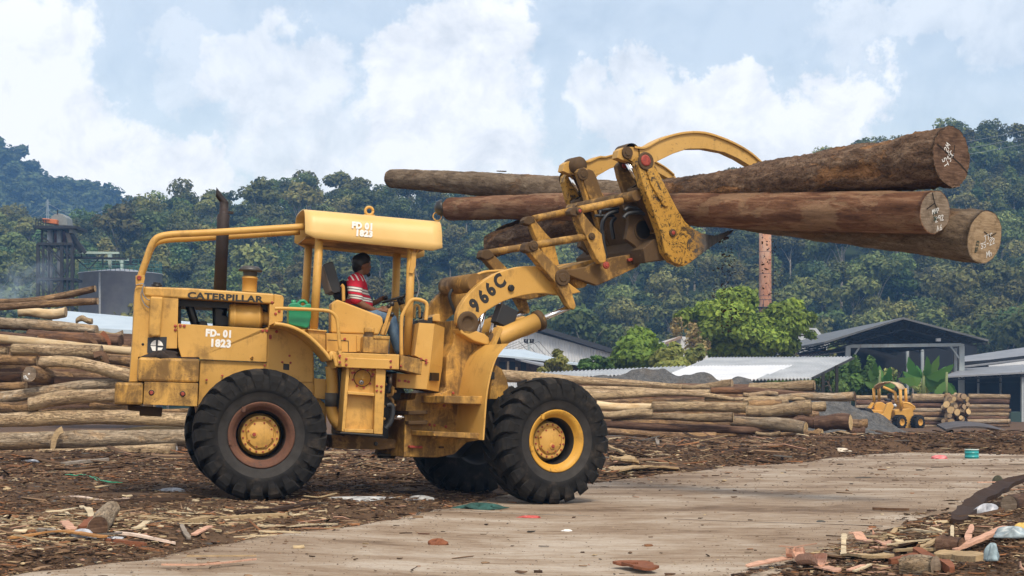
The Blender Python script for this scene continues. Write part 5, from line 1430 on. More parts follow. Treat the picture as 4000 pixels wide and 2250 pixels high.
# ---- the three logs in the grapple
LB = make_log('thick rough barked log on top of the grapple load, its sawn end highest', W((1925, 957), 26.4), W((3718, 612), 18.7), .20, .335, [B_ROUGH, E_DARK], 11, .17, 0.03, 190, 72, .075, 'logs held in the grapple', .032, .03)
LC = make_log('smooth reddish brown log in the middle of the grapple load', W((1762, 817), 27.3), W((3652, 829), 18.6), .195, .262, [B_SMOOTH, E_GREY], 23, .03, .02, 150, 56, .022, 'logs held in the grapple', .003)
LD = make_log('grey brown log with the lowest pale ringed sawn end in the grapple load', W((1532, 698), 29.2), W((3846, 927), 18.66), .172, .303, [B_GREYROUGH, E_TAN], 37, .06, .02, 170, 60, .045, 'logs held in the grapple', .013, .03)
end_marks(LB, 1, word('ST', -.55, -.15, .22, -60) + word('2M', -.25, .1, .2, 60) + word('35', -.1, -.2, .2, 65) + word('C', .05, 0, .2, 60), w=.0048)
end_marks(LC, 1, word('MMP', -.2, -.1, .2, 15) + word('292', .05, -.45, .24, 15) + word('A6', .2, -.85, .24, 15), w=.005)
end_marks(LD, 1, word('TTC', .0, -.15, .2, 20) + word('35-22', -.15, -.45, .2, 20) + word('Mh', .25, -.75, .22, 20), w=.005)
end_marks(LD, 1, word('9533', -.35, -.6, .14, 85), plain('dark_green_marker', (.02, .05, .04), .7), w=.0048)
end_marks(LC, 1, word('9LM', -.15, .1, .2, -80), plain('dark_green_marker', (.02, .05, .04), .7), w=.006)
# loose bark on the carried logs
def bark_strip_on(o, u, ang, ln, wd, lift, mat, seed):
    rg = np.random.default_rng(seed); L = o['len']; mb = MB(); n = 8; top, bot = [], []
    vsx = [v.co for v in o.data.vertices]
    ns_ = 0
    for i in range(n + 1):
        x = min(max(u * L + ln * (i / n - .5), .02), L - .02)
        near = [v for v in vsx if abs(v.x - x) < max(L / 60, .03)]
        c = sum(near, Vector()) / len(near); r = max(math.hypot(v.y - c.y, v.z - c.z) for v in near)
        h = r + lift * (i / n) ** 2 + .008
        for s in (-1, 1):
            a = R(ang) + s * wd * (.5 + .5 * rg.random()) * (1 - .5 * abs(2 * i / n - 1) ** 3)
            top.append((x + rg.normal(0, .01), c.y + (h + .018) * math.cos(a), c.z + (h + .018) * math.sin(a))); bot.append((x, c.y + h * math.cos(a), c.z + h * math.sin(a)))
    V = top + bot; k = len(top); fs = []
    for i in range(n):
        a, b, c_, d = 2 * i, 2 * i + 1, 2 * i + 3, 2 * i + 2
        fs += [(a, d, c_, b), (k + a, k + b, k + c_, k + d), (a, k + a, k + d, d), (b, c_, k + c_, k + b)]
    fs += [(0, 1, k + 1, k), (2 * n, k + 2 * n, k + 2 * n + 1, 2 * n + 1)]
    mb.add(V, fs); mb.build('loose_bark', [mat], o)
bark_strip_on(LB, .06, 75, 1.2, .35, .07, B_ROUGH, 1)
bark_strip_on(LD, .26, 92, .22, .2, .0, B_GREYROUGH, 4)
M_CRACK = plain('crack_in_cut_end', (.012, .008, .006), .9)
end_marks(LB, 1, [[(-.75, .35), (-.3, .12), (.05, -.05), (.4, -.22), (.8, -.5)], [(.05, -.05), (.15, .4)]], M_CRACK, 'crack', .008)
end_marks(LC, 1, [[(-.3, .85), (-.1, .4), (.1, .15), (.05, -.1)], [(-.6, .1), (-.1, .4)]], M_CRACK, 'crack', .007)
end_marks(LD, 1, [[(-.1, .2), (.3, .05), (.6, .2)]], M_CRACK, 'crack', .006)

# ---- log piles: (label, left px, right px, diameters px at left/right, depth left/right, bark, end, bend)
def pile(rows, K, s, group, cat_seed, nl=40, ns=16):
    for i, row in enumerate(rows):
        lab, a, b, d0, d1, Ya, Yb, mt, me_, bend = row[:10]
        pa, pb = K([a, b]); P0, P1 = W(pa, Ya), W(pb, Yb)
        o = make_log(lab, P0, P1, d0 / s / 2 / F * Ya, d1 / s / 2 / F * Yb, [mt, me_], cat_seed + i, bend + .05 * math.sin(i * 5.1), (row[10] if len(row) > 10 else 0) + .03 * math.sin(i * 3.7), nl, ns, .085, group)
        if len(row) > 11:
            rg = np.random.default_rng(cat_seed + i); e, kinds = row[11]
            for kd in kinds:
                col = {'w': M_WHITEP, 'o': M_ORANGEP, 'b': M_BLUEP}[kd]
                end_marks(o, e, scribble(rg, 7 if kd == 'w' else 3, rg.uniform(-.25, .25), rg.uniform(-.3, .3), .42 if kd == 'w' else .15), col, w=.016 if kd == 'w' else .035)
M_ORANGEP = plain('orange_paint_mark', (.75, .16, .02), .6); M_BLUEP = plain('blue_paint_mark', (.03, .2, .42), .6)
LEFT = [
 ('bent brown log topmost of the left pile, in front of the tower', (-700, 290), (598, 205), 62, 42, 35.0, 34.4, B_BROWN, E_TAN, -.16, .05),
 ('straight log second from the top of the left pile, in front of the grey tank', (-700, 350), (614, 284), 55, 42, 34.6, 34.0, B_BROWN, E_TAN, .02),
 ('short pale log stub under the two top logs of the left pile', (120, 352), (415, 352), 60, 64, 36.0, 36.0, B_PALE, E_TAN, 0),
 ('long smooth brown log sloping down to the right near the left pile top', (-700, 345), (608, 468), 72, 62, 34.0, 33.4, B_GREY, E_TAN, -.05),
 ('small round log stub peeping out beside the light blue roof', (480, 410), (580, 411), 36, 38, 36.0, 36.0, B_TAN, E_TAN, 0),
 ('brown log below the long sloping log at the far left', (-700, 436), (270, 455), 56, 48, 34.2, 33.8, B_BROWN, E_TAN, .03),
 ('dark reddish log with peeling bark near the top of the left pile', (180, 495), (762, 536), 74, 86, 33.4, 33.0, B_DARK, E_DARK, .02),
 ('pale log end behind the dark reddish log of the left pile', (600, 490), (770, 490), 44, 48, 34.2, 34.2, B_TAN, E_TAN, 0),
 ('dark log with hanging bark under the long sloping log', (-700, 480), (235, 525), 50, 44, 33.6, 33.2, B_DARK, E_TAN, .03),
 ('pale straight log crossing the whole left pile below the dark log', (-700, 505), (860, 602), 70, 50, 33.3, 32.6, B_PALE, E_TAN, .04),
 ('thin brown log directly above the pale white marked log', (340, 562), (900, 603), 46, 46, 33.4, 33.0, B_BROWN, E_TAN, 0),
 ('thick pale log with white writing on its left end', (75, 588), (640, 604), 70, 88, 32.4, 32.4, B_TAN, E_GREY, .03, 0, (0, 'w')),
 ('short log butting against the left end of the white marked log', (-700, 600), (48, 600), 50, 50, 33.0, 33.0, B_TAN, E_TAN, 0),
 ('mottled log with an orange patch at the left edge of the pile', (-700, 650), (235, 660), 76, 66, 32.6, 32.4, B_BROWN, E_TAN, 0),
 ('pale log sloping down with blue, orange and white paint on its left end', (252, 668), (900, 772), 80, 74, 31.6, 31.6, B_TAN, E_GREY, .05, 0, (0, 'wob')),
 ('brown log with torn bark hanging behind the paint marked sloping log', (370, 655), (900, 688), 48, 70, 32.6, 32.4, B_BROWN, E_TAN, .03),
 ('short thick log facing the camera with a brown end and chalk writing', (186, 742), (420, 775), 104, 96, 31.3, 32.6, B_BROWN, E_GREY, 0, 0, (0, 'w')),
 ('dark log with a white marked end below the paint marked sloping log', (345, 785), (900, 778), 62, 60, 31.8, 32.0, B_DARK, E_GREY, 0, 0, (0, 'w')),
 ('dark log deep in the gap at the left edge, beside the chalk marked end', (-700, 765), (140, 765), 60, 55, 32.8, 32.8, B_DARK, E_TAN, 0),
 ('dark slim log under the gap at the left edge', (-700, 820), (165, 816), 52, 50, 32.2, 32.2, B_BROWN, E_TAN, 0),
 ('grey log with a white mark at the left edge, above the orange marked end', (-10, 895), (900, 815), 76, 58, 31.6, 31.8, B_GREY, E_TAN, .05, 0, (0, 'w')),
 ('pale log with orange, white and blue paint on its large left end', (180, 936), (900, 868), 92, 84, 31.0, 31.4, B_TAN, E_GREY, .05, 0, (0, 'wob')),
 ('brown log under the grey white marked log at the left edge', (-700, 962), (250, 955), 84, 80, 31.4, 31.4, B_BROWN, E_TAN, 0),
 ('small log with a white marked end beside the rear bumper', (568, 940), (900, 946), 46, 46, 31.6, 31.6, B_BROWN, E_GREY, 0, 0, (0, 'w')),
 ('slim log with a brown end lying on the third log from the ground', (250, 985), (1200, 975), 38, 40, 31.4, 31.4, B_BROWN, E_DARK, 0),
 ('third log from the ground in the left pile, below the bumper', (-700, 1050), (1330, 1042), 96, 88, 31.0, 31.2, B_TAN, E_TAN, .03),
 ('pale slim log between the third and the second log from the ground', (780, 1108), (1500, 1100), 42, 44, 31.4, 31.4, B_PALE, E_TAN, 0),
 ('second log from the ground, thick, with a loop of bark around it', (-700, 1172), (1500, 1142), 120, 104, 30.8, 31.0, B_GREY, E_TAN, .03),
 ('lowest pale log of the left pile, its end near the rear wheel', (-700, 1285), (1108, 1216), 62, 80, 30.2, 30.2, B_TAN, E_GREY, .04, 0, (1, 'w')),
]
pile(LEFT, K8, 1.61, 'logs of the left pile', 300)
UNDER = [('squared log end with white paint seen under the loader between its wheels', (-500, 1098), (410, 1102), 78, 84, 30.6, 30.6, B_TAN, E_PALE, 0, 0, (1, 'w')),
         ('dark log seen under the loader between its wheels', (430, 1095), (1500, 1085), 80, 70, 31.6, 31.6, B_DARK, E_DARK, 0)]
pile(UNDER, K6, 2.07, 'logs of the left pile', 380)
RIGHT = [
 ('topmost long log of the right pile, thick at the loader and thin at its tip', (60, 480), (1960, 600), 108, 40, 43.5, 45.5, B_TAN, E_TAN, .0),
 ('slanting log with a broad sawn end on top of the right pile', (1690, 582), (2138, 556), 34, 92, 45.2, 44.6, B_TAN, E_TAN, 0),
 ('slim log with red peeled patches below the topmost log of the right pile', (830, 598), (1945, 632), 44, 62, 44.0, 44.0, B_TAN, E_TAN, .03),
 ('curved thick log tapering to the right in the right pile', (850, 655), (2160, 692), 98, 34, 43.0, 43.4, B_TAN, E_TAN, .10),
 ('dark reddish log beside the red patched log of the right pile', (1948, 618), (2900, 668), 62, 74, 44.2, 44.2, B_DARK, E_TAN, 0),
 ('slim log above the pale peeled log of the right pile', (1900, 690), (2800, 690), 30, 34, 43.4, 43.4, B_TAN, E_TAN, 0),
 ('freshly peeled pale yellow log of the right pile beside the front tyre', (960, 742), (1480, 758), 84, 62, 42.0, 42.0, B_PALE, E_PALE, 0),
 ('knotty pale log continuing the peeled yellow log of the right pile', (1440, 757), (2950, 752), 84, 92, 41.8, 41.8, B_TAN, E_PALE, .02),
 ('short log with a round yellow end beside the front tyre', (960, 826), (1448, 816), 66, 76, 41.0, 41.0, B_TAN, E_PALE, 0),
 ('straight log with a round pale end in the middle of the right pile', (1090, 868), (2150, 848), 34, 90, 41.2, 40.6, B_TAN, E_PALE, 0),
 ('thick log with a big pale end to the right of the straight log', (2140, 880), (2780, 945), 100, 112, 41.4, 40.4, B_GREY, E_PALE, 0),
 ('long dark log low in the right pile', (1000, 905), (2500, 965), 66, 62, 41.0, 41.0, B_DARK, E_TAN, 0),
 ('lowest brown log of the right pile lying in the bark', (1000, 965), (2000, 1002), 60, 56, 40.2, 40.2, B_BROWN, E_TAN, 0),
 ('brown log on the ground behind the bark heap of the right pile', (1900, 985), (2900, 1005), 40, 40, 41.4, 41.4, B_BROWN, E_TAN, 0),
]
pile(RIGHT, KR, 2.229, 'logs of the right pile', 500)
RIGHT2 = [
 ('stout log with a round tan end at the top right of the right pile', (-150, 655), (378, 632), 80, 84, 45.0, 44.4, B_TAN, E_TAN, 0),
 ('reddish log tip below the stout top right log', (60, 700), (380, 690), 22, 24, 44.6, 44.6, B_BROWN, E_TAN, 0),
 ('long pale log jutting right with a splintered tip', (70, 732), (702, 720), 40, 78, 43.8, 42.8, B_GREY, E_DARK, .05),
 ('blunt grey log end at the foot of the jutting splintered log', (-200, 706), (80, 706), 36, 40, 43.6, 43.6, B_GREY, E_TAN, 0),
 ('round cut log above the knotty pale end of the right pile', (-200, 760), (162, 757), 44, 56, 42.4, 42.4, B_TAN, E_PALE, 0),
 ('small log with a yellow round end left of the knotty end', (-160, 790), (108, 789), 70, 78, 41.6, 41.6, B_BROWN, E_PALE, 0),
 ('knotty pale log end swelling at its rough cut', (-180, 842), (350, 806), 92, 116, 41.4, 41.2, B_TAN, E_PALE, 0),
 ('dark log end hidden behind the knotty swelling log', (250, 805), (385, 805), 90, 88, 42.2, 42.2, B_DARK, E_DARK, 0),
 ('log with a brown end below the knotty swelling log', (40, 880), (408, 882), 60, 84, 41.6, 41.6, B_BROWN, E_TAN, 0),
 ('dark short log between the two big sawn ends of the right pile', (200, 930), (378, 935), 70, 96, 41.0, 41.0, B_DARK, E_DARK, 0),
 ('biggest sawn log end at the right of the right pile, dark bark', (390, 942), (668, 932), 130, 132, 41.0, 40.6, B_DARK, E_PALE, 0),
 ('split brown log right of the biggest sawn end', (640, 940), (800, 938), 76, 78, 42.0, 42.0, B_BROWN, E_TAN, 0),
 ('short dark log below the split brown log', (640, 992), (780, 995), 68, 64, 41.0, 41.0, B_DARK, E_TAN, 0),
 ('short log with a pale end at the foot of the right pile', (300, 1020), (436, 1030), 70, 84, 40.0, 39.8, B_BROWN, E_PALE, 0),
 ('half buried grey log at the foot of the right pile', (440, 1066), (745, 1078), 40, 44, 39.0, 39.0, B_GREY, E_TAN, 0),
 ('thin pale log behind the half buried grey log', (440, 1034), (670, 1036), 36, 34, 40.4, 40.4, B_TAN, E_TAN, 0),
 ('tan log lying farthest right on the ground before the gravel', (650, 1036), (1098, 1060), 34, 66, 39.6, 39.2, B_TAN, E_PALE, 0),
 ('sawn plank like log below the thick pale ended log', (-100, 1015), (98, 1015), 28, 30, 40.6, 40.6, B_TAN, E_PALE, 0),
]
pile(RIGHT2, KS, 2.07, 'logs of the right pile', 560)
# darker logs deeper in the piles
rgf = np.random.default_rng(77)
for k in range(16):
    y = 540 + 36 * (k % 13) + rgf.uniform(-8, 8)
    Y = 35.2 - .18 * (k % 13) * .6
    make_log('brown log deep in the left pile, mostly covered by the others', W(K8([(-700, y)])[0], Y), W(K8([(820 + rgf.uniform(-60, 200), y + rgf.uniform(-20, 20))])[0], Y), .17, .15, [B_BROWN if k % 2 else B_DARK, E_TAN], 700 + k, .03, 0, 24, 12, .05, 'logs deep in the left pile')
for k in range(9):
    y = 610 + 44 * k + rgf.uniform(-6, 6)
    make_log('brown log deep in the right pile, mostly covered by the others', W(KR([(300, y)])[0], 46.5 - .3 * k), W(KR([(2560, y + rgf.uniform(-14, 22))])[0], 46.5 - .3 * k), .17, .15, [B_BROWN if k % 2 else B_DARK, E_TAN], 740 + k, .03, 0, 24, 12, .05, 'logs deep in the right pile')

# ---- far stacks of short logs
def stack(rows, x0, x1, Y, nm, seed):
    ords = ['topmost', 'second from the top', 'third from the top', 'fourth from the top', 'fifth from the top', 'sixth from the top', 'seventh from the top', 'lowest']
    for i, (y, d) in enumerate(rows):
        rg = np.random.default_rng(seed + i); j = rg.uniform(-12, 12, 2)
        make_log('%s log of the %s' % (ords[min(i, 7) if i < len(rows) - 1 else 7], nm), W(KS([(x0 + j[0], y)])[0], Y - .03 * i), W(KS([(x1 + j[1], y + rg.uniform(-4, 4))])[0], Y - .03 * i), d / 2.07 / 2 / F * Y, d / 2.07 / 2 / F * Y * .92, [(B_TAN, B_BROWN, B_GREY, B_DARK)[(i * 7 + seed) % 4], E_TAN], seed + i, .01, 0, 20, 14, .05, 'logs of the far stacks')
        make_log('log behind the front row of the %s' % nm, W(KS([(x0 + 10, y + 14)])[0], Y + .6), W(KS([(x1 - 14, y + 14)])[0], Y + .6), d / 2.07 / 2 / F * Y, d / 2.07 / 2 / F * Y * .92, [B_DARK, E_TAN], seed + 40 + i, .01, 0, 10, 10, .05, 'hidden logs of the far stacks')
stack([(722, 44), (762, 46), (802, 40), (838, 36), (868, 36), (894, 28), (926, 42), (958, 26)], 1612, 1952, 96, 'far right stack beside the shed post', 820)
stack([(735, 72), (795, 44), (832, 40), (868, 42), (908, 36), (938, 32), (962, 26)], 1150, 1440, 97, 'far stack behind the small loader', 840)
stack([(732, 40), (772, 44), (808, 40), (842, 30), (872, 28)], 700, 1150, 98, 'far stack left of the small loader', 860)
for k in range(30):
    a = KS([(1450 + rgf.uniform(0, 130), 720 + (k // 5) * 38 + rgf.uniform(-12, 12))])[0]; c = W(a, 95.5 + rgf.uniform(0, .8)); th = rgf.uniform(-.9, .9)
    d = Vector((math.sin(th), -math.cos(th), rgf.uniform(-.3, .3))) * .5
    make_log('short split billet in the jumbled heap between the two far stacks', c - d, c + d, rgf.uniform(.13, .24), rgf.uniform(.13, .24), [B_BROWN if k % 3 else B_TAN, E_PALE if k % 2 else E_TAN], 900 + k, 0, 0, 4, 10, .08, 'billets heaped between the far stacks', name='billet')
# ================================================================== BACKGROUND BUILDINGS AND PLANT
def metal_sheet(name, c, c2, rust=.1, rough=.45):
    t = NT(name); v = t.map(); n = t.noise(v, .7, 5, .6); st = t.noise(t.map((3, 3, .5)), 1.2, 5, .6)
    col = t.ramp(n, [(.35, c), (.65, c2)])
    col = t.mix(t.ramp(st, [(.70 - rust, 0), (.86 - rust, .7)]), col, (.20, .11, .06))
    return t.done(col, rough, 0, .4)
M_ZINC = metal_sheet('zinc_roof_sheet', (.30, .32, .34), (.42, .44, .46), 0)
M_ZINCW = metal_sheet('bright_zinc_roof_sheet', (.58, .60, .63), (.68, .70, .73), -.05)
M_ROOFD = metal_sheet('dark_grey_roof_sheet', (.07, .075, .08), (.12, .125, .13), .02, .5)
M_ROOFM = metal_sheet('mid_grey_roof_sheet', (.16, .17, .19), (.24, .25, .27), .02, .5)
M_ROOFB = metal_sheet('pale_blue_roof_sheet', (.38, .46, .53), (.46, .54, .60), -.1)
M_WALLW = metal_sheet('white_wall_sheet', (.50, .53, .56), (.62, .64, .66), .06)
M_STEELG = metal_sheet('grey_painted_steel', (.26, .30, .32), (.36, .40, .41), .12)
M_STEELD = plain('dark_rusty_steel', (.014, .014, .016), .7, 0, .3, 4)
M_DARK = plain('interior_shade_and_dark_steel', (.010, .0105, .012), .95)  # near black: interior shade put into the colour; dark steel shares it
M_WOODW = plain('weathered_board_wall', (.075, .045, .03), .9, 0, .35, 5)
M_TANK = metal_sheet('grey_tank_paint', (.25, .27, .31), (.32, .34, .38), .02, .6)
M_TANKS = plain('tank_seam', (.34, .36, .37), .6)
M_PGREEN = plain('pale_green_paint', (.38, .50, .44), .6)
M_NETG = plain('green_railing', (.03, .12, .10), .6)
M_ORANGE = plain('orange_crane_paint', (.50, .14, .03), .5)
M_RUSTCH = None
def mat_chimney():
    t = NT('rusty_chimney'); v = t.map()
    b = t.noise(t.map((1, 1, .5)), .8, 6, .62); c = t.noise(t.map((2, 2, .6)), 2.5, 5, .6)
    col = t.ramp(b, [(.35, (.38, .15, .06)), (.55, (.46, .23, .12)), (.7, (.42, .29, .20))])
    col = t.mix(t.ramp(c, [(.57, 0), (.62, .85)]), col, (.10, .035, .022))
    sp = t.N.new('ShaderNodeSeparateXYZ'); t.L.new(t.tc.outputs['Object'], sp.inputs[0])
    fr = t.math('FRACT', t.math('MULTIPLY', sp.outputs[2], .32)); col = t.mix(t.ramp(fr, [(0, 1), (.02, 1), (.03, 0)]), col, (.12, .06, .04))
    return t.done(col, .85)
M_CHIM = mat_chimney()

def corr(K, quad, Ys, n, mats, name, parent, pitch_amp=.03, mi_fn=None, rows=8, waves=None):
    """corrugated sheet between four photo corners (back left, back right, front right, front left) with depths"""
    c = [W(K([p])[0], Y) for p, Y in zip(quad, Ys)]
    wv = waves or n // 6
    V, Q, MI = [], [], []
    nrm = (c[1] - c[0]).cross(c[3] - c[0]).normalized()
    if nrm.z < 0: nrm = -nrm
    for j in range(rows + 1):
        v = j / rows
        for i in range(n + 1):
            u = i / n
            p = c[0] * (1 - u) * (1 - v) + c[1] * u * (1 - v) + c[2] * u * v + c[3] * (1 - u) * v
            V.append(tuple(p + nrm * (pitch_amp * math.sin(2 * math.pi * wv * u))))
    for j in range(rows):
        for i in range(n):
            a = j * (n + 1) + i; Q.append((a, a + 1, a + n + 2, a + n + 1)); MI.append(mi_fn(i / n, j / rows) if mi_fn else 0)
    me = np_mesh(name, V, Q, MI)
    o = link(name, me, mats, parent)
    s = o.modifiers.new('thick', 'SOLIDIFY'); s.thickness = .012; s.offset = -1
    return o
def wprism(mb, K, pts, Y, dY, mi=0):
    """outline at depth Y, going dY away from the camera"""
    A = [W(p, Y) for p in K(pts)]
    n = len(A); B = [Vector((a.x, a.y + dY, a.z)) for a in A]
    mb.add(A + B, [tuple(range(n)), tuple(range(2 * n - 1, n - 1, -1))] + [(i, n + i, n + (i + 1) % n, (i + 1) % n) for i in range(n)], mi)
def wbar(mb, K, a, b, Y, w, mi=0, Yb=None):
    A, B = W(K([a])[0], Y), W(K([b])[0], Yb or Y); mb.bar(A, B, w, w, mi, (0, 1, 0))

# ---- bright corrugated shed in front of the trees
sh = empty('open_shed', Matrix.Identity(4), 'low open shed with bright corrugated zinc roof in front of the green tree', 'shed')
P_ = KG([(890, 1125), (200, 1398), (2576, 1114)]); 
quad = [KG([(890, 1122)])[0], KS([(690, 405)])[0], KS([(345, 582)])[0], KG([(150, 1420)])[0]]
ident = lambda p: p
corr(ident, quad, (80, 80, 70, 70), 360, [M_ZINC, M_ZINCW], 'roof', sh, .05, lambda u, v: 1 if (.30 < v and u < .74 - .1 * v) else 0, 10, 44)
m = MB()
for p, q, Y in (((445, 535), (445, 730), 70.5), ((556, 470), (556, 730), 75), ((-300, 600), (-300, 760), 70.5)): wbar(m, KS, p, q, Y, .13)
wbar(m, KS, (360, 575), (690, 412), 70.3, .1, 0, 80); m.build('post', [M_STEELD], sh)
lo = empty('low_roof', Matrix.Identity(4), 'low grey corrugated roof behind the gravel heap, left of the bright zinc shed', 'shed')
corr(KR, [(380, 462), (1755, 404), (1640, 462), (300, 520)], (86, 86, 78, 78), 300, [M_ZINC], 'roof', lo, .05, None, 6, 40)
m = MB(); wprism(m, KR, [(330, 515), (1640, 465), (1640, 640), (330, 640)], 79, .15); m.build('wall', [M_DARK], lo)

# ---- big open steel shed
bs = empty('steel_shed', Matrix.Identity(4), 'tall open steel shed with dark gabled roof on pale rusty posts', 'shed')
YB0 = 130.
ap, le, re_ = (1095, 97), (455, 295), (1785, 278)
for (a, b, nm) in ((le, ap, 'roof'), (ap, re_, 'roof')):
    A, B = W(KS([a])[0], YB0 - 1.5), W(KS([b])[0], YB0 - 1.5); m = MB()
    d = Vector((0, 34, 0)); up = Vector((0, 0, .16))
    m.add([A, B, B + d, A + d, A + up, B + up, B + d + up, A + d + up], [(0, 1, 2, 3), (7, 6, 5, 4), (0, 4, 5, 1), (1, 5, 6, 2), (2, 6, 7, 3), (3, 7, 4, 0)], 0)
    m.m = [0, 1, 1, 1, 1, 1]; m.build(nm, [M_DARK, M_ROOFD], bs)  # underside blacker than the top, shade under the roof put into its colour
for f in (0, 9, 18, 27):
    m = MB(); Y = YB0 + f; k = Y / YB0
    def g(p): q = KS([p])[0]; return W(q, YB0) + Vector((0, f, 0))
    top = [g(p) for p in ((470, 302), ap, (1770, 286))]; bot = [g(p) for p in ((560, 318), (1095, 165), (1690, 305))]
    for T in (top, bot):
        for a, b in zip(T[:-1], T[1:]): m.bar(a - Vector((0, 0, .12)), b - Vector((0, 0, .12)), .10, .10, 0, (0, 1, 0))
    for s in range(2):
        for i in range(12):
            u0, u1 = i / 12, (i + .5) / 12; u2 = (i + 1) / 12
            a = top[s].lerp(top[s + 1], u0); b = bot[s].lerp(bot[s + 1], u1); c = top[s].lerp(top[s + 1], u2)
            m.bar(a - Vector((0, 0, .1)), b - Vector((0, 0, .1)), .05, .05); m.bar(b - Vector((0, 0, .1)), c - Vector((0, 0, .1)), .05, .05)
    m.build('roof_truss', [M_STEELD], bs)
m = MB()
A = [W(KS([p])[0], YB0 + 33) for p in ((560, 330), (1095, 130), (1690, 310), (1690, 520), (560, 520))]
m.add(A, [(0, 1, 2, 3, 4)]); m.build('dark_backing', [M_DARK], bs)  # dark sheet added across the open back to paint the interior shade
m = MB(); wprism(m, KS, [(630, 302), (1588, 290), (1588, 316), (630, 328)], YB0, .4); m.build('beam', [M_STEELG], bs)
for (x0, x1, y0, y1, Y) in ((630, 668, 326, 560, YB0), (1548, 1590, 314, 830, YB0), (1505, 1530, 330, 830, YB0 + 6), (1120, 1140, 330, 700, YB0 + 30), (1240, 1262, 330, 700, YB0 + 30)):
    m = MB(); wprism(m, KS, [(x0, y0), (x1, y0), (x1, y1), (x0, y1)], Y, .35); m.build('post', [M_STEELG], bs)
m = MB(); wbar(m, KS, (738, 326), (690, 400), YB0 + .1, .12); m.build('brace', [M_STEELG], bs); m = MB(); wbar(m, KS, (1478, 318), (1550, 420), YB0 + .1, .12); m.build('brace', [M_STEELG], bs)
m = MB(); wprism(m, KS, [(1362, 252), (1398, 252), (1398, 276), (1362, 276)], YB0 - .2, .25); m.build('floodlight', [M_ZINCW], bs)
# shed beyond, seen under the roof
m = MB(); 
ws = empty('side_shed', Matrix.Identity(4), 'pale patched wall and grey roof seen under the tall steel shed', 'shed')
m = MB(); wprism(m, KS, [(740, 432), (868, 432), (868, 540), (750, 540)], 172, .3); m.build('wall', [M_WALLW], ws)
m = MB(); wprism(m, KS, [(985, 462), (1120, 425), (1420, 395), (1420, 500), (1010, 505)], 176, .3); m.build('roof', [M_ROOFM], ws)
# ---- long low sheds at the right edge
ls = empty('long_shed', Matrix.Identity(4), 'long grey roofed mill shed with dark open front at the right edge', 'shed')
def slab(K, pts, Ys, mats, name, parent, t=.12):
    A = [W(K([p])[0], Y) for p, Y in zip(pts, Ys)]; B = [a - Vector((0, 0, t)) for a in A]; n = len(A)
    mb = MB(); mb.add(A + B, [tuple(range(n)), tuple(range(2 * n - 1, n - 1, -1))] + [(i, n + i, n + (i + 1) % n, (i + 1) % n) for i in range(n)])
    return mb.build(name, mats, parent)
slab(KS, [(1590, 395), (2500, 262), (2500, 372), (1590, 478)], (156, 156, 140, 140), [M_ROOFM], 'upper_roof', ls)
slab(KS, [(1590, 495), (2500, 432), (2500, 500), (1400, 560)], (136, 136, 118, 118), [M_ROOFM], 'lower_roof', ls)
m = MB(); wprism(m, KS, [(1780, 472), (2500, 380), (2500, 440), (1790, 480)], 138, .2); m.build('clerestory', [M_ZINCW], ls)
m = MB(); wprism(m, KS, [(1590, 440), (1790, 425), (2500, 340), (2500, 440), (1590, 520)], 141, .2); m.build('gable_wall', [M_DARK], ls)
m = MB(); wprism(m, KS, [(1400, 560), (2500, 500), (2500, 960), (1400, 960)], 134, .3); m.build('dark_backing', [M_DARK], ls)  # shade of the open interior put into this near-black sheet
for x in (2052, 1880, 1700):
    m = MB(); wprism(m, KS, [(x, 515), (x + (18 if x > 2000 else 9), 515), (x + (18 if x > 2000 else 9), 930), (x, 930)], 118.5 if x > 2000 else 128, .3); m.build('post', [M_STEELG], ls)
m = MB()
for i in range(16):
    a, b, c = (1420 + i * 60, 562 - i * 3.3), (1450 + i * 60, 590 - i * 3.3), (1480 + i * 60, 558 - i * 3.3)
    wbar(m, KS, a, b, 118.3, .07); wbar(m, KS, b, c, 118.3, .07)
wbar(m, KS, (1420, 592), (2380, 540), 118.3, .08); m.build('eaves_truss', [M_STEELD], ls); m = MB(); wbar(m, KS, (1600, 610), (2380, 600), 125, .1); m.build('tie_beam', [M_STEELD], ls)
m = MB(); wprism(m, KS, [(1960, 850), (2048, 845), (2048, 930), (1965, 925)], 112, 1.2); m.build('workbench', [plain('dark_green_bench', (.02, .05, .045), .6)], ls)
sr = empty('lean_to_roof', Matrix.Identity(4), 'small rusty lean-to roof between the green tree and the steel shed', 'shed')
slab(KS, [(330, 385), (560, 330), (640, 348), (270, 402)], (140, 140, 134, 134), [M_ROOFM], 'roof', sr); slab(KS, [(250, 378), (470, 325), (470, 345), (250, 392)], (150, 150, 146, 146), [plain('rust_red_roof', (.22, .13, .10), .8)], 'upper_roof', sr)
m = MB()
for i in range(14): wbar(m, KS, (300 + i * 24, 402 - i * 4), (312 + i * 24, 380 - i * 2), 134, .06); wbar(m, KS, (312 + i * 24, 380 - i * 2), (324 + i * 24, 400 - i * 4), 134, .06)
m.build('truss', [M_STEELD], sr)
wb = empty('white_mill_building', Matrix.Identity(4), 'white sheet metal building with a slanting pipe behind the green tree', 'building')
m = MB(); wprism(m, KG, [(1860, 800), (2170, 790), (2400, 915), (2330, 1060), (1880, 1060)], 170, 8); m.build('wall', [M_WALLW], wb)
m = MB(); wbar(m, KG, (2190, 765), (2330, 935), 168, .5); wbar(m, KG, (1990, 770), (2200, 770), 168, .4); m.build('pipe', [plain('silver_pipe', (.55, .57, .58), .3, .6)], wb)
m = MB(); wbar(m, KG, (2150, 792), (2410, 912), 169, .35); wbar(m, KG, (2000, 985), (2340, 985), 169, .12); wbar(m, KG, (2000, 1020), (2340, 1015), 169, .12); wbar(m, KG, (2230, 920), (2230, 1020), 169, .15); m.build('walkway', [M_STEELD], wb)

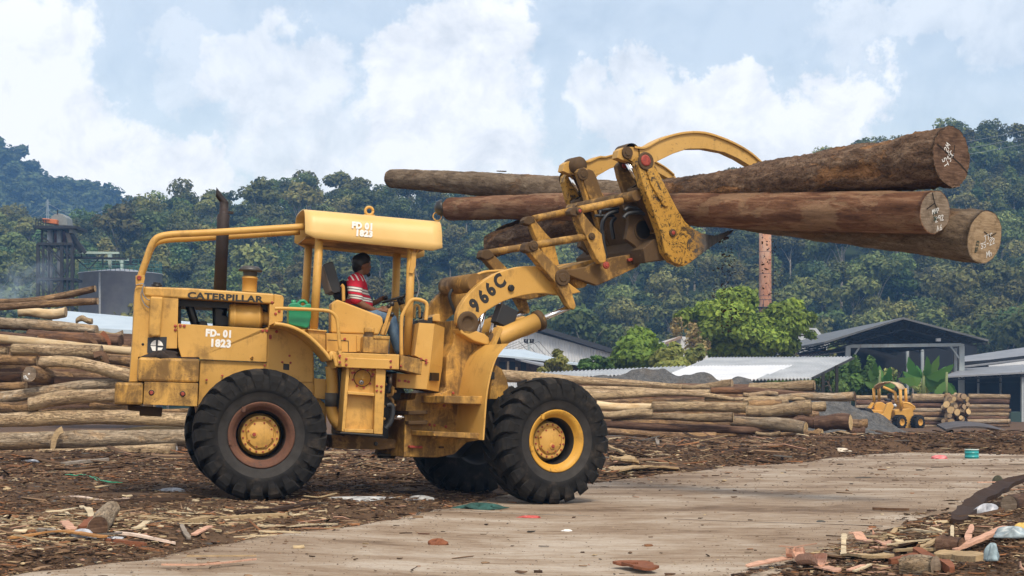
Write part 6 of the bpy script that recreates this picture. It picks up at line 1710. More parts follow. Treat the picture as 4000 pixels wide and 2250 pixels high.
# ---- white warehouse and wooden house behind the right pile
wh = empty('warehouse', Matrix.Identity(4), 'large white corrugated warehouse with a black roof edge sloping down to the right', 'warehouse')
P = [(-420, 200), (180, 20), (420, 105), (1112, 300), (1060, 470), (-420, 470)]
A = [W(p, 150) for p in KR(P)]; n = 240
x0, x1 = A[0].x, A[3].x
V, Q = [], []
for i in range(n + 1):
    x = x0 + (x1 - x0) * i / n
    tops = [(A[0].x, A[0].z), (A[1].x, A[1].z), (A[2].x, A[2].z), (A[3].x, A[3].z)]
    zt = float(np.interp(x, [t[0] for t in tops], [t[1] for t in tops])); y = 150 + .06 * math.sin(i * 2 * math.pi / 4)
    V += [(x, y, -1.), (x, y, zt)]
for i in range(n): Q.append((2 * i, 2 * i + 2, 2 * i + 3, 2 * i + 1))
link('wall', np_mesh('wall', V, Q), [M_WALLW], wh)
m = MB()
for a, b in (((-450, 195), (180, 5)), ((180, 5), (1120, 296))):
    B0, B1 = W(KR([a])[0], 149.2), W(KR([b])[0], 149.2); d = Vector((0, 30, 0)); u = Vector((0, 0, .45))
    m.add([B0, B1, B1 + d, B0 + d, B0 + u, B1 + u, B1 + d + u, B0 + d + u], [(0, 1, 2, 3), (7, 6, 5, 4), (0, 4, 5, 1), (1, 5, 6, 2), (2, 6, 7, 3), (3, 7, 4, 0)])
m.build('roof', [plain('black_roof_edge', (.02, .022, .028), .5)], wh)
hw_ = empty('wooden_house', Matrix.Identity(4), 'old brown wooden house with pale sheet roof in front of the white warehouse', 'house')
slab(KR, [(60, 250), (330, 256), (800, 384), (1080, 400), (1060, 412), (420, 335), (60, 300)], (120, 120, 120, 120, 112, 112, 112), [M_ROOFB], 'roof', hw_)
slab(KR, [(250, 332), (500, 372), (500, 392), (300, 345)], (111, 111, 109, 109), [M_ROOFM], 'porch_roof', hw_)
m = MB(); wprism(m, KR, [(60, 318), (420, 345), (960, 412), (960, 520), (60, 520)], 113, 4); m.build('wall', [M_WOODW], hw_)
for i, (x, y0) in enumerate(((188, 360), (262, 410))):
    m = MB(); wprism(m, KR, [(x - 9, y0), (x + 9, y0), (x + 9, 470), (x - 9, 470)], 112.7, .15); m.build('post', [plain('pale_post', (.42, .33, .24), .8)], hw_)
for (x0, x1) in ((110, 165), (205, 250), (300, 345)):
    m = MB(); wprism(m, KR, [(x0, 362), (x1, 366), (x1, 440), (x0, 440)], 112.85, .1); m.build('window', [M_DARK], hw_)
bt = empty('white_building', Matrix.Identity(4), 'white walled building half hidden by yellowish shrubs', 'building')
m = MB(); wprism(m, KG, [(180, 1000), (320, 900), (520, 850), (870, 880), (870, 1180), (180, 1180)], 132, 6); m.build('wall', [M_WALLW], bt)
slab(KG, [(300, 905), (500, 845), (530, 842), (320, 925)], (138, 138, 131, 131), [plain('brown_roof', (.26, .19, .14), .8)], 'roof', bt, .2)
# power poles
for k, (x, yt, yb, arm, Y, lb) in enumerate(((370, 178, 470, 40, 128, 'utility pole with crossarm in front of the warehouse, nearer the loader'), (815, 248, 430, 36, 160, 'utility pole with crossarm in front of the warehouse, nearer the bushes'))):
    t_, b_ = W(KR([(x, yt)])[0], Y), W(KR([(x, yb)])[0], Y)
    po = empty('utility_pole', Matrix.Translation((b_.x, Y, b_.z)), lb, 'utility pole', 'utility poles by the warehouse'); off = Vector((b_.x, Y, b_.z))
    m = MB(); m.tube([Vector((0, 0, 0)), t_ - off], [.12, .09], 8); m.build('shaft', [M_STEELG], po)
    w_ = arm / 2.229 / F * Y
    m = MB(); m.bar(t_ - off + Vector((-w_, 0, -.15)), t_ - off + Vector((w_, 0, -.15)), .14, .14)
    for q in (-.9, -.35, .35, .9): m.tube([t_ - off + Vector((w_ * q, 0, -.1)), t_ - off + Vector((w_ * q, 0, .12))], .09, 6)
    m.build('crossarm', [M_STEELD], po)
m = MB()
pa, pb = W(KR([(370, 186)])[0], 128), W(KR([(815, 256)])[0], 160)
for q in (-.8, -.3, .3, .8):
    m.tube([pa.lerp(pb, t) + Vector((q, 0, -1.6 * math.sin(math.pi * t))) for t in np.linspace(0, 1, 12)], .018, 4); m.tube([pa + Vector((q, 0, 0)) + Vector((-9, -3, -.6)) * t + Vector((0, 0, -1.0 * math.sin(math.pi * t))) for t in np.linspace(0, 1, 10)], .018, 4)
tag(m.build('power_cables', [M_STEELD]), 'thin sagging power cables between the two utility poles', 'cable')

# ---- chimney
YC_ = 225.
cb, ct = W((2989, 1330), YC_), W((2989, 812), YC_); rc = 24 / F * YC_
ch = empty('chimney', Matrix.Translation((cb.x, YC_, cb.z)), 'tall rust stained steel chimney with a caged ladder rising behind the green tree', 'chimney')
H_ = ct.z - cb.z
m = MB(); m.lathe([(0, rc * 1.06), (H_ * .5, rc), (H_, rc * .97), (H_, rc * .8), (H_ - .5, 0)], (0, 0, 0), (0, 0, 1), 28); m.build('stack', [M_CHIM], ch)
m = MB()
for s in (.0, .5): m.bar((rc + .25, -.3 + s, 2), (rc + .25, -.3 + s, H_ - 6), .06, .06)
for k in range(int((H_ - 8) / .9)): 
    z = 2 + k * .9; m.bar((rc + .25, -.3, z), (rc + .25, .2, z), .05, .05)
    if k % 2 == 0: m.tube([(rc + .2 + .42 * math.sin(a), -.05 - .4 * math.cos(a), z) for a in np.linspace(0, math.pi, 8)], .03, 4)
m.build('ladder', [M_STEELD], ch)
m = MB(); zp = W(KG([(1500, 492)])[0], YC_).z - cb.z
m.lathe([(zp, rc * 1.02), (zp, rc * 1.75), (zp + .1, rc * 1.75), (zp + .1, rc)], (0, 0, 0), (0, 0, 1), 24)
for k in range(10): a = k * .628; m.bar((rc * 1.7 * math.cos(a), rc * 1.7 * math.sin(a), zp), (rc * 1.7 * math.cos(a), rc * 1.7 * math.sin(a), zp + 1.1), .05, .05)
m.tube([(rc * 1.7 * math.cos(a), rc * 1.7 * math.sin(a), zp + 1.1) for a in np.linspace(0, 6.283, 24)], .035, 5); m.build('gallery', [M_STEELD], ch)

# ---- steel tower and tank on the left
YT = 178.
tw = empty('steel_tower', Matrix.Identity(4), 'dark steel lattice tower with a silver hood and orange crane box on top', 'tower')
m = MB()
xs = (308, 350, 395, 500, 545, 585)
for i, x in enumerate(xs):
    for d in (0, 3.2): wbar(m, KT, (x, 935), (x, 1500), YT + d, .34 if i in (0, 3, 5) else .22)
for x in (340, 395, 440, 500, 560): wbar(m, KT, (x, 795), (x, 940), YT + 1.5, .22)
for y in (936, 1220):
    A = W(KT([(302, y)])[0], YT - .3); B = W(KT([(590, y)])[0], YT - .3); m.box((A.x, YT - .3, A.z - .15), (B.x, YT + 3.6, A.z + .15))
A = W(KT([(288, 796)])[0], YT - .8); B = W(KT([(615, 796)])[0], YT - .8); m.box((A.x, YT - .8, A.z - .22), (B.x, YT + 4, A.z + .1))
for (a, b) in (((310, 960), (395, 1070)), ((310, 1215), (395, 1080)), ((395, 960), (500, 1070)), ((500, 1215), (400, 1085)), ((310, 1240), (380, 1330)), ((500, 1235), (430, 1330)), ((505, 960), (585, 1060)), ((585, 1060), (505, 1200)), ((330, 870), (480, 985)), ((320, 930), (490, 1080))):
    wbar(m, KT, a, b, YT - .1, .16)
for x in (290, 310, 330, 350, 370): wbar(m, KT, (x, 742), (x, 796), YT - .8, .07)
wbar(m, KT, (288, 742), (400, 742), YT - .8, .08); wbar(m, KT, (288, 768), (400, 768), YT - .8, .06)
wbar(m, KT, (550, 850), (668, 995), YT + 1, .7); wbar(m, KT, (575, 850), (690, 1010), YT + .6, .35); wbar(m, KT, (465, 660), (465, 700), YT, .1)
m.build('frame', [M_STEELD], tw)
m = MB(); 
for x in (405, 482): m.tube([W(KT([(x, 800)])[0], YT + 1.2), W(KT([(x, 1330)])[0], YT + 1.2)], .30, 12)
m.build('silver_pipes', [plain('dull_silver_pipe', (.42, .45, .48), .4, .3)], tw)
m = MB()
for x in (450, 520): m.tube([W(KT([(x, 800)])[0], YT + 1.6), W(KT([(x, 935)])[0], YT + 1.6)], .25, 12)
m.build('brown_pipes', [plain('rust_brown_pipe', (.13, .05, .035), .7)], tw)
m = MB(); wprism(m, KT, [(415, 715), (440, 695), (475, 690), (510, 697), (535, 720), (545, 790), (480, 790), (410, 735)], YT, 2.5); wprism(m, KT, [(552, 800), (588, 800), (588, 850), (556, 850)], YT, 2); m.build('hood', [plain('silver_hood', (.20, .22, .215), .5, .1)], tw, None, .08)
m = MB(); wprism(m, KT, [(342, 728), (460, 740), (458, 778), (342, 762)], YT - .7, 1.6); m.build('crane_box', [M_ORANGE], tw, None, .06)
m = MB(); wprism(m, KT, [(525, 848), (560, 848), (602, 985), (575, 990)], YT + .2, .5); m.build('chute', [plain('grey_brown_chute', (.14, .12, .10), .8)], tw)
YK = 186.
tl, tr = W(KT([(592, 1165)])[0], YK), W(KT([(1262, 1165)])[0], YK); rk = (tr.x - tl.x) / 2; kc = (tl.x + tr.x) / 2
tk = empty('storage_tank', Matrix.Translation((kc, YK + rk * .6, -.6)), 'big grey cylindrical storage tank with a green railing behind the left pile', 'tank')
H_ = tl.z + .6
m = MB(); m.lathe([(0, rk), (H_ - .1, rk), (H_ - .1, rk + .1), (H_, rk + .1), (H_ + .0, rk), (H_ + .7, 0)], (0, 0, 0), (0, 0, 1), 64); m.build('shell', [M_TANK], tk)
m = MB(); xk = W(KT([(838, 1200)])[0], YK).x - kc; yk = -math.sqrt(max(rk ** 2 - xk ** 2, 0)); m.bar((xk, yk - .05, 0), (xk, yk - .05, H_ - .15), .22, .12); m.build('level_pipe', [M_TANKS], tk)
m = MB()
for k in range(56):
    a = k * 2 * math.pi / 56; p = Vector((rk * .98 * math.cos(a), rk * .98 * math.sin(a), H_)); m.bar(p, p + Vector((0, 0, 1.35)), .05, .05)
for z in (.45, .9, 1.35): m.tube([(rk * .98 * math.cos(a), rk * .98 * math.sin(a), H_ + z) for a in np.linspace(0, 6.2832, 60)], .045, 5)
m.build('railing', [M_NETG], tk)
cw = empty('catwalk', Matrix.Identity(4), 'pale green pipe catwalk above the grey storage tank', 'catwalk')
m = MB(); wprism(m, KT, [(528, 995), (960, 1002), (960, 1018), (528, 1016)], 182, .6); wprism(m, KT, [(735, 1055), (1060, 1058), (1060, 1072), (735, 1068)], 187, .5); wprism(m, KT, [(870, 1020), (898, 1020), (896, 1130), (876, 1130)], 184, .5); wprism(m, KT, [(965, 1072), (995, 1072), (992, 1150), (972, 1150)], 187, .5); m.build('pipes', [M_PGREEN], cw)
m = MB(); wprism(m, KT, [(490, 1036), (1000, 1048), (1000, 1058), (490, 1048)], 182, 1.5)
for a, b in (((610, 1050), (710, 1140)), ((800, 1055), (720, 1140)), ((832, 1050), (832, 1130)), ((1050, 1050), (1050, 1100)), ((965, 985), (965, 1050)), ((1060, 1035), (1060, 1100)), ((600, 1050), (600, 1180)), ((530, 985), (530, 1045)), ((700, 1010), (700, 1045)), ((660, 1010), (660, 1045))): wbar(m, KT, a, b, 182.5, .12)
m.build('frame', [M_STEELD], cw)
m = MB(); wprism(m, KT, [(800, 1095), (1095, 1098), (1095, 1106), (800, 1103)], 188, 1); m.build('walkway', [M_STEELD], cw)
lb = empty('low_building', Matrix.Identity(4), 'low building with a pale blue sheet roof behind the left pile', 'building')
slab(K8, [(330, 330), (415, 345), (1500, 440), (1500, 500), (600, 470), (330, 440)], (100, 100, 100, 88, 88, 88), [M_ROOFB], 'roof', lb)
m = MB(); wprism(m, K8, [(500, 472), (1500, 505), (1500, 640), (500, 640)], 89, 3); m.build('wall', [plain('dark_brown_wall', (.035, .022, .018), .9)], lb)
# pylon far away
YP = 430.
py = empty('pylon', Matrix.Identity(4), 'small grey power pylon standing against the far hill', 'pylon')
m = MB()
for s in (-1, 1): wbar(m, KT, (385 + s * 9, 800), (385 + s * 3, 578), YP, .22)
for y in (600, 618, 664, 700): wbar(m, KT, (368, y), (404, y), YP, .2)
for k in range(6): wbar(m, KT, (378, 780 - k * 34), (392, 764 - k * 34), YP, .16)
m.build('mast', [plain('pylon_steel', (.22, .26, .28), .5)], py)
m = MB()
for (a, b, sg) in (((385, 618), (-200, 690), 4), ((385, 666), (-200, 740), 4), ((390, 612), (900, 640), 3), ((390, 666), (900, 690), 3)):
    A, B = W(KT([a])[0], YP), W(KT([b])[0], YP + 20); m.tube([A.lerp(B, t) - Vector((0, 0, sg * math.sin(math.pi * t))) for t in np.linspace(0, 1, 16)], .07, 4)
tag(m.build('power_cables', [plain('power_line', (.25, .28, .30), .5)]), 'faint power cables strung from the pylon across the far hill', 'cable')
m = MB()
for (y0, y1) in ((262, 40), (300, 98), (338, 150)):
    A, B = W((2560 + y0 * 0, 730 - (300 - y0) * .5), 300), W((4300, 430 + y1 * .5), 280); m.tube([A.lerp(B, t) - Vector((0, 0, 1.5 * math.sin(math.pi * t))) for t in np.linspace(0, 1, 20)], .035, 4)
tag(m.build('overhead_lines', [plain('overhead_wire', (.3, .33, .35), .5)]), 'faint overhead wires crossing the sky behind the raised logs', 'cable')

# ---- gravel heaps
def mat_gravel():
    t = NT('grey_gravel'); v = t.map(); a = t.noise(v, 5, 8, .75); b = t.voro(v, 14)
    col = t.ramp(a, [(.3, (.045, .047, .05)), (.55, (.115, .115, .115)), (.75, (.22, .215, .205))])
    col = t.mix(t.ramp(t.noise(v, 1.2, 4), [(.5, 0), (.7, .5)]), col, (.13, .105, .08))
    t.bump(t.math('ADD', a, b), .9, .06)
    return t.done(col, .95, 0, .2)
M_GRAV = mat_gravel()
def heap(K, top, Y, dY, base_z, label, seed):
    """ridge line traced from the photograph becomes a heap of loose gravel with depth dY on both sides"""
    P = np.array([(W(p, Y).x, W(p, Y).z) for p in K(top)]); nx, ny = 110, 40
    xs = np.linspace(P[0, 0], P[-1, 0], nx); zt = np.interp(xs, P[:, 0], P[:, 1]); ys = np.linspace(-1, 1, ny)
    X, T = np.meshgrid(xs, ys); Yg = Y + T * dY; prof = np.clip(1 - np.abs(T) ** 1.25, 0, 1)
    Z = base_z - .25 + (np.interp(X, xs, zt) - base_z + .25) * prof + (vnoise(X, Yg, .8, seed) - .5) * .35 * prof + (vnoise(X, Yg, .25, seed + 1) - .5) * .14 * prof
    Q = np.arange(nx - 1)[None] + np.arange(ny - 1)[:, None] * nx
    Q = np.stack([Q, Q + 1, Q + 1 + nx, Q + nx], -1).reshape(-1, 4)
    return tag(link('gravel_heap', np_mesh('gravel_heap', np.c_[X.ravel(), Yg.ravel(), Z.ravel()], Q, smooth=True), M_GRAV), label, 'gravel heap', None, 'stuff')
heap(KR, [(700, 600), (820, 500), (930, 480), (1080, 462), (1200, 442), (1290, 452), (1480, 450), (1640, 458), (1840, 462), (1930, 470), (2060, 495), (2160, 490), (2260, 525), (2360, 575), (2480, 680)], 60, 3.2, -.3, 'dark gravel heap with broken slabs behind the right pile', 21)
heap(KS, [(120, 900), (250, 770), (380, 758), (500, 752), (600, 757), (660, 790), (740, 828), (800, 850), (870, 896), (980, 940), (1090, 965), (1200, 1003), (1320, 1040), (1420, 1075), (1520, 1108)], 52, 3.0, -.25, 'grey gravel heap sloping down to the right before the small loader', 25)

# ---- trees and bushes in front of the hill
def tree(name, label, base, lobes, n, size, mat, trunk, seed, group=None, cat='tree', flat=.3, limbs=True, tmat=None):
    rg = np.random.default_rng(seed); b = Vector(base); o = empty(name, Matrix.Translation(b), label, cat, group)
    V, Q, col = leaf_cloud(rg, [(l[0] - b.x, l[1] - b.y, l[2] - b.z, *l[3:]) for l in lobes], n, size, flat, .5)
    link('crown', np_mesh('crown', V, Q, col=col), mat, o)
    m = MB(); top = Vector((sum(l[0] for l in lobes) / len(lobes) - b.x, 0, max(l[2] for l in lobes) - b.z))
    m.tube(smooth_path([(0, 0, -.6), (top.x * .2 + trunk * .4, 0, top.z * .3), (top.x * .7, .1, top.z * .62), tuple(top * .9)], 4), [trunk * (1 - .8 * i / 12) for i in range(13)], 9)
    if limbs:
        for i, l in enumerate(lobes):
            c = Vector((l[0] - b.x, l[1] - b.y, l[2] - b.z)); s = Vector((top.x * .3, 0, top.z * (.25 + .25 * (i % 3) / 2)))
            m.tube(smooth_path([s, s.lerp(c, .5) + Vector((0, 0, -.3)), c], 3), [trunk * .45, trunk * .4, trunk * .35, trunk * .3, trunk * .22, trunk * .15, trunk * .06], 6)
    m.build('trunk', [tmat or M_TRUNK], o); return o
def lob(K, s, rows, Y):
    """lobes from photo circles (x, y, rx, ry) at depth Y (+ offsets)"""
    out = []
    rg = np.random.default_rng(len(rows))
    for r in rows:
        y = Y + (r[4] if len(r) > 4 else rg.uniform(-1.2, 1.2)); c = W(K([(r[0], r[1])])[0], y); k = y / F / s
        out.append((c.x, c.y, c.z, r[2] * k, (r[2] + r[3]) / 2 * k, r[3] * k))
    return out
tree('broadleaf_tree', 'big bright green spreading tree in front of the rusty chimney', W(KG([(1230, 1180)])[0], 112), lob(KG, 3.22, [
    (1230, 420, 270, 190, -1), (1080, 330, 130, 90), (1330, 320, 150, 90), (900, 520, 230, 130, -1), (700, 620, 230, 140), (560, 600, 120, 100), (1180, 600, 280, 180, -2.5), (980, 760, 280, 180, -2), (1300, 800, 260, 180, -2.5),
    (1560, 720, 220, 180, -1), (1780, 560, 240, 150, -1), (1920, 470, 150, 100), (2060, 620, 170, 100, 0), (1900, 720, 240, 150, -1.5), (1650, 900, 260, 160, -2), (1850, 960, 180, 140, -1), (1100, 960, 240, 130, -1), (800, 820, 160, 160, -1), (1400, 1030, 330, 110, -1), (1000, 1060, 170, 80, 1), (2150, 830, 80, 60)], 112), 15000, .19, M_GREEN, .42, 501)
tree('broadleaf_tree', 'smaller bright green bushy tree left of the white building', W(KR([(1330, 440)])[0], 100), lob(KR, 2.229, [
    (1330, 130, 100, 70), (1290, 210, 150, 80), (1220, 270, 120, 70), (1400, 180, 90, 80), (1330, 320, 200, 90, -1), (1180, 350, 130, 70), (1430, 340, 90, 70), (1080, 390, 110, 50), (1500, 250, 70, 60)], 100), 6500, .18, M_GREEN, .2, 502)
tree('shrub', 'yellowish green feathery shrub before the white building', W(KR([(1580, 440)])[0], 94), lob(KR, 2.229, [
    (1560, 330, 110, 90), (1640, 300, 80, 110), (1500, 360, 90, 60), (1700, 380, 80, 60), (1780, 330, 60, 90), (1860, 280, 40, 80), (1620, 400, 160, 50)], 94), 3200, .15, M_BUSH, .08, 503, None, 'shrub')
tree('shrub', 'dry tan vine and twigs hanging on the left side of the big tree', W(KG([(640, 1100)])[0], 105), lob(KG, 3.22, [
    (460, 730, 90, 130), (640, 770, 100, 110), (700, 860, 80, 140), (760, 1010, 90, 130), (620, 980, 60, 160), (840, 950, 60, 80)], 105), 900, .12, mat_leaf('dry_leaves', (.26, .235, .10)), .06, 504, None, 'shrub')
tree('shrub', 'dark leafy shrub with flat layered branches beside the small utility pole', W(KR([(930, 430)])[0], 92), lob(KR, 2.229, [(870, 370, 60, 35), (960, 330, 55, 18), (1010, 350, 60, 25), (900, 400, 110, 30), (1040, 400, 60, 30), (990, 380, 70, 20)], 92), 2200, .13, M_DARKLEAF, .06, 505, None, 'shrub', .9)
tree('shrub', 'thin yellow green sapling in front of the wooden house', W(KR([(620, 470)])[0], 88), lob(KR, 2.229, [(620, 290, 50, 40), (650, 350, 60, 40), (580, 370, 60, 35), (500, 430, 60, 25), (680, 420, 70, 35), (600, 430, 90, 30)], 88), 800, .13, M_BUSH, .05, 506, None, 'shrub')
tree('shrub', 'tall green weeds at the left post of the steel shed', W(KS([(700, 700)])[0], 106), lob(KS, 2.07, [
    (700, 470, 40, 80), (640, 520, 70, 80), (620, 600, 70, 90), (690, 620, 90, 90), (780, 600, 80, 100), (830, 560, 60, 110), (860, 640, 90, 70), (930, 600, 80, 70), (980, 560, 60, 60), (760, 680, 160, 50), (950, 670, 120, 50), (830, 450, 30, 60)], 106), 6500, .18, M_DARKLEAF, .05, 507, None, 'shrub')
tree('shrub', 'low green bushes under the eaves of the bright zinc shed', W(KS([(520, 720)])[0], 100), lob(KS, 2.07, [(490, 540, 60, 60), (480, 620, 50, 80), (520, 660, 70, 50), (590, 660, 60, 60), (330, 600, 80, 40), (80, 600, 90, 20), (500, 470, 40, 40)], 100), 2600, .17, M_DARKLEAF, .05, 508, None, 'shrub')
tree('shrub', 'pale flowering weeds among the banana plants', W(KS([(1000, 700)])[0], 104), lob(KS, 2.07, [(960, 560, 60, 60), (880, 610, 60, 40), (1010, 530, 40, 40), (1250, 660, 80, 40), (1200, 630, 60, 40), (1340, 520, 30, 40)], 104), 700, .11, mat_leaf('pale_flowers', (.26, .34, .12)), .04, 509, None, 'shrub')
M_BAN = mat_leaf('banana_leaf', (.07, .18, .035), .35)
def banana(label, base, leaves, Y, K=KS):
    b = W(K([base])[0], Y); o = empty('banana_plant', Matrix.Translation(b), label, 'banana plant', 'banana plants before the steel shed')
    m = MB(); m.tube([(0, 0, -.4), (0, 0, .8), (.05, 0, 1.7)], [.14, .12, .07], 8); m.build('stem', [plain('banana_stem', (.16, .2, .07), .6)], o)
    for i, (mid, tip, wd) in enumerate(leaves):
        p0 = Vector((0, 0, 1.2)); p1 = W(K([mid])[0], Y + .4 * math.sin(i * 2.1)) - b; p2 = W(K([tip])[0], Y + .9 * math.sin(i * 2.1)) - b
        P = smooth_path([p0, p1, p2], 7); V, fs, cols = [], [], []
        for k, p in enumerate(P):
            u = k / (len(P) - 1); t = (P[min(k + 1, len(P) - 1)] - P[max(k - 1, 0)]).normalized()
            s = t.cross(Vector((math.sin(i * 1.7) * .5, 1, .35 * math.cos(i)))).normalized()
            w = 1.3 * wd * max(0, math.sin(math.pi * min(1, max(0, (u - .15) / .85)) ** .8)) * (.85 + .3 * ((k * 7 + i) % 3) / 2) + .01
            V += [p - s * w - Vector((0, 0, w * .35)), p, p + s * w - Vector((0, 0, w * .35))]
        for k in range(len(P) - 1):
            a = 3 * k; fs += [(a, a + 3, a + 4, a + 1), (a + 1, a + 4, a + 5, a + 2)]
        me = np_mesh('leaf', [tuple(v) for v in V], fs, col=np.ones((len(V), 3)) * (.8 + .4 * ((i * 37) % 10) / 10)); link('leaf', me, M_BAN, o)
banana('large banana plant with broad leaves right of the small loader canopy', (1255, 720), [((1180, 520), (1135, 400), .26), ((1225, 540), (1200, 470), .2), ((1290, 500), (1285, 395), .2), ((1320, 520), (1385, 390), .26), ((1350, 560), (1440, 480), .26), ((1380, 540), (1505, 460), .24), ((1350, 610), (1450, 575), .22), ((1330, 640), (1480, 640), .2), ((1180, 590), (1050, 575), .22), ((1170, 560), (1090, 520), .2)], 102)
banana('banana plant with drooping leaves at the foot of the rusty shed post', (1440, 740), [((1420, 640), (1330, 640), .2), ((1450, 620), (1525, 690), .24), ((1400, 650), (1345, 690), .2), ((1470, 650), (1530, 730), .16)], 101)
banana('small banana plant left of the small loader canopy', (900, 720), [((860, 580), (820, 500), .2), ((910, 560), (900, 470), .18), ((960, 570), (990, 480), .22), ((840, 620), (780, 600), .18), ((980, 620), (1030, 600), .2), ((870, 520), (870, 440), .16)], 103)

# ---- smoke drifting at the left
def build_smoke():
    mb = MB(); c = W(KT([(110, 1290)])[0], 150)
    mb.ball((0, 0, 0), (5.2, 2.0, 2.6), 20, 12)
    t = NT('thin_smoke'); t.N.remove(t.b)
    v = t.N.new('ShaderNodeVolumePrincipled'); v.inputs['Color'].default_value = (.62, .78, .95, 1); v.inputs['Anisotropy'].default_value = .2
    n = t.noise(t.map((.5, .5, .8)), .9, 5, .6, .8)
    ln = t.N.new('ShaderNodeVectorMath'); ln.operation = 'LENGTH'; t.L.new(t.map((1 / 5.2, 1 / 2., 1 / 2.6)), ln.inputs[0])
    d = t.math('MULTIPLY', t.ramp(n, [(.42, 0), (.7, 1)]), t.math('SUBTRACT', 1, ln.outputs['Value'], True))
    t.L.new(t.math('MULTIPLY', d, .55), v.inputs['Density']); t.L.new(v.outputs[0], t.out.inputs['Volume'])
    o = mb.build('smoke', t.mat); o.matrix_world = Matrix.Translation(c) @ Matrix.Rotation(R(-24), 4, 'Y')
    tag(o, 'thin blue smoke drifting up at the left edge behind the log pile', 'smoke', None, 'stuff')
build_smoke()

# ---- second, smaller loader in the distance
YS = 92.
def small_loader():
    b = W(KS([(1050, 985)])[0], YS)
    o = empty('wheel_loader', Matrix.Translation(b), 'small yellow wheel loader parked behind the grey gravel heap, its curved canopy empty', 'wheel loader')
    Y3 = yellow('orange_yellow_paint', .2, .1, ((.52, .27, .04), (.62, .34, .07)))
    def pr(m, pts, Y, d, mi=0):
        A = [W(p, Y) - b for p in KS(pts)]; n = len(A); B = [a + Vector((0, d, 0)) for a in A]
        m.add(A + B, [tuple(range(n)), tuple(range(2 * n - 1, n - 1, -1))] + [(i, n + i, n + (i + 1) % n, (i + 1) % n) for i in range(n)], mi)
    m = MB(); pr(m, [(1020, 830), (1150, 815), (1178, 830), (1175, 985), (1110, 985), (1090, 900), (1030, 900)], YS, 2.0); pr(m, [(1085, 760), (1150, 770), (1185, 800), (1180, 835), (1090, 830)], YS + .1, 1.8); m.build('body', [Y3], o, None, .05)
    m = MB(); pr(m, [(945, 830), (965, 775), (1000, 768), (1020, 800), (1000, 850), (990, 920), (935, 895), (870, 870), (885, 850), (930, 865)], YS - 1.0, .3); pr(m, [(860, 800), (880, 770), (920, 765), (960, 790), (960, 830), (900, 850), (860, 830)], YS + .6, .4); pr(m, [(820, 825), (950, 838), (948, 866), (850, 868), (815, 850)], YS - .6, 1.6); pr(m, [(810, 815), (848, 768), (862, 775), (830, 830)], YS + .5, .4); m.build('boom', [Y3], o, None, .04)
    m = MB(); pr(m, [(780, 815), (830, 818), (880, 880), (870, 895), (815, 850)], YS - .8, 2.2); m.build('bucket', [M_STEELD], o, None, .02)
    def wl(cx, cy, rx, ry, Y, vis):
        c = W(KS([(cx, cy)])[0], Y) - b; r = ry / 2.07 / F * Y; ax = Vector((.55, -.83, 0)).normalized()
        m = MB(); m.lathe([(-.22, r * .5), (-.24, r * .8), (-.18, r), (.18, r), (.24, r * .8), (.22, r * .5)], c, ax, 24)
        for k in range(16):
            a = k * math.pi / 8; u = ax.orthogonal().normalized(); w = ax.cross(u); d = u * math.cos(a) + w * math.sin(a); m.bar(c + d * r * 1.01 - ax * .2, c + d * r * 1.01 + ax * .2, .10, .06, 0, d)
        w_ = m.build('wheel', [M_RUB], o); m = MB(); m.lathe([(.20, r * .52), (.23, r * .5), (.1, r * .45), (.12, r * .2), (.14, 0)], c, ax, 20); m.build('rim', [Y3], w_)
    wl(1062, 930, 60, 56, YS - .4, 1); wl(1210, 930, 38, 54, YS - .2, 1); wl(1160, 930, 38, 50, YS + 2.2, 0)
    # canopy: posts and curved roof
    def q(p, Y): return W(KS([p])[0], Y) - b
    nf = [(852, 645), (1062, 660)]
    for p0, p1, Y in (((855, 655), (858, 770), YS + 1.6), ((896, 660), (900, 760), YS + 2.2), ((1070, 665), (1075, 830), YS), ((1112, 655), (1118, 790), YS + .6)):
        m = MB(); m.tube([q(p0, Y), q(p1, Y)], .09, 8); m.build('canopy_post', [Y3], o)
    m = MB(); m.tube(smooth_path([q((930, 645), YS + .8), q((1010, 680), YS + .6), q((1030, 700), YS + .5), q((1032, 760), YS + .5)], 4), .08, 8); m.build('roll_bar', [Y3], o)
    arc = [((850, 655), (893, 658)), ((862, 632), (915, 634)), ((895, 612), (950, 612)), ((940, 602), (1000, 605)), ((985, 600), (1050, 608)), ((1030, 622), (1088, 624)), ((1062, 662), (1115, 660))]
    V = []; fs = []
    for i, (a, c) in enumerate(arc): V += [q(a, YS + 1.6 - .26 * i), q(c, YS + 2.2 - .26 * i)]
    for i in range(len(arc) - 1): fs.append((2 * i, 2 * i + 2, 2 * i + 3, 2 * i + 1))
    me = np_mesh('canopy_roof', [tuple(v) for v in V], fs); rf = link('canopy_roof', me, [plain('faded_canopy', (.50, .37, .22), .6)], o); s = rf.modifiers.new('thick', 'SOLIDIFY'); s.thickness = .06
    m = MB(); pr(m, [(975, 700), (1003, 698), (1012, 745), (985, 750)], YS + .9, .5); pr(m, [(950, 735), (1000, 742), (1000, 765), (960, 760)], YS + .8, .6); m.build('seat', [M_SEATV], o, None, .04)
    m = MB(); m.tube(smooth_path([q((1090, 780), YS - .1), q((1110, 772), YS - .1), q((1180, 800), YS - .1), q((1185, 830), YS - .1)], 4), .04, 6); m.build('handrail', [Y3], o)
    m = MB(); m.ball(q((1024, 797), YS - .4), .12, 10, 8); m.build('headlamp', [M_GLASSL], o)
small_loader()

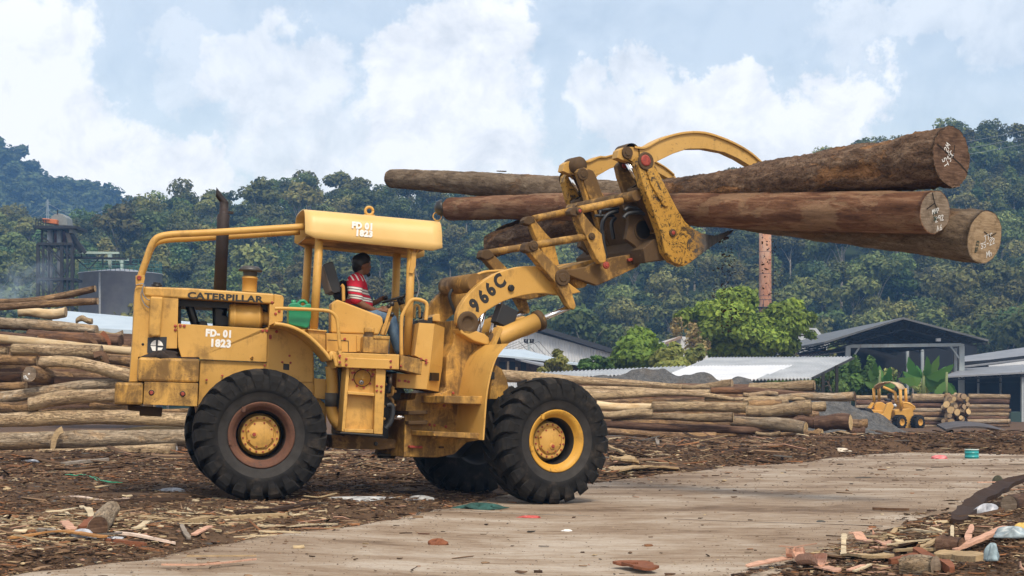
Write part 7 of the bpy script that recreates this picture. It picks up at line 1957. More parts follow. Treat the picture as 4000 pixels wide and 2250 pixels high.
# ---- steel plate, pail and litter near the far end of the road
m = MB(); top = [(1436, 988), (1500, 972), (1580, 962), (1680, 962), (1780, 970), (1880, 990), (1980, 1022), (2090, 1062), (2200, 1105)]
P = [W(p, 42) for p in KS(top)]; V, fs = [], []
for i, p in enumerate(P):
    V += [p, p + Vector((.3, 2.0, .10)), p - Vector((0, 0, .05)), p + Vector((.3, 2.0, .05))]
for i in range(len(P) - 1):
    a = 4 * i; fs += [(a, a + 4, a + 5, a + 1), (a + 2, a + 3, a + 7, a + 6), (a, a + 2, a + 6, a + 4), (a + 1, a + 5, a + 7, a + 3)]
m.add(V, fs); tag(m.build('steel_plate', [plain('purplish_brown_steel', (.06, .047, .045), .6, 0, .25, 3)]), 'bent brown steel plate lying raised at the right edge of the yard', 'steel plate')
m = MB()
for a, b, w in (((1445, 1005), (1500, 1070), .25), ((1500, 1030), (2100, 1090), .14), ((1560, 1010), (1760, 1050), .1), ((1700, 1050), (1720, 1100), .1), ((1640, 1005), (1660, 1040), .07)): wbar(m, KS, a, b, 42.6, w)
wprism(m, KS, [(1440, 1010), (1900, 1045), (2200, 1120), (2200, 1140), (1500, 1100)], 43.2, .5)
tag(m.build('scrap_frame', [M_DARK]), 'dark steel frame under the bent brown plate', 'scrap')
pc = W(KS([(1647, 1176)])[0], 34.5); pz = gz(pc.x, pc.y)
pl = empty('pail', Matrix.Translation((pc.x, pc.y, pz)), 'turquoise steel pail standing at the far edge of the road', 'pail')
rp = 55 / 2.07 / F * 34.5; hp = 90 / 2.07 / F * 34.5
m = MB(); m.lathe([(0, rp * .97), (hp * .30, rp), (hp * .31, rp * 1.03), (hp * .34, rp * 1.03), (hp * .35, rp), (hp * .64, rp), (hp * .65, rp * 1.03), (hp * .68, rp * 1.03), (hp * .69, rp), (hp, rp), (hp, rp * 1.04), (hp - .01, rp * 1.04), (hp - .02, rp * .95), (.02, rp * .9), (.02, 0)], (0, 0, 0), (0, 0, 1), 28, [0] * 9 + [1, 1, 1, 2, 2]); m.build('drum', [plain('turquoise_paint', (.015, .30, .31), .4, 0, .1), M_WHITEP, M_DARK], pl)
# ================================================================== DRIVER
KP = crop(1200, 950, 3.22)
def fuse(mb, voxel, it=6, name='fused'):
    """overlapping limbs become one continuous smooth skin"""
    me = bpy.data.meshes.new('tmp'); me.from_pydata([tuple(v) for v in mb.v], [], mb.f); bm = bmesh.new(); bm.from_mesh(me)
    bmesh.ops.recalc_face_normals(bm, faces=bm.faces); bm.to_mesh(me); bm.free()
    o = bpy.data.objects.new('tmp', me); COL.objects.link(o)
    r = o.modifiers.new('r', 'REMESH'); r.mode = 'VOXEL'; r.voxel_size = voxel
    s = o.modifiers.new('s', 'SMOOTH'); s.iterations = it; s.factor = .5
    out = bpy.data.meshes.new_from_object(o.evaluated_get(bpy.context.evaluated_depsgraph_get()))
    bpy.data.objects.remove(o); bpy.data.meshes.remove(me); out.name = name
    out.polygons.foreach_set('use_smooth', [True] * len(out.polygons)); return out
def limb(mb, pts, n=14):
    """pts: (photo x, photo y, lateral, radius)"""
    P = [RF.v(KP([(p[0], p[1])])[0], p[2]) for p in pts]; r = [p[3] for p in pts]
    for a, b, ra, rb in zip(P[:-1], P[1:], r[:-1], r[1:]):
        mb.tube([a.lerp(b, t) for t in np.linspace(0, 1, 6)], [ra + (rb - ra) * t for t in np.linspace(0, 1, 6)], n)
    for p, q in zip(P, r): mb.ball(p, q, n, 8)
SKIN = NT('brown_skin'); SKIN = SKIN.done((.165, .075, .04), .5, 0, .4)
M_HAIR = plain('black_hair', (.006, .005, .005), .5)
def mat_shirt():
    t = NT('red_striped_shirt'); sp = t.N.new('ShaderNodeSeparateXYZ'); t.L.new(t.tc.outputs['Object'], sp.inputs[0])
    def zz(x, y, l): return RF.v(KP([(x, y)])[0], l).z
    red, wh, gr = (.58, .03, .06), (.66, .64, .62), (.13, .12, .13)
    bands = []
    for (x, y0, y1) in ((610, 566, 586), (610, 600, 620), (700, 668, 684), (700, 696, 712)):
        z0, z1 = zz(x, y1, -.15), zz(x, y0, -.15); bands.append((z0, z1))
    slope = t.math('ADD', sp.outputs[2], t.math('MULTIPLY', sp.outputs[0], .10)); x0 = RF.v(KP([(610, 600)])[0], -.15).x
    slope = t.math('SUBTRACT', slope, .10 * x0)
    col = t.noise(t.map(), 20, 3); base = t.ramp(col, [(.3, tuple(.8 * c for c in red)), (.7, red)])
    for z0, z1 in bands:
        def band(a, b):
            return t.math('MULTIPLY', t.math('GREATER_THAN', slope, a), t.math('LESS_THAN', slope, b))
        base = t.mix(band(z0 - .008, z1 + .008), base, gr); base = t.mix(band(z0, z1), base, wh)
    zn, z2 = zz(600, 480, -.1), zz(600, 390, -.1)   # shoulder stripes
    sh_ = t.math('MULTIPLY', t.math('GREATER_THAN', sp.outputs[2], zn), t.math('LESS_THAN', sp.outputs[2], z2))
    w = t.math('SINE', t.math('MULTIPLY', t.math('ADD', sp.outputs[0], t.math('MULTIPLY', sp.outputs[2], .5)), 95))
    base = t.mix(t.math('MULTIPLY', sh_, t.math('GREATER_THAN', w, .55)), base, wh)
    return t.done(base, .9, 0, .15)
def build_driver():
    b = MB()
    limb(b, [(600, 880, 0, .15), (612, 780, 0, .14), (622, 640, 0, .135), (622, 520, 0, .12), (648, 420, 0, .062), (676, 345, 0, .06)])       # trunk, neck
    limb(b, [(672, 250, 0, .098), (700, 235, 0, .092), (715, 290, 0, .078), (745, 355, 0, .045)])                                              # head
    limb(b, [(745, 250, 0, .055), (775, 285, 0, .022), (797, 302, 0, .013)]); limb(b, [(770, 330, 0, .024), (785, 335, 0, .016)]); limb(b, [(755, 250, -.035, .026), (770, 258, -.02, .02)])
    limb(b, [(697, 285, -.082, .022), (692, 310, -.080, .014)]); limb(b, [(697, 285, .082, .022), (692, 310, .080, .014)])                      # ears
    for sg, J in ((-1, [(600, 500, .17, .06), (600, 610, .225, .052), (622, 725, .235, .050), (720, 790, .22, .048), (800, 828, .20, .040), (872, 850, .18, .030)]),
                  (1, [(640, 500, .16, .055), (680, 620, .22, .050), (745, 755, .22, .046), (820, 755, .20, .040), (885, 735, .17, .030)])):
        limb(b, [(x, y, sg * l, r) for x, y, l, r in J])
    # near hand: palm, four fingers on the lever, thumb
    limb(b, [(872, 850, -.18, .030), (905, 842, -.18, .034), (930, 838, -.18, .032)])
    for x0, y0, x1, y1, x2, y2, l in ((940, 820, 985, 800, 1018, 783, -.16), (945, 832, 995, 822, 1036, 822, -.175), (942, 843, 990, 840, 1026, 846, -.19), (935, 853, 975, 856, 1008, 866, -.205)):
        limb(b, [(x0, y0, l, .0135), (x1, y1, l, .012), (x2, y2, l, .010)], 8)
    limb(b, [(905, 828, -.16, .015), (935, 803, -.14, .013), (962, 795, -.13, .011)], 8)
    # far hand on the wheel
    limb(b, [(885, 735, .17, .030), (915, 712, .16, .033), (938, 700, .16, .031)])
    for x0, y0, x1, y1, x2, y2, l in ((945, 685, 985, 668, 1000, 690, .14), (950, 695, 995, 682, 1012, 702, .155), (948, 705, 992, 697, 1008, 716, .17), (940, 715, 980, 712, 995, 728, .185)):
        limb(b, [(x0, y0, l, .0135), (x1, y1, l, .012), (x2, y2, l, .010)], 8)
    limb(b, [(915, 692, .14, .015), (950, 672, .12, .013), (978, 668, .11, .011)], 8)
    for sg in (-1, 1):
        limb(b, [(620, 895, sg * .1, .10), (860, 915, sg * .14, .075), (1062, 965, sg * .15, .055), (1110, 1150, sg * .15, .05), (1160, 1350, sg * .15, .038), (1185, 1385, sg * .15, .045), (1265, 1405, sg * .15, .032)])
    me = fuse(b, .0085, 4, 'person'); o = link('person', me, [SKIN], RF and None); o.matrix_world = RF.M
    tag(o, 'driver in a red striped polo shirt and blue jeans, seated in the big loader', 'person')
    s = MB()
    limb(s, [(596, 885, 0, .165), (618, 800, 0, .16), (628, 640, 0, .15), (622, 520, 0, .135), (640, 440, 0, .085)])
    limb(s, [(690, 770, 0, .145), (665, 690, 0, .13)])
    limb(s, [(602, 495, -.155, .115), (600, 610, -.225, .094), (618, 690, -.232, .086)]); limb(s, [(640, 500, .16, .09), (685, 640, .22, .07), (705, 690, .22, .066)])
    limb(s, [(622, 400, -.05, .03), (655, 425, -.055, .026), (700, 460, -.03, .024)]); limb(s, [(622, 400, .05, .03), (655, 425, .055, .026), (700, 460, .03, .024)])
    link('shirt', fuse(s, .012, 5, 'shirt'), [mat_shirt()], o)
    j = MB()
    for sg in (-1, 1): limb(j, [(600, 900, sg * .09, .15), (840, 915, sg * .14, .11), (1058, 965, sg * .155, .078), (1085, 1120, sg * .155, .078), (1140, 1300, sg * .15, .066), (1155, 1345, sg * .15, .062)])
    t = NT('blue_jeans'); n = t.noise(t.map((5, 5, 3)), 2, 6, .6); link('jeans', fuse(j, .012, 5, 'jeans'), [t.done(t.ramp(n, [(.35, (.035, .07, .13)), (.65, (.12, .19, .28))]), .9, 0, .15)], o)
    h = MB()
    limb(h, [(640, 290, 0, .085), (655, 235, 0, .104), (700, 205, 0, .094), (738, 205, 0, .065), (765, 215, 0, .036)]); limb(h, [(610, 300, 0, .05), (622, 330, 0, .05)])
    limb(h, [(665, 265, -.045, .062), (690, 240, -.055, .05), (748, 225, -.045, .04)]); limb(h, [(665, 265, .045, .062), (690, 240, .055, .05), (748, 225, .045, .04)])
    link('hair', fuse(h, .011, 3, 'hair'), [M_HAIR], o)
    g = MB(); limb(g, [(760, 378, 0, .030), (772, 395, 0, .026), (765, 412, 0, .016)]); limb(g, [(790, 338, -.012, .010), (793, 345, .012, .010)], 8); link('beard', fuse(g, .007, 2, 'beard'), [M_HAIR], o)
    sb = MB(); limb(sb, [(1190, 1390, -.15, .05), (1280, 1412, -.15, .038)]); limb(sb, [(1190, 1390, .15, .05), (1280, 1412, .15, .038)]); sb.build('shoes', [M_BLKP], o)
    jk = MB(); limb(jk, [(430, 640, .0, .11), (455, 520, .0, .06), (410, 690, 0, .07)]); me = fuse(jk, .014, 3, 'jacket'); jo = link('jacket', me, [plain('dark_blue_cloth', (.012, .016, .035), .95)]); jo.matrix_world = RF.M
    tag(jo, 'dark blue jacket bunched up behind the driver below the seat back', 'jacket')
build_driver()

# ---- things lying on the loader
m = MB(); m.prism(RF.q(K1([(1508, 1040), (1514, 1012), (1530, 1000), (1575, 997), (1600, 1010), (1612, 1022), (1636, 1022), (1650, 1006), (1684, 1004), (1690, 1030), (1688, 1120), (1672, 1190), (1650, 1206), (1610, 1195), (1515, 1178), (1506, 1160)]), -1.0), -1.0, -.76)
jc = m.build('jerrycan', [M_JERRY], None, None, .025, 3); jc.matrix_world = RF.M; tag(jc, 'green plastic jerrycan standing behind the loader fender beside the canopy post', 'jerrycan')
m = MB(); m.tube(px_path(RF, K1([(1580, 1012), (1600, 990), (1630, 985), (1655, 1008)]), -.88), .02, 8); m.lathe([(0, .03), (.035, .03), (.035, 0)], RF.v(K1([(1545, 1000)])[0], -.88), (0, 0, 1), 12); m.build('handle', [M_JERRY], jc)
def cloth(label, name, cat, px_c, size, mat, seed, place, lump=.35, n=26, parentM=None):
    """crumpled cloth or bag: a low lumpy shape with folds"""
    rg = np.random.default_rng(seed); sx, sy, sz = size; u = np.linspace(0, 2 * np.pi, n, endpoint=False); V, fs = [], []
    m_ = 9
    ph = rg.uniform(0, 6.28, 8)
    for j in range(m_ + 1):
        v = j / m_ * math.pi * .5
        for i in range(n):
            f = 1 + lump * (.5 * math.sin(3 * u[i] + ph[0] + 2 * v) + .4 * math.sin(5 * u[i] + ph[1] - 3 * v) + .3 * math.sin(9 * u[i] + ph[2] + 5 * v))
            V.append((sx * math.cos(v) ** .7 * math.cos(u[i]) * f, sy * math.cos(v) ** .7 * math.sin(u[i]) * f, sz * math.sin(v) * (1 + lump * math.sin(4 * u[i] + ph[3])) - .01))
    for j in range(m_):
        for i in range(n): fs.append((j * n + i, j * n + (i + 1) % n, (j + 1) * n + (i + 1) % n, (j + 1) * n + i))
    fs.append(tuple(range(n - 1, -1, -1)))
    me = bpy.data.meshes.new(name); me.from_pydata(V, [], fs); me.update(); o = link(name, me, [mat], smooth=True)
    o.matrix_world = place; return tag(o, label, cat)
rp_ = RF.M @ RF.v(K1([(485, 1452)])[0], -.80)
cloth('oily brown rag dropped on the loader counterweight below the emblem', 'rag', 'rag', None, (.20, .10, .085), M_RAG, 5, Matrix.Translation(rp_) @ Matrix.Rotation(R(14), 4, 'Z'))

# ================================================================== WOOD WASTE
def unproj_h(p):
    x, y = p; Y = unproj(p)[1]
    for _ in range(12):
        z = gz((x - CX) / F * Y, Y); Yn = (CAMZ - z) * F / (y - HY); Y = Y * .5 + Yn * .5
    return (x - CX) / F * Y, Y
def build_chips():
    rg = np.random.default_rng(9)
    n = 330000
    u = rg.random(n); Y = 10.5 * (46 / 10.5) ** u ** 1.05; X = (rg.uniform(-150, 4150, n) - CX) / F * Y
    u2 = rg.random(190000); Y2_ = 23 + 24 * u2; Y = np.r_[Y, Y2_]; X = np.r_[X, (rg.uniform(-150, 4150, len(u2)) - CX) / F * Y2_]; n = len(X)
    rd = np.empty(n)
    rd[:] = road_dist(X, Y)
    off = rd > -.12; edge = np.exp(-np.abs(rd) / .25)
    keep = (off & (rg.random(n) < np.where(Y > 25, .5, .42) * np.clip(2.1 * vnoise(X, Y, 1.3, 31) * (.45 + .9 * vnoise(X, Y, .4, 33)), .14, 1.15))) | (~off & (rg.random(n) < .016 + .16 * np.exp(rd / .25)))
    X, Y, rd = X[keep], Y[keep], rd[keep]; n = len(X)
    pale = np.zeros(n)
    for (px, py, s, a) in ((300, 2060, 1.0, 1.), (560, 2050, .9, 1.), (850, 2050, 1.2, .95), (150, 2120, .9, .8), (1050, 2030, .9, .7), (2560, 1850, 1.8, .5), (3300, 2160, .9, .5), (3600, 2120, 1.0, .6), (1560, 1850, 1.2, .3), (2700, 1830, 2, .3)):
        cx, cy = unproj((px, py)); pale = np.maximum(pale, a * np.exp(-((X - cx) / s) ** 2 - ((Y - cy) / s / 1.2) ** 2))
    big = rg.random(n); L = np.where(big < .90, rg.lognormal(math.log(.026), .5, n), rg.lognormal(math.log(.10), .6, n)); L = np.clip(L, .010, .6) * np.where(rd < -.1, .42, 1.) * (1 + 2.0 * sst(17, 34, Y))
    wd = L * rg.uniform(.10, .42, n) * np.clip(.09 / L, .3, 1.1); wd = np.clip(wd, .004, .09); th = np.clip(wd * .25, .002, .014)
    lg = (pale > .25) & (rg.random(n) < .10 * pale); L = np.where(lg, rg.lognormal(math.log(.22), .5, n), L); wd = np.where(lg, rg.uniform(.008, .026, n), wd); th = np.where(lg, .006, th)
    yaw = rg.normal(0, .75, n) + np.where(rg.random(n) < .3, rg.uniform(0, 3.14, n), 0); pit = rg.normal(0, .10, n) * (rd > 0) + rg.normal(0, .02, n); rol = rg.normal(0, .35, n)
    pale = np.where(lg, 1.0, pale)
    pal = np.array([(.05, .029, .018), (.10, .058, .034), (.155, .093, .054), (.24, .155, .092), (.26, .12, .055), (.42, .32, .19), (.40, .24, .17), (.10, .09, .08), (.55, .45, .30)])
    p0 = np.array([.30, .27, .17, .10, .07, .03, .015, .035, .01]); p1 = np.array([.04, .07, .10, .20, .10, .27, .05, .02, .15])
    P = p0[None] * (1 - pale[:, None]) + p1[None] * pale[:, None]; c = (rg.random(n)[:, None] > np.cumsum(P, 1) / P.sum(1, keepdims=True)).sum(1).clip(0, 8)
    col = pal[c] * rg.uniform(.7, 1.3, n)[:, None]
    Z = ground_h(X, Y, rd) + np.where(rd < 0, .035 * (1 - sst(-.05, .55, rd)) + .012, .004) + rg.uniform(0, .02, n) * (rd > .1)
    cy, sy = np.cos(yaw), np.sin(yaw); cp, sp_ = np.cos(pit), np.sin(pit); cr, sr = np.cos(rol), np.sin(rol)
    ex = np.c_[cy * cp, sy * cp, sp_]; e0 = np.c_[-sy, cy, np.zeros(n)]; ez0 = np.cross(ex, e0); ey = e0 * cr[:, None] + ez0 * sr[:, None]; ez = np.cross(ex, ey)
    C = np.c_[X, Y, Z]; tap = rg.uniform(.3, 1, n)[:, None]; bend = (rg.normal(0, .12, n) * L)[:, None]
    V = []
    for s, w in ((-1, 1.), (0, 1.1), (1, None)):
        ww = (wd[:, None] * (tap if w is None else w)) / 2; ctr = C + ex * (s * L[:, None] / 2) + (ez * bend * .3 if s else 0) + (e0 * bend * .5 if s == 0 else 0)
        for q in (-1, 1):
            for tt in (0, 1): V.append(ctr + ey * ww * q + ez * th[:, None] * tt)
    V = np.stack(V, 1).reshape(-1, 3)     # 12 verts per chip: [sec][side][bottom, top]
    B = np.arange(n)[:, None] * 12; T = []
    for s in (0, 4): T += [[s + 1, s + 5, s + 7, s + 3], [s, s + 1, s + 3 - 3 + 1, s] if False else [s, s + 4, s + 5, s + 1], [s + 2, s + 3, s + 7, s + 6]]
    T += [[0, 1, 3, 2], [8, 10, 11, 9]]
    Q = (B[:, None] + np.array(T)[None]).reshape(-1, 4)
    me = np_mesh('bark_chips', V, Q, col=np.repeat(col, 12, axis=0))
    t = NT('wood_chips'); v = t.attr(); nn = t.noise(t.map((30, 30, 30)), 2, 3); t.done(t.mix(.5, v, t.mix(nn, t.mix(1, v, (.5, .5, .5), 'MULTIPLY'), v)), .9, 0, .2)
    tag(link('bark_chips', me, [t.mat]), 'loose bark chips, splinters and wood shavings strewn over the yard', 'wood chips', None, 'stuff')
    return n
print('chips', build_chips())

def wood(name, c, gr=.5):
    t = NT(name); n = t.noise(t.map((3, 14, 14)), 3, 6, .65); m = t.noise(t.map(), 2.2, 4)
    col = t.ramp(n, [(.3, tuple(x * .55 for x in c)), (.55, c), (.8, tuple(min(1, x * 1.18) for x in c))]); col = t.mix(t.ramp(m, [(.55, 0), (.75, gr)]), col, tuple(x * .4 for x in c))
    t.bump(n, .3, .008); return t.done(col, .85, 0, .2)
WM = {'pale': wood('pale_wood', (.56, .46, .31)), 'pink': wood('pinkish_inner_bark', (.56, .33, .235)), 'tan': wood('tan_wood', (.40, .29, .165)), 'orange': wood('orange_bark', (.42, .21, .075)), 'brown': wood('brown_bark_piece', (.14, .08, .048)),
      'dark': wood('dark_bark_piece', (.045, .026, .018)), 'grey': wood('grey_weathered_wood', (.25, .215, .18)), 'red': wood('red_brown_stick', (.22, .085, .045)), 'white': wood('pale_pink_plank', (.68, .54, .45), .2)}
def slat(name, label, K, pts, width, mat, thick=.02, lift=(0, 0), curl=0., cat=None, twist=.0, group=None):
    """strip of wood or bark lying over the traced ground points"""
    g = [Vector((*unproj_h(p), 0)) for p in K(pts)]
    P = smooth_path(g, 5) if len(g) > 2 else [g[0].lerp(g[1], t) for t in np.linspace(0, 1, 6)]
    n = len(P); V, fs = [], []; o0 = P[0].copy(); o0.z = gz(P[0].x, P[0].y)
    rg = np.random.default_rng(len(label)); m_ = 6
    for i, p in enumerate(P):
        u = i / (n - 1); z = max(gz(p.x, p.y), gz(p.x, p.y) if not in_road([p.x], [p.y])[0] else float(base_h(p.x, p.y)) + .02) + .012 + lift[0] + (lift[1] - lift[0]) * u
        t = (P[min(i + 1, n - 1)] - P[max(i - 1, 0)]).normalized(); s = Vector((-t.y, t.x, 0)); w = width * (.75 + .35 * rg.random()) * (.55 if i in (0, n - 1) else 1) / 2
        for j in range(m_ + 1):
            a = (j / m_ - .5); 
            if curl:
                A = curl * a; q = s * (math.sin(A) * w * 2 / max(curl, .1) * 1.6) + Vector((0, 0, (1 - math.cos(A)) * w * 2 / max(curl, .1) * 1.6))
            else: q = s * (2 * w * a) + Vector((0, 0, twist * a * w))
            V.append(p + q + Vector((0, 0, z)) - o0)
    top = len(V); V += [v - Vector((0, 0, thick)) for v in V]; c = m_ + 1
    for i in range(n - 1):
        for j in range(m_):
            a = i * c + j; fs += [(a, a + 1, a + c + 1, a + c), (top + a, top + a + c, top + a + c + 1, top + a + 1)]
        a = i * c; fs += [(a, a + c, top + a + c, top + a), (a + m_, top + a + m_, top + a + c + m_, a + c + m_)]
    for i in (0, n - 1):
        for j in range(m_):
            a = i * c + j; f = (a, top + a, top + a + 1, a + 1); fs.append(f if i == 0 else tuple(reversed(f)))
    me = bpy.data.meshes.new(name); me.from_pydata([tuple(v) for v in V], [], fs); me.update(); o = link(name, me, [WM[mat] if isinstance(mat, str) else mat]); o.location = o0
    return tag(o, label, cat or name.replace('_', ' '), group)
G1, G2 = 'wood scraps at the left of the road', 'wood scraps in the heap at the lower right'
slat('plank', 'pale pinkish plank lying flat among shavings at the lower left', KL, [(830, 728), (1040, 752), (1262, 795)], .075, 'white', .02, (.03, .02), group=G1)
slat('bark_strip', 'long orange bark strip at the lower left edge', KL, [(60, 760), (300, 735), (560, 745), (760, 785)], .09, 'orange', .015, (.02, .06), group=G1)
slat('plank', 'long tan split plank running left of the road behind the shavings', KL, [(1005, 608), (1290, 634), (1640, 612), (2060, 592)], .13, 'tan', .05, (.03, .03), group=G1)
slat('sliver', 'long thin yellow sliver beside the road edge', KL, [(1840, 662), (2130, 664), (2425, 655)], .04, 'pale', .015, (.01, .02), group=G1)
slat('bark_strip', 'black bark strip below the rear wheel', KL, [(1690, 570), (1980, 556), (2260, 522)], .12, 'dark', .03, (.02, .05), group=G1)
slat('stick', 'red brown stick beside the pale pinkish plank', KL, [(760, 778), (900, 790), (1050, 800)], .07, 'red', .05, (.03, .02), group=G1)
slat('plank', 'thin pinkish lath lying alone on the dark mulch left of the rear wheel', KL, [(412, 446), (680, 462), (948, 462)], .06, 'white', .015, group=G1)
slat('plank', 'grey weathered slab near the lowest pale log', KL, [(450, 222), (600, 208), (775, 196)], .22, 'grey', .05, (.05, .07), group=G1)
slat('sliver', 'pale curved sliver standing up beside the stub at the lower left', KL, [(585, 582), (650, 610), (692, 660)], .07, 'pale', .012, (.10, .03), group=G1)
slat('sliver', 'straight pale sliver crossing left of the stub', KL, [(422, 582), (520, 604), (640, 606)], .03, 'pale', .012, (.03, .05), group=G1)
slat('sliver', 'pale lath pointing to the road below the tan plank', KL, [(950, 700), (1020, 680), (1100, 655)], .07, 'pale', .015, (.03, .03), group=G1)
slat('sliver', 'grey lath standing askew right of the pinkish plank', KL, [(1305, 690), (1330, 730), (1360, 762)], .045, 'grey', .015, (.05, .02), group=G1)
slat('bark_strip', 'pinkish bark piece beside the grey lath', KL, [(1390, 738), (1450, 712), (1510, 690)], .07, 'pink', .012, (.02, .04), group=G1)
slat('sliver', 'yellow sliver lying on the road at the bottom left', KL, [(1860, 745), (2010, 748), (2160, 756)], .035, 'pale', .012, (.01, .01), group=G1)
slat('sliver', 'thin sliver parallel to the road edge at the bottom left', KL, [(1680, 790), (1850, 780), (1990, 774)], .02, 'pale', .01, (.01, .01), group=G1)
slat('sliver', 'long pinkish sliver lying on the road at the bottom', KL, [(1160, 1000), (1480, 1000), (1840, 962)], .025, 'pink', .012, (.01, .015), group=G1)
slat('sliver', 'tan sliver on the road above the pinkish one', KL, [(1340, 936), (1600, 934), (1840, 932)], .022, 'tan', .01, (.01, .01), group=G1)
slat('bark_strip', 'dark flat bark slab at the left edge', KL, [(245, 690), (340, 700), (440, 715)], .10, 'grey', .03, (.02, .02), group=G1)
slat('bark_strip', 'reddish bark slab left of the stub', KL, [(590, 690), (640, 660), (690, 640)], .09, 'red', .02, (.03, .06), group=G1)
slat('plank', 'square pinkish chip above the white bag', KL, [(460, 665), (490, 682), (520, 700)], .09, 'pink', .015, (.05, .02), group=G1)
make_log('short weathered stub of wood standing out of the shavings at the lower left', Vector((*unproj_h(KL([(705, 722)])[0]), 0)) + Vector((0, 0, gz(*unproj_h(KL([(705, 722)])[0])) + .07)), Vector((*unproj_h(KL([(800, 640)])[0]), 0)) + Vector((0, 0, gz(*unproj_h(KL([(800, 640)])[0])) + .14)), .09, .075, [B_GREY, E_DARK], 61, .0, 0, 10, 14, .12, G1, name='wood_stub')
# right heap
slat('bark_roll', 'curled pink bark sheet at the bottom edge of the road', KN, [(880, 872), (1000, 880), (1120, 892)], .14, 'pink', .012, (.04, .04), 3.6, group=G2)
slat('bark_strip', 'pale end of the curled pink bark tapering left', KN, [(600, 918), (740, 896), (890, 876)], .07, 'pink', .012, (.01, .03), .8, group=G2)
slat('bark_strip', 'pinkish tail of the curled bark on the right side', KN, [(1110, 892), (1170, 902), (1230, 912)], .08, 'pink', .012, (.03, .02), .6, group=G2)
slat('bark_beam', 'long curved black bark slab leaning over the white bag at the right edge', KN, [(2110, 548), (2200, 500), (2330, 445), (2480, 400), (2700, 380)], .16, 'dark', .05, (.03, .34), .9, group=G2)
slat('plank', 'salmon pink plank slanting up in the heap at the lower right', KN, [(2068, 790), (2200, 745), (2330, 700), (2440, 660)], .085, 'pink', .025, (.06, .10), group=G2)
slat('bark_strip', 'salmon bark strip at the left side of the lower right heap', KN, [(1345, 692), (1460, 705), (1585, 716)], .085, 'pink', .015, (.05, .02), .5, group=G2)
slat('plank', 'jagged tan board at the front of the lower right heap', KN, [(1295, 822), (1450, 828), (1620, 816)], .075, 'tan', .02, (.05, .05), .3, group=G2)
slat('plank', 'straight pale lath across the lower right heap', KN, [(1690, 652), (1850, 658), (1995, 666)], .045, 'pale', .015, (.07, .07), group=G2)
slat('plank', 'tan lath tilted above the pale lath of the lower right heap', KN, [(1570, 660), (1640, 628), (1700, 602)], .06, 'tan', .015, (.03, .03), group=G2)
slat('plank', 'broad tan split log lying in the lower right heap', KN, [(1950, 808), (2100, 820), (2265, 838)], .14, 'tan', .06, (.06, .06), -.0, twist=.4, group=G2)
slat('plank', 'light brown board below the pale lath of the lower right heap', KN, [(1640, 782), (1790, 778), (1930, 776)], .07, 'tan', .02, (.05, .05), group=G2)
slat('stick', 'thick brown stick running down to the bottom of the lower right heap', KN, [(1800, 795), (1900, 850), (2060, 930)], .08, 'red', .06, (.08, .06), group=G2)
slat('bark_strip', 'dark red bark beneath the thick brown stick', KN, [(1610, 838), (1700, 832), (1800, 820)], .09, 'red', .04, (.03, .06), group=G2)
slat('plank', 'short upright pale slat at the left of the lower right heap', KN, [(1278, 795), (1280, 750), (1284, 712)], .055, 'pale', .015, (.02, .06), group=G2)
slat('plank', 'small pale slat standing in the middle of the lower right heap', KN, [(2060, 690), (2060, 645), (2060, 602)], .03, 'pale', .015, (.02, .05), group=G2)
slat('plank', 'pink wedge of wood standing right of the small pale slat', KN, [(2170, 692), (2185, 640), (2200, 596)], .055, 'pink', .015, (.02, .05), group=G2)
slat('sliver', 'pale pink sliver at the front edge of the lower right heap', KN, [(1310, 915), (1370, 895), (1430, 878)], .05, 'pink', .012, (.03, .03), group=G2)
slat('sliver', 'yellow sliver at the front edge of the lower right heap', KN, [(1350, 920), (1420, 895), (1475, 872)], .035, 'pale', .012, (.03, .03), group=G2)
slat('sliver', 'long thin yellow splinter in the lower right heap', KN, [(1590, 770), (1750, 738), (1910, 712)], .018, 'pale', .012, (.08, .06), group=G2)
slat('plank', 'tan plank end resting against the dark block', KN, [(1840, 765), (1900, 735), (1965, 705)], .05, 'tan', .02, (.05, .06), group=G2)
slat('bark_strip', 'pink strip lying on the road by the lower right heap', KN, [(1450, 638), (1495, 636), (1530, 634)], .05, 'pink', .012, (.02, .02), group=G2)
slat('bark_strip', 'pink bark sliver lying on the road at the right edge', KN, [(2240, 284), (2370, 282), (2505, 276)], .07, 'pink', .012, (.02, .02), group=G2)
slat('stick', 'flat brown stick lying on the middle of the road', KN, [(1490, 478), (1620, 484), (1750, 486)], .06, 'brown', .03, (.02, .02), group='scraps lying on the road')
slat('bark_strip', 'orange brown bark sheet cut by the bottom edge of the picture', KM, [(2085, 912), (2160, 905), (2270, 945)], .13, 'red', .02, (.02, .02), .5, group='scraps lying on the road')
make_log('round dead branch with a grey cut end at the right edge of the heap', Vector((*unproj_h(KN([(2468, 472)])[0]), gz(*unproj_h(KN([(2468, 472)])[0])) + .11)), Vector((*unproj_h(KN([(2800, 440)])[0]), gz(*unproj_h(KN([(2800, 440)])[0])) + .16)), .105, .10, [B_DARK, E_GREY], 62, .0, 0, 14, 14, .06, G2, name='branch')
make_log('grey cracked block of wood at the bottom of the lower right heap', Vector((*unproj_h(KN([(1720, 905)])[0]), gz(*unproj_h(KN([(1720, 905)])[0])) + .05)), Vector((*unproj_h(KN([(1940, 905)])[0]), gz(*unproj_h(KN([(1940, 905)])[0])) + .05)), .09, .08, [B_GREY, E_GREY], 63, .0, 0, 10, 14, .10, G2, name='wood_block')
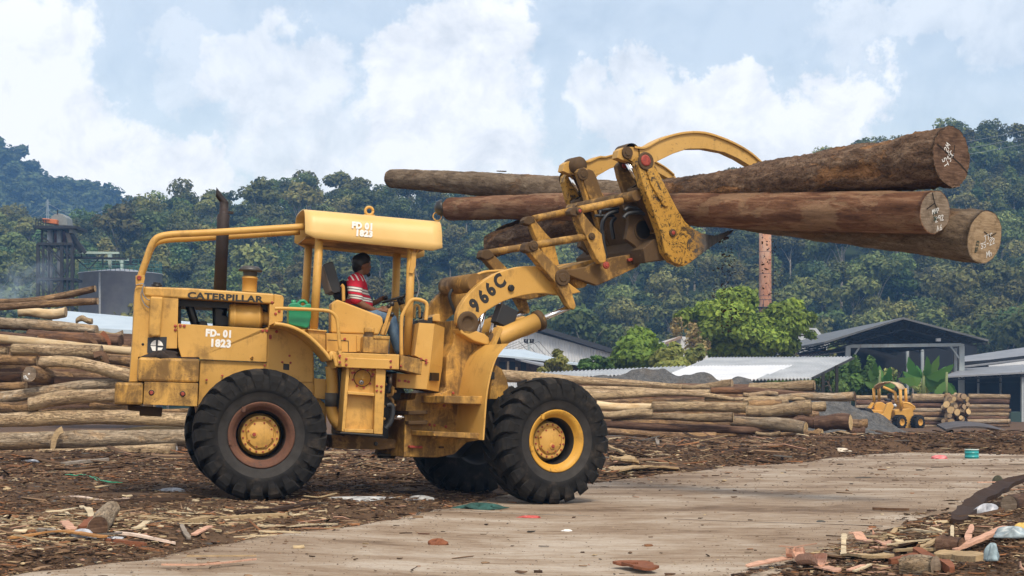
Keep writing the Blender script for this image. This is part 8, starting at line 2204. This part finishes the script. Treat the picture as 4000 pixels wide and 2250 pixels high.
make_log('dark burnt block beside the salmon pink plank', Vector((*unproj_h(KN([(1980, 760)])[0]), gz(*unproj_h(KN([(1980, 760)])[0])) + .06)), Vector((*unproj_h(KN([(2130, 765)])[0]), gz(*unproj_h(KN([(2130, 765)])[0])) + .07)), .09, .06, [B_DARK, E_DARK], 64, .0, 0, 10, 14, .12, G2, name='wood_block')
def lump(label, name, cat, K, p, size, mat, seed, rot=0, up=0., lumpy=.3):
    x, y = unproj_h(K([p])[0]); z = gz(x, y) if not in_road([x], [y])[0] else float(base_h(x, y)) + .01
    return cloth(label, name, cat, None, size, mat, seed, Matrix.Translation((x, y, z + up)) @ Matrix.Rotation(R(rot), 4, 'Z'), lumpy)
M_BAG = plain('white_plastic_bag', (.46, .48, .53), .4, 0, .3, 9); M_BAGG = plain('grey_plastic_sheet', (.33, .34, .35), .4, 0, .2, 8); M_CLOTH = plain('dark_green_cloth', (.02, .075, .065), .9, 0, .3, 10)
lump('crumpled white plastic bag beside the stub at the lower left', 'plastic_bag', 'plastic bag', KL, (590, 735), (.11, .06, .065), M_BAG, 3)
lump('flat white plastic scrap below the pale pinkish plank', 'plastic_scrap', 'plastic bag', KL, (815, 752), (.09, .05, .03), M_BAG, 4)
lump('white rubbish by the lowest pale log at the left', 'plastic_scrap', 'plastic bag', KL, (215, 208), (.16, .1, .06), M_BAG, 6)
lump('small white paper beside the grey weathered slab', 'paper', 'paper', KL, (480, 252), (.10, .06, .03), M_BAG, 7)
lump('flattened clear plastic bottle on the mulch left of the rear wheel', 'plastic_bottle', 'bottle', KL, (1240, 402), (.19, .05, .05), M_BAG, 8, 0, 0, .15)
lump('crumpled dark green cloth on the road before the front wheel', 'cloth', 'cloth', KM, (1050, 462), (.27, .11, .055), M_CLOTH, 9, 0, 0, .5)
lump('grey plastic sheet lying in the wood waste between the wheels', 'plastic_sheet', 'plastic sheet', KM, (180, 378), (.55, .09, .045), M_BAGG, 10, 4, 0, .45)
lump('small grey plastic scrap right of the plastic sheet', 'plastic_scrap', 'plastic sheet', KM, (625, 370), (.16, .07, .05), M_BAGG, 11)
lump('reddish brown lump of bark on the road at the bottom centre', 'bark_lump', 'bark', KM, (752, 728), (.09, .045, .05), WM['red'], 12, 15)
lump('red and white wrapper on the road before the front wheel', 'wrapper', 'wrapper', KM, (1410, 527), (.13, .04, .025), plain('red_wrapper', (.45, .06, .05), .4), 13)
lump('white paper scrap on the middle of the road', 'paper', 'paper', KM, (1680, 627), (.055, .03, .02), M_WHITEP, 14)
lump('white plastic bag under the curved black bark at the right edge', 'plastic_bag', 'plastic bag', KN, (2310, 510), (.19, .09, .11), M_BAG, 15, 20, .03)
lump('pale blue plastic bag at the right edge of the heap', 'plastic_bag', 'plastic bag', KN, (2500, 690), (.14, .07, .07), plain('pale_blue_bag', (.30, .37, .41), .4, 0, .3, 9), 16, 0, .06)
lump('thin blue plastic scrap low in the lower right heap', 'plastic_scrap', 'plastic sheet', KN, (2345, 850), (.05, .03, .10), plain('light_blue_plastic', (.3, .40, .45), .4, 0, .3, 9), 17, 0, .05)
lump('yellow foam lump at the right edge of the heap', 'foam', 'foam', KN, (2560, 640), (.07, .05, .06), plain('yellow_foam', (.62, .42, .12), .8), 18, 0, .06, .1)
lump('mossy dark stone on the road at the right edge', 'stone', 'stone', KN, (2388, 276), (.09, .07, .13), plain('mossy_stone', (.05, .05, .03), .9), 19, 0, 0, .08)
lump('small dark stone lying on the road', 'stone', 'stone', KN, (1115, 560), (.055, .04, .025), plain('dark_stone', (.06, .06, .055), .9), 20, 0, 0, .1)
lump('white bottle shaped rubbish by the logs right of the front wheel', 'plastic_bottle', 'bottle', KR, (1350, 1020), (.24, .08, .11), M_BAG, 21, -30)
lump('white plastic sack in the bark heap beside the front wheel', 'plastic_bag', 'plastic bag', KR, (1150, 1088), (.34, .14, .11), M_BAG, 22)
lump('white plastic bag lying in front of the right pile', 'plastic_bag', 'plastic bag', KR, (2240, 1062), (.36, .12, .10), M_BAG, 23, 25)
lump('torn white paper in the bark at the foot of the right pile', 'paper', 'paper', KS, (590, 1165), (.22, .07, .07), plain('cream_paper', (.62, .55, .45), .7), 24, 20)
lump('pink plastic bag near the turquoise pail', 'plastic_bag', 'plastic bag', KS, (1380, 1130), (.17, .08, .07), plain('pink_plastic', (.62, .16, .17), .45), 25)
slat('plank', 'grey board leaning in the bark heap right of the front wheel', KR, [(1420, 1062), (1455, 1080), (1495, 1100)], .10, 'grey', .04, (.14, .04), group='wood scraps by the right pile')
slat('bark_sheet', 'big tan bark sheet beside the road right of the front wheel', KR, [(1130, 1335), (1350, 1322), (1650, 1318)], .26, 'tan', .03, (.05, .03), .7, group='wood scraps by the right pile')
slat('bark_sheet', 'pale brown bark slab behind the big tan bark sheet', KR, [(1150, 1255), (1240, 1272), (1325, 1300)], .28, 'tan', .04, (.12, .06), .8, group='wood scraps by the right pile')
slat('stick', 'pale stick sticking out beside the front tyre', KR, [(1070, 1150), (1140, 1172), (1230, 1200)], .07, 'tan', .04, (.12, .04), group='wood scraps by the right pile')
for lab, K_, pts in (('dark joint line running across the road', KN, [(60, 538), (380, 552), (800, 566), (1200, 578), (1560, 590)]), ('ragged crack edge of a concrete slab in the road', KM, [(560, 456), (900, 474), (1350, 498), (1850, 512)])):
    o = slat('road_joint', lab, K_, pts, .035, WM['dark'] if 'joint' in lab else WM['grey'], .006, (-.022, -.022)); o['kind'] = 'structure'; del o['category']
# green string on the mulch
g = [Vector((*unproj_h(p), 0)) for p in KL([(470, 298), (540, 304), (600, 302), (680, 326), (760, 348), (850, 355)])]
P = smooth_path(g, 5); m = MB(); m.tube([p + Vector((0, 0, gz(p.x, p.y) + .03)) for p in P], .009, 6); m.tube([p + Vector((.05, .03, gz(p.x, p.y) + .025)) for p in P[8:]], .006, 5)
tag(m.build('string', [plain('green_string', (.03, .30, .16), .6)]), 'green plastic string lying on the mulch left of the rear wheel', 'string')
# loops of bark hanging on the pile logs
for (label, pts, Y, w, mt) in (('loop of stripped bark around the second log from the ground', [(395, 1092), (365, 1110), (345, 1150), (335, 1195), (330, 1228)], 30.55, .14, 'tan'),
                              ('torn brown bark hanging over the log beside the loader hood', [(590, 625), (640, 612), (665, 640), (672, 690), (668, 715)], 32.1, .13, 'brown'),
                              ('red bark strips hanging over the dark reddish log', [(640, 480), (665, 505), (685, 540), (690, 575)], 32.75, .10, 'red'),
                              ('curled bark strip lying on the dark reddish log', [(530, 480), (560, 510), (600, 545), (615, 565)], 32.75, .10, 'brown')):
    P = smooth_path([W(p, Y) for p in K8(pts)], 4); m = MB()
    for i in range(len(P) - 1): m.bar(P[i], P[i + 1] + (P[i + 1] - P[i]) * .2, w * (1 - .5 * i / len(P)), .025, 0, (0, -1, .4))
    tag(m.build('bark_strip', [WM[mt]]), label, 'bark strip')
# bark crumbs falling from the fork tip
rg = np.random.default_rng(31); m = MB(); base = FF.M @ FF.v(K4([(1680, 985)])[0], -1.0)
for k in range(520):
    t_ = rg.random() ** .8; c = base + Vector((rg.normal(.02, .05 + .07 * t_) + .10 * t_ + .05 * math.sin(9 * t_) + (.62 if k % 4 == 0 else 0), rg.normal(0, .12), -1.15 * t_ * (.75 if k % 4 == 0 else 1.15) + (.05 if k % 4 == 0 else 0))); s = rg.lognormal(math.log(.005), .5)
    Mr = Matrix.Translation(c) @ Matrix.Rotation(rg.uniform(0, 6), 4, 'X') @ Matrix.Rotation(rg.uniform(0, 6), 4, 'Z'); m.box((-s, -s * .6, -s * .4), (s * 1.6, s * .6, s * .4), 0, Mr)
o = m.build('falling_bark', [WM['dark']], fix=False); tag(o, 'dark bark crumbs falling from the raised grapple fork', 'bark crumbs', None, 'stuff')
